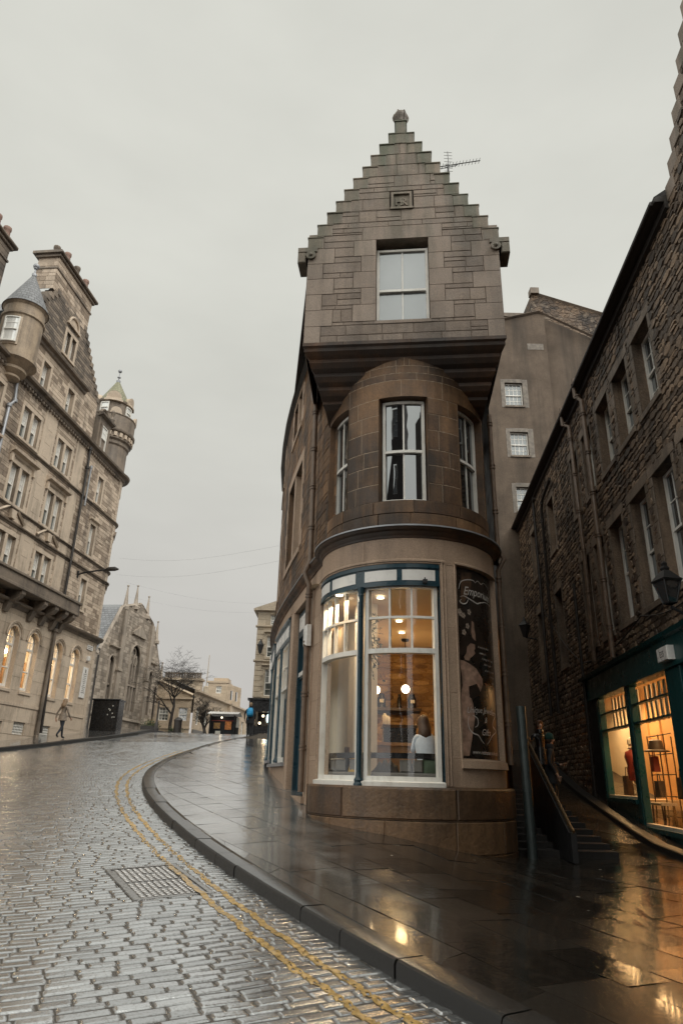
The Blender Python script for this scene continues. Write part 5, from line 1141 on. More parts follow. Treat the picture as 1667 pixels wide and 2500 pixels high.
    for i, h in enumerate(H): sash(T, PM, *h, .12, .06, (2, 2), (2, 2), cu=.3 if i == 0 else .6, cl=.3, bar=.03)
    b = MB(); b.cube(-3.9, -2.6, 45.6, 46.5, 13.2, 14.2); b.cube(-4.05, -2.45, 45.5, 46.6, 14.1, 14.3); ch = b.build('chimney', 'pale', T)
    for k in range(2): b = MB(); b.lathe(-3.6 + .6 * k, 46, [(.17, 14.3), (.14, 15.1), (.17, 15.2), (.12, 15.3)], 8); b.build('chimney_pot', 'terrap', ch)
    b = MB(); b.box(PM, -5.6, 2, 5.4, 6.15, -.3, .25); b.sweep(PM, [(.1, 6.05), (.42, 6.1), (.42, 6.22), (.1, 6.24)], -5.7, 2); b.box(PM, -5.55, -5.2, 3.9, 5.4, -.3, .2); b.box(PM, -3.5, -3.3, 3.9, 5.4, -.3, .2); b.box(PM, -5.2, -3.5, 3.9, 4.5, -.2, .12); b.sheet(PM, -5.2, 2, 3.9, 5.5, -1.6); b.build('shopfront', 'black', T)
    b = MB(); b.sheet(PM, -5.2, -3.5, 4.5, 5.4, -.05); b.build('pane', 'gclear', T)
    for i, (x, z, m) in enumerate(((-4.75, 5.2, 'lampk'), (-4.95, 4.75, 'lampk'), (-4.45, 5.05, 'neon'))): b = MB(); b.ball(x, 45.6, z, .09, 8, sz=1. if i < 2 else 3); tag(b.build('shop_lamp', m, smooth=60), ['round white lamp high inside the black shopfront', 'round warm lamp low inside the black shopfront by the walking person', 'long cold white light inside the black shopfront'][i], 'lamp')
    b = MB(); b.box(PM, -4.45, -4.0, 7.2, 9.0, .2, .25); tag(b.build('hanging_banner', 'panelw'), 'grey hanging banner on the pale classical building', 'banner')
    t = thing('bracket_lantern', 'black bracket lantern on the corner of the pale classical building', 'lantern', (-5.1, 44.7, 9.6)); b = MB(); b.tube([PM.f(-5.1, 9.9, 0), PM.f(-5.1, 9.95, .5)], .05, 6); b.build('bracket', 'iron', t); b = MB(); b.lathe(-5.1, 44.45, [(.03, 9.0), (.1, 9.1), (.22, 9.6), (.1, 9.8), (.02, 9.95)], 6); b.build('lamp_case', 'iron', t)
    # market kiosk
    T = thing('market_kiosk', 'dark market kiosk with pale ridged roof and red and yellow panels', 'kiosk', (-8, 50, 4.1)); b = MB(); b.cube(-8.95, -7.1, 50, 51.6, 3.9, 5.45, 0); b.cube(-8.9, -8.84, 49.5, 50, 3.9, 5.5); b.cube(-7.2, -7.14, 49.5, 50, 3.9, 5.5); b.build('body', 'navy', T)
    b = MB(); n = 24
    b.grid([[(-9.1 + 2.2 * k / n, y, z + .03 * (k % 2)) for y, z in ((49.3, 5.55), (50.4, 5.78), (51.8, 5.55))] for k in range(n + 1)]); b.build('roof', 'panelw', T)
    b = MB(); b.cube(-8.65, -8.2, 49.92, 49.98, 4.6, 5.0); b.build('crate_panel', 'wood', T); b = MB()
    b.tube([(-8.63, 49.9, 4.62), (-8.22, 49.9, 4.98)], .025, 4); b.tube([(-8.63, 49.9, 4.98), (-8.22, 49.9, 4.62)], .025, 4); b.build('crossed_slats', 'yellow', T)
    b = MB(); b.cube(-7.85, -7.4, 49.92, 49.98, 4.55, 5.1); b.build('menu_board', 'orange', T); b = MB(); b.cube(-8.9, -7.1, 49.9, 49.95, 5.12, 5.17); b.build('red_strip', 'redbag', T); b = MB(); b.ball(-8.1, 49.8, 5.35, .07, 8); b.build('lamp', 'lampk', T); b = MB(); b.cube(-7.05, -6.85, 49.8, 49.85, 4.7, 5.35); b.cube(-8.5, -8.15, 49.9, 49.95, 4.15, 4.45); b.build('notice', 'paper', T)
    # utility cabinet on the pavement
    z = float(gz(-13.1, 40)) - KH + .14; T = thing('utility_cabinet', 'big black utility cabinet on the pavement outside the hotel', 'cabinet', (-13.2, 40.4, z)); Q = plane((-13.75, 39.5), (.85, -.0), (0, -1)); b = MB(); U = plane((-13.85, 39.7), (1, 0), (0, -1)); b.box(U, 0, 1.5, z - .05, z + 1.62, -1.0, 0, bev=.02); b.box(U, -.05, 1.55, z + 1.62, z + 1.70, -1.06, .06, bev=.02); b.build('body', 'black', T); b = MB()
    b.box(U, .08, .73, z + .12, z + 1.52, 0, .015, bev=.005); b.box(U, .77, 1.42, z + .12, z + 1.52, 0, .015, bev=.005); d_ = b.build('door', 'black', T); b = MB(); b.box(U, .69, .71, z + .7, z + .9, .015, .04); b.build('handle', 'iron', d_); b = MB()
    for k in range(9): x = .9 + random.random() * .4; y = z + .5 + random.random() * .9; b.box(U, x, x + .05, y, y + .06, .015, .018)
    b.build('sticker', 'paper', T)
    # planters, bin, post
    for i, (x, y, L) in enumerate(((-12.9, 49, 2.2), (-12.2, 54, 1.6))):
        z = float(gz(x, y)) - KH + .14; t = thing('planter', ['long dark planter of low shrubs and dry grass against the church wall', 'short dark planter of shrubs near the church corner'][i], 'planter', (x, y, z)); b = MB(); b.cube(x - .35, x + .35, y - L / 2, y + L / 2, z, z + .35); b.build('trough', 'pipedk', t); b = MB(); rr = random.Random(i)
        for k in range(500):
            px, py, pz = x + rr.gauss(0, .22), y + rr.uniform(-L / 2, L / 2), z + .3 + abs(rr.gauss(0, .2)); a = Vector((rr.gauss(0, 1), rr.gauss(0, 1), rr.gauss(0, 1))).normalized() * .06; c = Vector((rr.gauss(0, 1), rr.gauss(0, 1), rr.gauss(0, 1))).normalized() * .05; p = Vector((px, py, pz)); b.face([p - a, p + c, p + a, p - c], 0)
        for k in range(90): px, py = x + rr.gauss(0, .15), y + rr.gauss(L * .1, .3); p = Vector((px, py, z + .35)); e = p + Vector((rr.gauss(0, .18), rr.gauss(0, .18), rr.uniform(.3, .75))); b.face([p, p + Vector((.015, .01, 0)), e], 1)
        b.build('shrubs', ['leaf', 'straw'], t)
    x, y = -11.2, 50; z = float(gz(x, y)) - KH + .1; b = MB(); b.lathe(x, y, [(.28, z), (.28, z + .9), (.32, z + .92), (.30, z + 1.0), (.1, z + 1.15), (0, z + 1.16)], 14); tag(b.build('litter_bin', 'pipedk', smooth=40), 'dark round-topped litter bin at the crest of the street', 'bin')
    x, y = -11.7, 46; z = float(gz(x, y)) - KH + .1; b = MB(); b.lathe(x, y, [(.13, z), (.12, z + .5), (.08, z + .55), (.06, z + .9), (.06, z + 1.9), (0, z + 1.92)], 12); tag(b.build('bollard_post', 'pipedk', smooth=40), 'dark post on the pavement in front of the church', 'post')
far()

def tree(name, label, x, y, H, seed, spread=1.):
    z = float(gz(x, y)) - KH; rr = random.Random(seed); T = thing(name, label, 'tree', (x, y, z)); tr = MB(); cr = MB()
    def branch(mb, p, d, L, r, lev):
        pts = [p]; rs = [r]; n = 5 if lev < 3 else 4
        for k in range(n):
            droop = Vector((0, 0, -.10 if lev >= 2 else .06)); d = (d + Vector((rr.gauss(0, .13), rr.gauss(0, .13), rr.gauss(0, .09))) + droop * (k / n)).normalized(); p = p + d * (L / n); pts.append(p); rs.append(r * (1 - .55 * (k + 1) / n))
        mb.tube(pts, rs, 6 if lev < 2 else 3, caps=False)
        if lev >= 5: return
        kids = {0: 8, 1: 6, 2: 4, 3: 3, 4: 3}[lev]
        for i in range(kids):
            k = rr.randint(2, n) if lev else rr.randint(3, n); a = rr.uniform(0, 6.283); up = rr.uniform(.2, 1.0) if lev < 2 else rr.uniform(-.3, .7)
            nd = (d * .55 + Vector((math.cos(a) * spread, math.sin(a) * spread, up)) * .8).normalized(); branch(cr, pts[k], nd, L * rr.uniform(.52, .74), max(.007, rs[k] * .64), lev + 1)
    branch(tr, Vector((x, y, z - .1)), Vector((.03, 0, 1)), H * .36, .17, 0); tr.build('trunk', 'bark', T, smooth=60); cr.build('crown', 'bark', T)
tree('bare_tree', 'large bare winter tree with drooping twigs in front of the tan house', -12.9, 55, 9.0, 7, 1.15)
tree('bare_tree', 'smaller bare tree beside the market kiosk', -9.9, 54, 4.2, 12, .7)
# ------------------------------------------------------------------ right side of the lane
def rubble_building():
    M = RM; T = thing('rubble_building', 'dark rubble stone building with white sash windows above a teal shop in the lane', 'building', (7.5, 17, .3))
    top = [(-3.95, -2.78), (-2.2, -1.05), (-.52, .62), (1.42, 2.42), (3.15, 4.05), (7.05, 8.05), (10.8, 11.7)]
    mid = [(-5.6, -4.5), (-3.95, -2.75), (-2.25, -1.1), (-.35, .75), (1.40, 2.40), (3.05, 4.0), (7.05, 8.1), (10.8, 11.7)]
    H = [(a, e, 9.92, 12.0) for a, e in top] + [(a, e, 5.56, 8.32) for a, e in mid]
    S = (-5.6, 4.95, 0., 4.72)
    b = MB()
    us = sorted({-26., 18.} | {x for h in H for x in h[:2]} | {S[0], S[1]}); vs = sorted({-1., 13.4} | {x for h in H for x in h[2:]} | {4.72})
    for a, e in zip(us, us[1:]):
        for c, d in zip(vs, vs[1:]):
            m, n = (a + e) / 2, (c + d) / 2
            if any(h[0] < m < h[1] and h[2] < n < h[3] for h in H) or (S[0] < m < S[1] and n < S[3]): continue
            b.sheet(M, a, e, c, d, 0, 1, 1)
    rg = random.Random(77); masonry(b, M, -13, 18, 4.75, 13.4, [(h[0] - .12, h[1] + .12, h[2] - .05, h[3] + .2) for h in H], (.10, .25), (.14, .52), .015, 0, 0, 1, rng=rg, snecked=.35, rough=.038)
    masonry(b, M, 4.97, 18, .3, 4.74, [], (.10, .25), (.14, .52), .015, 0, 0, 1, rng=rg, snecked=.35, rough=.038)
    masonry(b, M, -13, -6.1, 13.42, 18., [], (.11, .27), (.16, .5), .016, 0, 0, 1, lambda z: (-13., -6.38 - .29 * max(0, math.ceil((z - 13.4) / .395 - 1))), rg, .3, rough=.04)
    for h in H: reveal(b, M, *h, .34, d1=0)
    u, z = -6.02, 13.4                               # stepped gable at the near end
    pts = [(-6.02, 13.4)]
    for k in range(12):
        z += .395; pts.append((u, z)); u -= .29; pts.append((u, z))
    b.face([M.f(a, c, 0) for a, c in [(-26, 13.4)] + pts + [(-26, z)]], 1); b.face([M.f(-26, -1, 0), M.f(-26, z, 0), M.f(-26, z, -8), M.f(-26, -1, -8)])
    b.build('wall', ['rstone', 'rmortar'], T)
    b = MB(); u, z = -6.02, 13.4
    for k in range(12): b.box(M, u - .40, u + .02, z, z + .395, -.34, .03, 1, 0, random.random(), .012); z += .395; u -= .29
    b.build('crow_steps', 'gabledress', T)
    b = MB(); rg = random.Random(61)
    for (a, e, c, d) in H:
        b.box(M, a - .22, e + .22, d, d + .27, -.02, .03, 1, 0, rg.random() + .4, .01); b.box(M, a - .12, e + .12, c - .15, c, -.3, .06, 1, 0, .7, .01)
        for i, z in enumerate(np.arange(c, d - .2, .42)):
            for s, x in ((-1, a), (1, e)):
                w = rg.uniform(.14, .30); xa, xb = sorted((x, x + s * w)); b.box(M, xa, xb, z + .005, min(z + .415, d), -.02, .02, 1, 0, rg.random() * .8, .01)
    b.build('window_dressing', 'lintel', T)
    for h in H: sash(T, M, *h, .26, .08, (3, 2), (3, 2) if h[2] > 9 else (2, 1), pm='gdark', cu=.5, cl=.35, bar=.028)
    b = MB(); b.sweep(M, [(0, 13.22), (.10, 13.25), (.10, 13.42), (.30, 13.42), (.32, 13.50), (.28, 13.55), (0, 13.6)], -6.0, 18, 1); b.tube([M.f(-5.9, 13.47, .32), M.f(18, 13.47, .32)], .06, 8); b.face([M.f(-6.0, 13.55, .3), M.f(18, 13.55, .3), M.f(18, 17.5, -5), M.f(-6.0, 17.5, -5)]); b.build('eaves', 'pipedk', T)
    for (pts, r, m) in (([(1.55, 13.75, .28), (1.55, 13.1, .28), (1.35, 12.85, .16), (1.35, 4.8, .16)], .075, 'pipe'), ([(3.4, 13.75, .28), (3.4, 13.1, .28), (3.05, 12.85, .16), (3.0, 7.6, .16), (3.2, 5.0, .16)], .065, 'pipe'), ([(6.6, 12.5, .15), (8.2, 12.3, .15), (8.5, 12.0, .15), (8.7, 4, .15)], .06, 'pipedk'), ([(9.7, 13.0, .15), (10.0, 12.9, .15), (10.05, 4, .15)], .06, 'pipedk'), ([(4.7, 7.8, .15), (4.75, 1.2, .15)], .05, 'pipedk')):
        b = MB(); P = [M.f(*p) for p in pts]; b.tube(P, r, 10)
        for p, q in zip(P, P[1:]):
            p, q = Vector(p), Vector(q); n = int((p - q).length / 1.3) or 1
            for k in range(n):
                c = p.lerp(q, (k + .4) / n)
                for dz in (0, .08): b.lathe(c.x, c.y, [(r, c.z + dz - .024), (r * 1.3, c.z + dz - .02), (r * 1.3, c.z + dz + .02), (r, c.z + dz + .024)], 10)
        b.build('downpipe', m, T, smooth=45)
    # cables slung along the wall
    b = MB()
    for (u0, z0, u1, z1) in ((10, 8.2, 4.8, 5.2), (4.8, 5.2, -1, 5.4), (-1, 5.42, -5, 5.3)): b.tube([M.f(u0 + (u1 - u0) * k / 8, z0 + (z1 - z0) * k / 8 - .25 * math.sin(math.pi * k / 8), .1) for k in range(9)], .018, 5)
    b.build('cable', 'pipedk', T)
    # shop front
    b = MB(); b.box(M, -5.6, 4.95, 3.98, 4.66, -.2, .10, bev=.01); b.sweep(M, [(.08, 4.60), (.20, 4.64), (.24, 4.72), (0, 4.80)], -5.7, 5.05, 1); b.sweep(M, [(.08, 3.97), (.13, 3.98), (.13, 4.06), (.08, 4.08)], -5.6, 4.95)
    for (u0, u1) in ((3.80, 3.96), (.86, 1.10), (-2.75, -1.88)): b.box(M, u0, u1, -.2, 3.98, -.12, .06, bev=.012)
    b.box(M, 3.96, 4.95, -.2, 3.98, -.2, .03, m=1); b.box(M, -5.6, -2.75, 2.2, 3.98, -.2, .02); b.box(M, -5.6, -2.75, -.2, 2.2, -.2, .06)
    for k in range(11): b.box(M, -4.4, -2.9, 2.5 + k * .12, 2.56 + k * .12, .02, .06)
    b.box(M, 1.10, 3.80, -.2, 1.24, -.2, .04); b.box(M, -1.88, .86, -.2, .66, -.2, .04); b.box(M, 1.10, 3.80, 1.16, 1.26, .04, .11); b.box(M, -1.88, .86, .58, .68, .04, .11)
    f = b.build('shopfront', ['teal2', 'iron'], T)
    for (u0, u1, z0) in ((1.10, 3.80, 1.24), (-1.88, .86, .66)):
        b = MB(); b.box(M, u0, u0 + .05, z0, 3.98, -.14, .02); b.box(M, u1 - .05, u1, z0, 3.98, -.14, .02); b.box(M, u0 + .05, u1 - .05, z0, z0 + .09, -.138, .018, m=1); b.box(M, u0 + .05, u1 - .05, 3.03, 3.08, -.136, .016); b.box(M, u0 + .05, u1 - .05, 3.49, 3.53, -.12, .0)
        fr = b.build('display_window', ['teal2', 'cream'], f); g = MB(); g.sheet(M, u0, u1, z0, 3.98, -.07); g.build('pane', 'gclear', fr); b = MB(); n = 8
        for k in range(n): u = u0 + .05 + (u1 - u0 - .1) * (k + .5) / n; b.box(M, u - .085, u + .055, 3.06, 3.96, -.34, -.31, bev=.004)
        b.build('vertical_blind', 'cream', fr)
    b = MB(); b.sheet(M, 7.0, 10.6, .0, 4.2, -2.0); b.box(M, 10.5, 10.6, 0, 4.2, -2.0, -.2); b.build('back_panel', 'plaster', T)
    b = MB(); b.sheet(M, -3.6, 7.0, 0, 4.2, -2.02)
    for k in range(9): u = -3 + 1.1 * k; b.box(M, u, u + .06, 0, 4.2, -2.02, -1.96)
    b.build('amber_panel', 'amber', T)
    b = MB(); b.box(M, -3.6, 10.6, -.3, .60, -2.4, -.2); b.box(M, 3.9, 10.6, .6, 1.22, -2.4, -.2); b.build('display_floor', 'ochre', T); b = MB(); b.box(M, -3.6, 10.6, 4.2, 4.3, -2.4, -.2); b.box(M, -3.7, -3.6, 0, 4.2, -2.4, -.2); b.build('ceiling', 'ochre', T)
    # sign box
    t = thing('projecting_sign', 'small white sign box lettered ESS on the teal fascia', 'sign', M.f(-2.4, 4.25, .2)); b = MB(); b.box(M, -2.72, -2.12, 4.10, 4.40, .10, .26, bev=.015); b.build('box', 'panelw', t); b = MB(); tm = Map(lambda u, v, d: M.f(-u, v, d)); text(b, 'ESS', tm, 2.42, 4.185, .18, .262); b.build('lettering', 'black', t)
    # wall lantern
    z = 5.0; c = M.f(-4.7, 0, .8); t = thing('wall_lantern', 'large black glazed lantern on the near end of the rubble wall', 'lantern', (c[0], c[1], z)); b = MB()
    b.tube([M.f(-4.7, 4.6, .0), M.f(-4.7, 4.5, .4), M.f(-4.7, 4.75, .8)], .03, 6); b.tube([M.f(-4.7, 4.85, 0), M.f(-4.7, 4.6, .5)], .02, 6); b.build('bracket', 'iron', t); b = MB()
    for k in range(4):
        a = R(45 + 90 * k + 10); b.tube([(c[0] + .12 * math.cos(a), c[1] + .12 * math.sin(a), 4.82), (c[0] + .25 * math.cos(a), c[1] + .25 * math.sin(a), 5.24)], .014, 5)
    b.lathe(c[0], c[1], [(.12, 4.80), (.13, 4.83), (.05, 4.83)], 4, a0=55, a1=415); b.lathe(c[0], c[1], [(.27, 5.23), (.29, 5.26), (.25, 5.29), (.12, 5.42), (.07, 5.46), (.09, 5.5), (.05, 5.55), (.06, 5.6), (0, 5.66)], 4, a0=55, a1=415); b.build('lamp_case', 'iron', t); b = MB(); b.lathe(c[0], c[1], [(.115, 4.83), (.24, 5.23)], 4, a0=55, a1=415); b.build('pane', 'gdark', t)
    c = M.f(12.3, 0, .5); t = thing('wall_lantern', 'black lantern far up the dark lane', 'lantern', (c[0], c[1], 7.6)); b = MB(); b.tube([M.f(12.3, 7.4, 0), M.f(12.3, 7.5, .5)], .03, 6); b.build('bracket', 'iron', t); b = MB(); b.lathe(c[0], c[1], [(.1, 7.5), (.24, 8.0), (.28, 8.02), (.1, 8.2), (.03, 8.4)], 4); b.build('lamp_case', 'iron', t)
rubble_building()

def rear_tenement():
    TP = plane((0, 32.), (1, 0), (0, -1)); T = thing('rear_tenement', 'tall grey harled tenement with a rubble chimney gable at the head of the lane', 'building', (11, 32, 2)); H = [(8.95, 9.78, 21.0, 22.3), (8.95, 9.78, 18.05, 19.5), (8.95, 9.78, 15.1, 16.6)]
    H = [(8.75, 9.72, 20.55, 22.0), (8.85, 9.80, 17.55, 18.95), (8.95, 9.9, 14.4, 15.75)]
    b = MB(); us = [2.5] + sorted({x for h in H for x in h[:2]}) + [11.3]; vs = sorted({-1., 25.4} | {x for h in H for x in h[2:]})
    for a, e in zip(us, us[1:]):
        for c, d in zip(vs, vs[1:]):
            if any(h[0] < (a + e) / 2 < h[1] and h[2] < (c + d) / 2 < h[3] for h in H): continue
            b.sheet(TP, a, e, c, d, .35)
    b.face([TP.f(6.2, 25.4, .35), TP.f(11.3, 25.4, .35), TP.f(11.3, 26.7, .35), TP.f(11.0, 26.75, .35)]); b.face([TP.f(11.3, -1, .35), TP.f(11.3, 26.7, .35), TP.f(11.3, 26.7, -.1), TP.f(11.3, -1, -.1)])
    b.face([TP.f(11.3, -1, 0), TP.f(19, -1, 0), TP.f(19, 22.2, 0), TP.f(14.9, 24.9, 0), TP.f(11.3, 26.7, 0)])
    for h in H: reveal(b, TP, *h, .1, d1=.35)
    b.box(TP, 11.3, 15, 19.3, 19.42, 0, .06); b.build('wall', 'harl', T)
    for h in H: sash(T, TP, *h, -.18, .06, (4, 2), (4, 2), pm='gblind', cu=.5, cl=.45, bar=.03)
    b = MB()
    for h in H: b.box(TP, h[0] - .05, h[1] + .05, h[2] - .1, h[2], .2, .42)
    b.build('sill', 'lintel', T); b = MB()
    for h in H: b = MB(); b.box(TP, h[0] - .22, h[0], h[2] - .1, h[3] + .2, .34, .365); b.box(TP, h[1], h[1] + .28, h[2] - .1, h[3] + .2, .34, .365); b.box(TP, h[0], h[1], h[3], h[3] + .22, .34, .366); b.build('window_margin', 'harlp', T)
    b = MB(); b.box(TP, 10.2, 11.1, 24.2, 24.6, .34, .362); b.build('render_patch', 'harlp', T)
    b = MB(); b.face([TP.f(10.75, 26.2, -.6), TP.f(16.3, 22, -.6), TP.f(16.3, 27.1, -.6), TP.f(11.3, 28.9, -.6), TP.f(11.05, 28.9, -.6)]); b.face([TP.f(10.75, 26, -.6), TP.f(11.05, 28.9, -.6), TP.f(11.05, 28.9, -4), TP.f(10.75, 26, -4)]); b.build('chimney_wall', 'rubble', T)
    b = MB(); b.tube([TP.f(11.3, 28.9, -.6), TP.f(16.3, 27.15, -.6)], .10, 4); b.box(TP, 10.95, 11.45, 28.8, 29.2, -.9, -.4); b.box(TP, 15.9, 19, 22, 27.5, -1.5, -.62); b.box(TP, 15.8, 19, 27.4, 27.65, -1.6, -.55); b.box(TP, 7.6, 10.9, 25, 27.7, -3, -1.2); b.box(TP, 7.5, 10.95, 27.6, 27.85, -3.1, -1.1); b.build('coping', 'lintel', T)
    b = MB(); b.tube([TP.f(6.2, 25.45, .38), TP.f(11.0, 26.8, .38), TP.f(14.9, 24.95, .1)], .09, 4); b.build('skew', 'harl', T)
    b = MB(); b.sheet(TP, 9.0, 9.35, 5.4, 6.6, .37); b.build('lit_window', 'litwin', T); b = MB(); b.box(TP, 11.35, 12.3, 19.05, 19.28, 0, .05); b.build('brick_patch', 'terra', T)
    # back of the corner building block on the lane's left side
    b = MB(); b.face([(3.45, 14, 0), (3.6, 31.7, 0), (3.6, 31.7, 13), (3.45, 14, 13)]); b.build('side_wall', 'brown', CB)
rear_tenement()

def lane_things():
    # steel pole at the foot of the bay
    x, y = 3.63, 13.62; z = float(gz(x, y)); b = MB(); b.tube([(x, y, z - .05), (x - .03, y, 2.98)], .092, 14);
    for zz in (2.35, 1.45): b.lathe(x - .02, y, [(.093, zz - .02), (.105, zz - .02), (.105, zz + .02), (.093, zz + .02)], 14)
    tag(b.build('steel_pole', 'steel', smooth=50), 'short grey green steel pole strapped beside the stone plinth at the lane corner', 'pole')
    # lane steps and their balustrade
    b = MB()
    for k in range(18): y0 = 14.0 + .42 * k; z0 = .42 + .10 * k; b.cube(3.5, 5.35, y0, y0 + .44, z0 - .5, z0)
    struct(b.build('steps', 'dark'))
    t = thing('stair_railing', 'dark solid stair balustrade with worn wooden handrail going up the lane', 'railing', (4.3, 13.3, .4)); Q = plane((4.26, 13.15), (.035, .9994), (.9994, -.035)); b = MB(); b.prism(Q, [(0, .3), (3.0, .3), (3.0, 2.32), (2.8, 2.32), (.12, .78), (0, .78)], -.05, .05); b.build('panel', 'iron', t); b = MB(); b.tube([Q.f(-.02, .80, 0), Q.f(.12, .86, 0), Q.f(2.85, 2.44, 0)], .028, 8); b.ball(*Q.f(2.95, 2.50, 0), .075, 10); b.build('handrail', 'brass', t, smooth=50)
    # aerial
    t = thing('tv_aerial', 'thin television aerial behind the right slope of the crow-stepped gable', 'aerial', (2.72, 14, 16)); b = MB(); b.tube([(2.72, 14, 15.2), (2.74, 14, 17.75)], .022, 6); b.build('mast', 'iron', t); b = MB(); P0, P1 = Vector((2.52, 14, 17.66)), Vector((3.71, 14.2, 18.17)); b.tube([P0, P1], .014, 5); b.tube([P0 + Vector((0, 0, -.08)), P0.lerp(P1, .4) + Vector((0, 0, -.05)), P0.lerp(P1, .45)], .011, 5)
    for k in range(12): p = P0.lerp(P1, .06 + .92 * k / 11); b.tube([p + Vector((.03, .0, .11)), p - Vector((.03, 0, .11))], .007, 4)
    b.tube([(2.78, 14.05, 17.2), (2.76, 14.05, 18.31)], .011, 5)
    for k in range(7): z = 17.55 + .12 * k; b.tube([(2.65, 14.05, z + .01), (2.88, 14.05, z)], .007, 4)
    b.build('antenna_rods', 'iron', t)
    # overhead wires
    for i, (p, q) in enumerate((((-12.9, 37.6, 13.2), (-2.32, 24, 9.65)), ((-12.9, 37.6, 12.2), (-2.30, 24, 9.05)), ((-12.6, 38.5, 12.0), (-4.74, 45, 12.5)), ((-12.6, 38.5, 11.2), (-4.72, 45, 11.9)))):
        p, q = Vector(p), Vector(q); b = MB(); b.tube([p.lerp(q, k / 16) - Vector((0, 0, .35 * math.sin(math.pi * k / 16))) for k in range(17)], .0027, 4)
        tag(b.build('overhead_wire', 'lead'), ['uppermost thin wire from the hotel to the curved wing', 'second thin wire from the hotel to the curved wing', 'faint upper wire from the hotel to the pale classical building', 'faint lower wire from the hotel to the pale classical building'][i], 'wire', 'wires over the street')
lane_things()

# ------------------------------------------------------------------ people
def skin_body(name, V, E, parent, slots, loc, yaw):
    """One continuous skinned surface; each edge carries the material slot of what covers it."""
    names = list(V); me = bpy.data.meshes.new(name); me.from_pydata([V[k][0] for k in names], [(names.index(a), names.index(b)) for a, b, *_ in E], [])
    ob = bpy.data.objects.new(name, me); COL.objects.link(ob); md = ob.modifiers.new('Skin', 'SKIN'); md.use_smooth_shade = True; md.branch_smoothing = .6
    sv = me.skin_vertices[0].data
    for i, k in enumerate(names): r = V[k][1]; sv[i].radius = r if isinstance(r, tuple) else (r, r); sv[i].use_root = (k == 'pelvis')
    s2 = ob.modifiers.new('Sub', 'SUBSURF'); s2.levels = s2.render_levels = 1
    dg = bpy.context.evaluated_depsgraph_get(); dg.update(); nm = bpy.data.meshes.new_from_object(ob.evaluated_get(dg)); bpy.data.objects.remove(ob)
    nm.name = name; nm.materials.clear()
    for s in slots: nm.materials.append(MS[s])
    seg = [(Vector(V[a][0]), Vector(V[b][0]), m) for a, b, m in E]
    for p in nm.polygons:
        c = p.center; best = 1e9
        for a, b, m in seg:
            d = b - a; t = max(0, min(1, (c - a).dot(d) / max(1e-9, d.dot(d)))); q = (c - a - d * t).length
            if q < best: best = q; p.material_index = m
        p.use_smooth = True
    mt = Matrix.Translation(loc) @ Matrix.Rotation(yaw, 4, 'Z'); nm.transform(mt); nm.update()
    return link(bpy.data.objects.new(name, nm), parent), mt
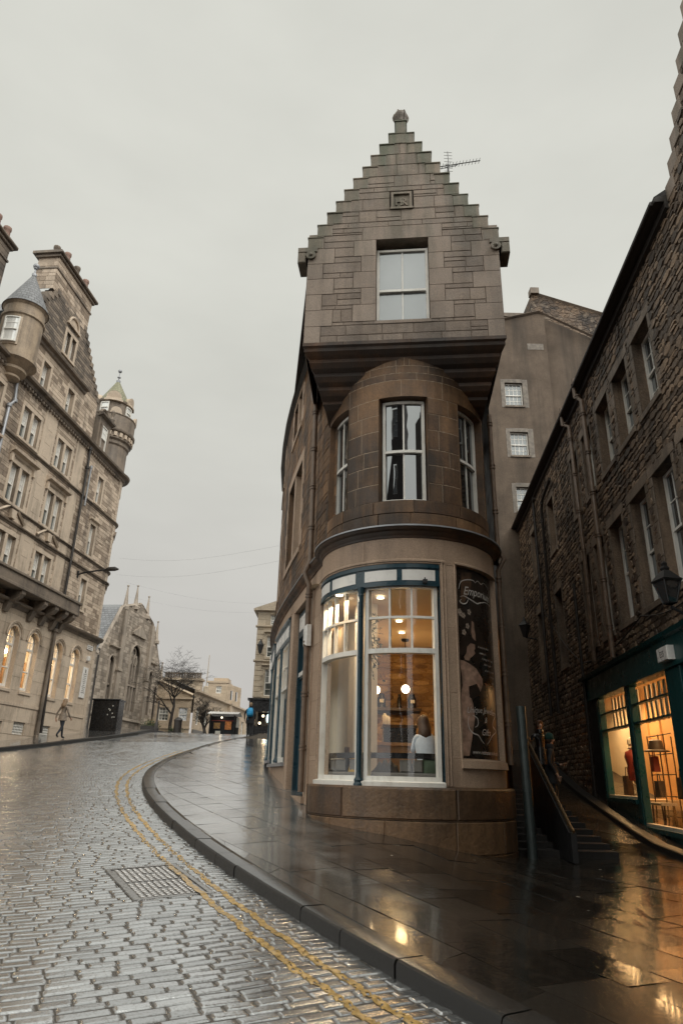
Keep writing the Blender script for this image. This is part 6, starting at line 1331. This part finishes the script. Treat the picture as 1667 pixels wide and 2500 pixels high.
def person(label, loc, yaw, slots, pose, hair=None, hat=None, coat=None, scale=1., hairlong=0.):
    """slots: skin, top, trousers, shoes. Local frame: +y is where the person faces."""
    T = thing('person', label, 'person', loc); J = dict(pelvis=((0, 0, .95), (.155, .105)), waist=((0, 0, 1.08), (.135, .10)), chest=((0, .01, 1.30), (.165, .115)), neckb=((0, 0, 1.46), (.07, .065)), neck=((0, .01, 1.53), (.052, .055)), head=((0, .03, 1.625), (.072, .092)), crown=((0, .01, 1.71), (.06, .075)), nose=((0, .128, 1.625), .016))
    for s, c in ((-1, 'l'), (1, 'r')):
        J['sh' + c] = ((s * .175, 0, 1.41), .062); J['el' + c] = ((s * .235, -.04, 1.13), .046); J['wr' + c] = ((s * .24, .06, .89), .033); J['pa' + c] = ((s * .238, .09, .81), (.022, .038))
        J['hip' + c] = ((s * .09, 0, .88), .098); J['kn' + c] = ((s * .10, .02, .49), .064); J['an' + c] = ((s * .10, -.02, .10), .044); J['to' + c] = ((s * .11, .16, .045), (.045, .032))
    for k, v in pose.items(): J[k] = (v, J[k][1])
    E = [('pelvis', 'waist', 1), ('waist', 'chest', 1), ('chest', 'neckb', 1), ('neckb', 'neck', 0), ('neck', 'head', 0), ('head', 'crown', 0), ('head', 'nose', 0)]
    for c, s in (('l', -1), ('r', 1)):
        E += [('chest', 'sh' + c, 1), ('sh' + c, 'el' + c, 1), ('el' + c, 'wr' + c, 1), ('wr' + c, 'pa' + c, 0), ('pelvis', 'hip' + c, 2), ('hip' + c, 'kn' + c, 2), ('kn' + c, 'an' + c, 2), ('an' + c, 'to' + c, 3)]
        pa = Vector(J['pa' + c][0]); d = (pa - Vector(J['wr' + c][0])).normalized(); fw = Vector((0, 1, 0)); fw = (fw - d * fw.dot(d)).normalized()
        for i, (o, L) in enumerate(((-.030, .055), (-.010, .072), (.010, .078), (.030, .068))):
            a = pa + d * .035 + fw * o; e = a + d * L + Vector((-s * .018, 0, 0)); J['f%d%s' % (i, c)] = (tuple(a), .0095); J['g%d%s' % (i, c)] = (tuple(e), .008); E += [('pa' + c, 'f%d%s' % (i, c), 0), ('f%d%s' % (i, c), 'g%d%s' % (i, c), 0)]
        J['th' + c] = (tuple(pa + fw * .05 + d * .02), .010); J['ti' + c] = (tuple(pa + fw * .065 + d * .06), .0085); E += [('pa' + c, 'th' + c, 0), ('th' + c, 'ti' + c, 0)]
    J = {k: (tuple(x * scale for x in p), tuple(x * scale for x in r) if isinstance(r, tuple) else r * scale) for k, (p, r) in J.items()}
    body, mt = skin_body('body', J, E, T, slots, loc, yaw)
    def local(mb, nm, m):
        mb.v = [tuple(mt @ (Vector(v) * scale)) for v in mb.v]; return mb.build(nm, m, T, smooth=60)
    hx, hy, hz = (Vector(pose.get('head', (0, .03, 1.625))) - Vector((0, .03, 1.625)))
    if hair:
        b = MB(); P = []; k_ = hairlong > .05
        prof = [(.118, .004), (.105, .055), (.07, .085), (.02, .100), (-.04, .104), (-.12, .112), (-.20, .120), (-.28, .108), (-.32, .05)] if k_ else [(.118, .004), (.105, .050), (.07, .078), (.02, .090), (-.03, .090), (-.07, .082), (-.10, .066), (-.115, .03)]
        for z, r in prof:
            row = []
            for j in range(19):
                a = 2 * math.pi * j / 18; w_ = 1 + .07 * math.sin(5 * a + z * 30); x, y = r * math.cos(a) * w_, r * 1.12 * math.sin(a) * w_
                if z < .04: y = min(y, .04)                               # hairline clears the face
                if z < -.08: y = min(y, -.005) - (.045 if k_ else 0)
                row.append((hx + x, hy + .012 + y, hz + 1.665 + z))
            P.append(row)
        b.grid(P); local(b, 'hair', hair)
    if hat:
        b = MB(); b.lathe(hx, hy + .012, [(.100, hz + 1.645), (.106, hz + 1.66), (.104, hz + 1.70), (.088, hz + 1.75), (.05, hz + 1.785), (0, hz + 1.795)], 16); local(b, 'hat', hat)
    if coat:                                                                    # coat skirt hanging from the waist, hood or collar at the neck
        b = MB(); px, py = pose.get('pelvis', (0, 0, .95))[:2]
        b.grid([[(px + rx * math.cos(a), py + ry * math.sin(a), z) for rx, ry, z in ((.15, .115, 1.12), (.185, .14, .98), (.205, .16, .86), (.215, .175, coat[1]), (.195, .155, coat[1] + .01))] for a in np.linspace(0, 6.2832, 19)]); local(b, 'coat_skirt', coat[0]); b = MB(); b.lathe(0, .0, [(.10, 1.44), (.105, 1.50), (.085, 1.545), (.07, 1.54)], 14); local(b, 'collar', coat[0])
    return T, mt
def g0(x, y, k=0.): return (x, y, float(gz(x, y)) + k)
stride = dict(kNl=0); del stride['kNl']
walk = dict(hipl=(-.09, .01, .88), knl=(-.10, .16, .52), anl=(-.10, .22, .11), tol=(-.11, .39, .07), hipr=(.09, -.01, .88), knr=(.10, -.06, .48), anr=(.10, -.30, .17), tor=(.11, -.20, .06), ell=(-.26, -.12, 1.15), wrl=(-.27, -.14, .92), pal=(-.27, -.12, .84), elr=(.26, .04, 1.14), wrr=(.26, .19, .95), par=(.25, .25, .89))
calm = dict(knl=(-.09, .06, .49), anl=(-.09, .06, .10), tol=(-.10, .24, .045), knr=(.09, .0, .49), anr=(.09, -.14, .11), tor=(.10, .03, .05), ell=(-.29, -.07, 1.15), wrl=(-.28, .05, .92), elr=(.29, -.07, 1.15), wrr=(.27, .06, .93), pal=(-.27, .09, .85), par=(.26, .1, .86))
def people():
    p = g0(-4.6, 37.5); person('person in a dark coat walking away up the pavement wearing a bright blue backpack', p, R(4), ['skin', 'navy', 'navy', 'black'], calm, hair='hairf', coat=('navy', .68))
    t = thing('backpack', 'bright blue backpack worn by the person walking away', 'backpack', (p[0], p[1] - .2, p[2] + 1.2)); b = MB(); q = Map(lambda u, v, d: (p[0] + u, p[1] - .13 - d, p[2] + v)); 
    rows = []
    for v, w, dd in ((1.02, .12, .08), (1.06, .16, .15), (1.15, .175, .20), (1.28, .17, .19), (1.40, .15, .15), (1.47, .11, .08), (1.49, .05, .02)): rows.append([q.f(w * math.copysign(abs(math.cos(a)) ** .6, math.cos(a)), v, dd * max(0, math.sin(a)) ** .5 if math.sin(a) > 1e-6 else -.02) for a in np.linspace(-.5, math.pi + .5, 15)])
    b.grid(rows); b.build('bag', 'bluebag', t, smooth=60); b = MB(); b.box(q, -.12, .12, 1.09, 1.23, .17, .225, bev=.02); b.build('pocket', 'bluebag', t); b = MB()
    for s in (-1, 1): b.tube([q.f(s * .11, 1.46, -.02), q.f(s * .12, 1.47, -.10), q.f(s * .13, 1.40, -.22)], .022, 6)
    b.tube([q.f(-.1, 1.06, .02), q.f(-.09, .95, .06), q.f(-.08, .85, .05)], .012, 5); b.build('strap', 'bluebag', t)
    x, y = -12.5, 32.2; person('person in an oatmeal fleece jacket and dark jeans walking past the hotel', (x, y, float(gz(x, y)) - KH + .14), R(-25), ['skin', 'fleece', 'denim', 'black'], walk, hair='hairf', coat=('fleece', .80), hairlong=.12)
    person('person in dark clothes and a green knitted beanie looking sideways in the lane', (4.82, 16.0, .87), R(-100), ['skin', 'navy', 'navy', 'black'], dict(calm, ell=(-.25, .06, 1.16), wrl=(-.12, .22, 1.10), pal=(-.06, .27, 1.12)), hair='hairb', hat='beanie', coat=('navy', .72))
    person('person in black barely visible in the dark lane behind the stair balustrade', (5.2, 18.0, 1.32), R(-165), ['skin', 'black', 'black', 'black'], calm, hair='hairb', coat=('black', .7))
    sit = dict(pelvis=(0, 0, .50), waist=(0, .02, .64), chest=(0, .06, .88), neckb=(0, .09, 1.04), neck=(0, .11, 1.10), head=(-.02, .15, 1.20), crown=(-.02, .14, 1.285), nose=(-.02, .245, 1.20), shl=(-.175, .08, .99), shr=(.175, .07, .98), ell=(-.215, .14, .76), wrl=(-.13, .36, .74), pal=(-.10, .43, .74), elr=(.22, .12, .75), wrr=(.14, .34, .73), par=(.11, .41, .73), hipl=(-.10, .05, .50), knl=(-.12, .44, .50), anl=(-.12, .42, .10), tol=(-.12, .58, .045), hipr=(.10, .05, .50), knr=(.12, .44, .50), anr=(.12, .42, .10), tor=(.12, .58, .045))
    T, mt = person('long-haired person in a pale blue shirt seated in the cafe window, back to the street', (1.70, 13.12, 1.28), R(14), ['skin', 'shirt', 'denim', 'black'], sit, hair='hairb', hairlong=.12, scale=1.08)
    b = MB(); b.grid([[tuple(mt @ (Vector((rx * math.cos(t), cy + ry * math.sin(t), z)) * 1.08)) for z, cy, rx, ry in ((.46, 0, .19, .15), (.65, .02, .185, .145), (.84, .06, .21, .15), (.95, .08, .20, .13), (1.02, .09, .13, .10), (1.08, .105, .075, .075))] for t in np.linspace(0, 6.2832, 19)]); b.build('shirt', 'shirt', T, smooth=70)
people()

# ------------------------------------------------------------------ inside the cafe and the lane shop
def cafe():
    Bm = bow(1.62); rr = random.Random(9)
    t = thing('window_bench', 'dark cushioned bench with a black rail running along inside the cafe window', 'bench', Bm.f(-10, 1.4, 0)); b = MB(); b.box(Bm, -80, 19, 1.935, 2.03, -.05, .0, 20); 
    for u in (-79, -45, -30, 18): b.box(Bm, u - 1, u + 1, 1.33, 1.935, -.05, 0)
    b.build('rail', 'black', t); b = MB(); b.box(Bm, -80, 19, 1.60, 1.70, -.48, .02, 20, bev=.02); b.build('seat', 'grey', t); b = MB()
    for (a, e, m) in ((-78, -62, 0), (-61, -46, 0), (-44, -33, 1), (-6, 2, 0), (2.5, 9, 1)): b.box(Bm, a, e, 1.70, 1.92, -.16, -.03, 6, 0, .5, .03)
    b.build('cushion', 'grey', t)
    b = MB(); b.box(Bm, 9.5, 18.3, 1.66, 1.94, -.14, -.01, 4, 0, .5, .04); tag(b.build('green_cushion', 'green', smooth=60), 'dull green cushion at the right end of the cafe window bench', 'cushion')
    for (u, w, h, m, lab, nm) in ((-16, 9, .20, 'navy', 'heap of dark coats on the cafe window bench', 'folded_coat'), (-40, 6.5, .36, 'mustard', 'mustard yellow cloth heaped on the left part of the cafe bench', 'mustard_cloth')):
        b = MB(); n = 12
        b.grid([[Bm.f(u + w * (2 * i / n - 1), 1.70 + h * (1 - (2 * i / n - 1) ** 2) ** .5 * math.sin(math.pi * j / 6) * (1 + .25 * math.sin(i * 2.1 + j)), -.02 - .30 * j / 6) for j in range(7)] for i in range(n + 1)]); tag(b.build(nm, m, smooth=70), lab, 'clothing')
    t = thing('service_counter', 'warm wooden slatted service counter inside the cafe', 'counter', (1.2, 14.3, 1.36)); b = MB()
    for k in range(34): x = .50 + k * .033; b.cube(x, x + .022, 14.28, 14.31, 1.36, 2.22)
    b.build('slats', 'wood', t); b = MB(); b.cube(.46, 1.66, 14.31, 14.35, 1.36, 2.22); b.cube(.44, 1.68, 14.24, 14.9, 2.22, 2.28); b.build('top', 'wood', t)
    t = thing('coffee_machine', 'black espresso machine with a metal top on the cafe back counter', 'coffee machine', (1.38, 15.3, 2.2)); b = MB(); b.cube(1.02, 1.72, 15.1, 15.6, 2.20, 2.62); b.cube(1.08, 1.36, 15.06, 15.1, 2.28, 2.55); b.build('body', 'black', t); b = MB(); b.cube(1.0, 1.74, 15.06, 15.62, 2.62, 2.68); b.build('tray', 'brass', t)
    b = MB(); b.cube(.2, 3.2, 15.08, 15.7, 1.36, 2.2); tag(b.build('back_counter', 'wooddk'), 'dark back counter behind the espresso machine', 'counter')
    for i, x in enumerate((1.06, 1.13)): b = MB(); b.lathe(x, 15.3, [(.045, 2.68), (.055, 2.82 + .05 * (1 - i)), (.045, 2.83 + .05 * (1 - i)), (.02, 2.88 + .05 * (1 - i))], 12); tag(b.build('paper_cups', 'paper', smooth=50), ['tall stack of white paper cups on the espresso machine', 'shorter stack of white paper cups beside the tall one'][i], 'cups')
    b = MB(); b.lathe(1.72, 15.2, [(.05, 2.68), (.012, 2.7), (.012, 2.78), (.03, 2.8), (.12, 2.92), (.115, 2.92)], 12); tag(b.build('funnel', 'cream', smooth=50), 'pale cone-shaped funnel at the right end of the espresso machine', 'funnel')
    b = MB(); b.cube(.55, 2.25, 18.4, 18.88, 3.28, 3.35); b.cube(.55, 2.25, 18.75, 18.88, 3.2, 3.28); tag(b.build('wall_shelf', 'wooddk'), 'wooden wall shelf on the stone wall of the cafe', 'shelf')
    for i, x in enumerate((.95, 1.2, 1.68, 2.02)):
        t = thing('storage_jar', ['leftmost dark jar with white label on the cafe shelf', 'second dark jar with white label from the left on the cafe shelf', 'narrow dark bottle-like jar on the cafe shelf', 'rightmost dark jar with white label on the cafe shelf'][i], 'jar', (x, 18.6, 3.35), 'jars on the cafe shelf'); r = .11 if i != 2 else .06; b = MB(); b.lathe(x, 18.6, [(r, 3.35), (r, 3.6), (r * .7, 3.66), (r * .7, 3.72), (0, 3.73)], 12); b.build('jar_body', 'black', t, smooth=50)
        if i != 2: b = MB(); b.cube(x - .055, x + .055, 18.485, 18.49, 3.48, 3.57); b.build('label', 'paper', t)
    for i, (x, y, z, r) in enumerate(((1.72, 17.3, 3.70, .105), (.98, 17.3, 3.66, .105))):
        t = thing('pendant_lamp', ['glowing white globe pendant in front of the cafe stone wall', 'glowing globe pendant half hidden by the cafe partition'][i], 'lamp', (x, y, z), 'globe pendants in the cafe'); b = MB(); b.ball(x, y, z, r, 18); b.build('globe', 'globe', t, smooth=60); b = MB(); b.tube([(x, y, z + r), (x, y, 4.93)], .008, 5); b.lathe(x, y, [(.09, 4.90), (.10, 4.93), (.1, 4.955)], 12); b.build('cord', 'iron', t)
    for i, (x, y) in enumerate(((.82, 13.1), (1.38, 15.2), (1.56, 16.5), (2.7, 14.5), (.0, 12.98))): b = MB(); b.lathe(x, y, [(0, 4.952), (.055, 4.952), (.06, 4.945), (.075, 4.945), (.075, 4.958)], 14); tag(b.build('ceiling_spotlight', 'spot'), ['recessed ceiling spotlight nearest the cafe window', 'middle recessed spotlight in the cafe ceiling', 'recessed ceiling spotlight deepest in the cafe', 'recessed ceiling spotlight above the seated person', 'added ceiling spotlight brightening the left cafe window nook'][i], 'lamp', 'spotlights in the cafe ceiling')  # the last spotlight is added, to brighten the left nook
    t = thing('hanging_plant', 'dried hanging plant spray beside the cafe partition', 'plant', (.62, 13.2, 4.2)); b = MB(); rs = MB()
    for k in range(46):
        a = Vector((.58, 13.15, 4.55 - .9 * rr.random())); d = Vector((rr.uniform(0, .34), rr.uniform(-.15, .15), rr.uniform(-.5, .28))); P = [a, a + d * .5 + Vector((0, 0, .06)), a + d]; b.tube(P, .004, 3)
        for j in range(7): p = P[1].lerp(P[2], rr.random()) if j else P[2]; e = Vector((rr.gauss(0, .02), rr.gauss(0, .02), rr.gauss(0, .02))); f_ = Vector((rr.gauss(0, .016), rr.gauss(0, .016), rr.gauss(0, .016))); rs.face([p, p + e, p + e + f_, p + f_])
    b.tube([(.57, 13.12, 4.9), (.58, 13.15, 3.7)], .02, 5); b.build('stem', 'wooddk', t); rs.build('leaves', 'leaf', t)
cafe()
def lane_shop():
    M = RM; 
    t = thing('display_rack', 'tall open metal display rack in the amber lane shop window', 'rack', M.f(2.7, .6, -1.2)); b = MB()
    for u in (1.8, 2.35, 2.75, 3.65): b.tube([M.f(u, .62, -1.2), M.f(u, 2.92 - .1 * (u < 2), -1.2)], .018, 5)
    for z in (.85, 1.34, 1.88, 2.40, 2.90): b.tube([M.f(1.8, z, -1.2), M.f(3.65, z, -1.2)], .016, 5)
    b.build('frame', 'wooddk', t)
    def bag(name, lab, u, z, w, h, m, off=-1.05):
        t = thing(name, lab, 'bag', M.f(u, z, off)); b = MB(); b.prism(M, [(u - w, z), (u + w, z), (u + w * .8, z + h), (u - w * .8, z + h)], off - .08, off + .08); b.build('body', m, t); b = MB(); b.tube([M.f(u - w * .5, z + h, off), M.f(u - w * .3, z + h * 1.4, off), M.f(u + w * .3, z + h * 1.4, off), M.f(u + w * .5, z + h, off)], .014, 5); b.build('strap', m, t)
    t = thing('hat', 'wide felt hat on the top tier of the shop rack', 'hat', M.f(2.55, 2.45, -1.05)); b = MB(); c = M.f(2.55, 0, -1.05); b.lathe(c[0], c[1], [(.34, 2.46), (.33, 2.49), (.2, 2.52), (.17, 2.74), (.1, 2.78), (0, 2.77)], 14); b.build('felt', 'bag', t, smooth=40)
    bag('hanging_bag', 'dark red bag hanging in the middle of the shop rack', 2.85, 1.95, .16, .4, 'redbag'); bag('shoulder_bag', 'black leather shoulder bag on the lower tier of the shop rack', 2.7, 1.3, .2, .42, 'bag'); bag('tall_bag', 'dark upright bag standing alone in the cream shop window', 5.3, 1.24, .26, .62, 'bag', -1.0)
    bag('small_bag', 'small dark bag at the right edge of the amber shop window', .95, 1.3, .18, .5, 'bag', -1.0)
    t = thing('display_stool', 'pale-topped wooden stool at the foot of the shop rack', 'stool', M.f(2.2, .62, -.9)); b = MB(); b.box(M, 1.75, 2.65, 1.12, 1.19, -1.1, -.7, bev=.02); b.build('seat', 'cream', t); 
    for u in (1.85, 2.55):
        for o in (-1.05, -.75): b = MB(); b.tube([M.f(u, 1.12, o), M.f(u + .05 * (1 if u > 2 else -1), .61, o)], .025, 6); b.build('leg', 'wooddk', t)
    t = thing('shop_mannequin', 'dressed display figure with white headscarf and dark coat beside the teal post', 'mannequin', M.f(4.5, 1.24, -1.0)); c = M.f(4.45, 0, -1.0); b = MB(); b.lathe(c[0], c[1], [(.02, 1.25), (.16, 1.26), (.03, 1.3), (.03, 1.6), (.10, 1.75)], 12); b.lathe(c[0], c[1], [(.05, 2.58), (.055, 2.66)], 10); b.build('stand', 'wooddk', t, smooth=50); b = MB(); b.lathe(c[0], c[1], [(.20, 1.72), (.22, 1.95), (.20, 2.15), (.26, 2.38), (.22, 2.52), (.07, 2.6)], 16); 
    for s in (-1, 1): b.tube([M.f(4.45 + s * .24, 2.44, -1), M.f(4.45 + s * .3, 2.2, -.95), M.f(4.45 + s * .27, 1.95, -.88)], [.07, .06, .045], 8)
    b.build('coat', 'redbag', t, smooth=60); b = MB(); b.ball(c[0], c[1], 2.76, .115, 14, sz=1.2); b.build('head', 'skin', t, smooth=60); b = MB(); b.lathe(c[0], c[1], [(.13, 2.74), (.135, 2.82), (.10, 2.92), (.0, 2.96)], 14); b.lathe(c[0], c[1], [(.12, 2.6), (.15, 2.64), (.1, 2.68)], 14); b.build('headscarf', 'paper', t, smooth=60)
    t = thing('dried_grass_bunch', 'bunch of dried grass at the bottom right of the amber shop window', 'plant', M.f(1.4, .62, -.9)); b = MB(); rr = random.Random(3)
    for k in range(110): p = Vector(M.f(1.35 + rr.gauss(0, .12), .62, -.9 + rr.gauss(0, .08))); e = p + Vector((rr.gauss(0, .1), rr.gauss(0, .22), rr.uniform(.4, .95))); b.face([p, p + Vector((.01, .012, 0)), e + Vector((.004, .006, 0)), e])
    b.build('stalks', 'straw', t)
lane_shop()

# ------------------------------------------------------------------ the street behind the photographer (seen in the reflections)
def behind():
    T = thing('opposite_tenement', 'dark stone tenement across the street mirrored in the bay windows', 'building', (-8, -13, -1)); Q = plane((-15, -13.), (1, 0), (0, 1)); b = MB(); Hs = [(1.4 + 3.2 * k, 2.7 + 3.2 * k, 3 + 4 * j, 5.4 + 4 * j) for k in range(4) for j in range(6)]
    us = sorted({0., 13.4} | {x for h in Hs for x in h[:2]}); vs = sorted({-3., 27.} | {x for h in Hs for x in h[2:]})
    for a, e in zip(us, us[1:]):
        for c, d in zip(vs, vs[1:]):
            if not any(h[0] < (a + e) / 2 < h[1] and h[2] < (c + d) / 2 < h[3] for h in Hs): b.sheet(Q, a, e, c, d)
    b.face([Q.f(13.4, -3, 0), Q.f(13.4, 27, 0), Q.f(13.4, 27, -9), Q.f(13.4, -3, -9)]); b.face([Q.f(0, -3, 0), Q.f(0, 27, 0), Q.f(0, 27, -9), Q.f(0, -3, -9)])
    b.face([(4, -10, -2), (30, -7, -2), (30, -7, 14), (4, -10, 14)]); b.face([(4, -10, -2), (4, -40, -2), (4, -40, 14), (4, -10, 14)])  # plain unseen walls, added to keep skylight out of the lane
    b.build('wall', 'rearwall', T)
    for h in Hs: sash(T, Q, *h, .15, .08, (2, 2), (2, 2), pm='gdark', cu=.3, cl=.2)
behind()

# ------------------------------------------------------------------ light
def lamp(name, loc, P, c, r=.1):
    l = bpy.data.lights.new(name, 'POINT'); l.energy = P; l.color = c; l.shadow_soft_size = r; o = bpy.data.objects.new(name, l); o.location = loc; COL.objects.link(o)
WARM = (1, .63, .27)
for i, (x, y) in enumerate(((.82, 13.15), (1.38, 15.2), (1.56, 16.5), (2.7, 14.5), (.0, 12.98))):  # the last one is an added fill for the left nook
    l = bpy.data.lights.new('spot_light', 'SPOT'); l.energy = (18, 130, 170, 140, 40)[i]; l.color = WARM; l.spot_size = R(140); l.spot_blend = 1.; l.shadow_soft_size = .05; o = bpy.data.objects.new('spot_light', l); o.location = (x, y, 4.93); COL.objects.link(o)
lamp('pendant_light', (1.72, 17.05, 3.72), 20, WARM, .13); lamp('pendant_light', (.94, 17.05, 3.66), 13, WARM, .13)
for s in (-.15, 1.55, 3.9, 5.7): lamp('globe_light', HM.f(s, 6.72, -1.55), 95, (1, .76, .48), .14)
def area(name, loc, e, c, sx, sy, rot=0):
    l = bpy.data.lights.new(name, 'AREA'); l.shape = 'RECTANGLE'; l.size = sx; l.size_y = sy; l.energy = e; l.color = c; o = bpy.data.objects.new(name, l); o.location = loc; o.rotation_euler = (0, 0, rot); COL.objects.link(o)
nk = bow(1.58).f(-54, 4.9, 0); l_ = bpy.data.lights.new('nook_fill_light', 'AREA'); l_.shape = 'RECTANGLE'; l_.size = 1.1; l_.size_y = .12; l_.energy = 42; l_.color = (1, .80, .55); o_ = bpy.data.objects.new('nook_fill_light', l_); COL.objects.link(o_); o_.location = nk  # added strip lamp without a fitting, brightens the cream wall of the nook
tg = bow(1.12).f(-54, 2.4, 0); o_.rotation_euler = (Vector(tg) - Vector(nk)).to_track_quat('-Z', 'Y').to_euler()
for s, e in ((8.2, 95), (5.4, 125), (2.6, 115), (.0, 115)): area('shop_light', RM.f(s, 4.15, -1.1), e, (1, .60, .26), .5, 1.6, R(-5.5))
for u in (5.4, 9.5): lamp('wing_shop_light', WM.f(u, 4.9, -.6), 16, (1, .68, .38), .1)
lamp('wing_door_light', WM.f(2.0, 4.9, -.6), 7, (1, .68, .38), .1)
lamp('kiosk_light', (-8.1, 49.6, 5.3), 1.5, (1, .8, .55), .08); lamp('black_shop_light', (-4.6, 45.6, 5.0), 7, (1, .7, .4), .1)

w = bpy.data.worlds.new('World'); SC.world = w; w.use_nodes = True; t = w.node_tree; t.nodes.clear()
def wn(typ, **k):
    n = t.nodes.new('ShaderNode' + typ)
    for a, v in k.items(): setattr(n, a, v)
    return n
tc = wn('TexCoord'); sp = wn('SeparateXYZ'); t.links.new(tc.outputs['Generated'], sp.inputs[0])
SUN_EL, SUN_AZ = R(54), R(122)
sky = wn('TexSky', sky_type='NISHITA', sun_disc=False); sky.sun_elevation = SUN_EL; sky.sun_rotation = SUN_AZ; sky.air_density = 2.; sky.dust_density = 6.
mr = wn('MapRange', interpolation_type='SMOOTHSTEP'); t.links.new(sp.outputs[2], mr.inputs[0]); mr.inputs[1].default_value = .0; mr.inputs[2].default_value = .62
cl = wn('Mix', data_type='RGBA'); t.links.new(mr.outputs[0], cl.inputs[0]); cl.inputs[6].default_value = (.575, .555, .53, 1); cl.inputs[7].default_value = (.71, .71, .648, 1)
no = wn('TexNoise'); mp_ = wn('Mapping'); mp_.inputs['Scale'].default_value = (1.5, 1.5, 4); t.links.new(tc.outputs['Generated'], mp_.inputs[0]); t.links.new(mp_.outputs[0], no.inputs[0]); no.inputs['Scale'].default_value = 1.6; no.inputs['Detail'].default_value = 5
nr = wn('MapRange'); t.links.new(no.outputs[0], nr.inputs[0]); nr.inputs[1].default_value = .3; nr.inputs[2].default_value = .7; nr.inputs[3].default_value = .90; nr.inputs[4].default_value = 1.045
br = wn('MapRange', interpolation_type='SMOOTHSTEP'); t.links.new(sp.outputs[1], br.inputs[0]); br.inputs[1].default_value = .25; br.inputs[2].default_value = -.7; br.inputs[3].default_value = 1.; br.inputs[4].default_value = 3.0
mu = wn('Math', operation='MULTIPLY'); t.links.new(nr.outputs[0], mu.inputs[0]); t.links.new(br.outputs[0], mu.inputs[1])
vs_ = wn('VectorMath', operation='SCALE'); t.links.new(cl.outputs[2], vs_.inputs[0]); t.links.new(mu.outputs[0], vs_.inputs['Scale'])
b1 = wn('Background'); b2 = wn('Background'); t.links.new(vs_.outputs[0], b1.inputs[0]); t.links.new(sky.outputs[0], b2.inputs[0]); b2.inputs[1].default_value = .05
mx = wn('MixShader'); mx.inputs[0].default_value = .06; t.links.new(b1.outputs[0], mx.inputs[1]); t.links.new(b2.outputs[0], mx.inputs[2]); wo = wn('OutputWorld'); t.links.new(mx.outputs[0], wo.inputs[0])
s = bpy.data.lights.new('Sun', 'SUN'); s.energy = 1.5; s.angle = R(35); s.color = (1, .965, .91); so = bpy.data.objects.new('Sun', s); COL.objects.link(so)
d = Vector((math.sin(SUN_AZ) * math.cos(SUN_EL), math.cos(SUN_AZ) * math.cos(SUN_EL), math.sin(SUN_EL))); so.rotation_euler = (-d).to_track_quat('-Z', 'Y').to_euler()

cam = bpy.data.cameras.new('Camera'); co = bpy.data.objects.new('Camera', cam); COL.objects.link(co); cam.sensor_fit = 'VERTICAL'; cam.sensor_height = 36; cam.lens = 36 * 1640 / 2500; cam.clip_end = 3000
co.matrix_world = Matrix.Translation((0, 0, 1.6)) @ Matrix.Rotation(math.pi / 2 + math.atan(.395), 4, 'X') @ Matrix.Rotation(R(1.48), 4, 'Z')
SC.camera = co
SC.view_settings.view_transform = 'Standard'; SC.view_settings.look = 'None'; SC.view_settings.exposure = 0; SC.view_settings.gamma = 1
SC.cycles.use_denoising = True; SC.cycles.max_bounces = 7; SC.cycles.diffuse_bounces = 3; SC.cycles.glossy_bounces = 4; SC.cycles.transparent_max_bounces = 10; SC.cycles.sample_clamp_indirect = 4.; SC.cycles.caustics_reflective = False
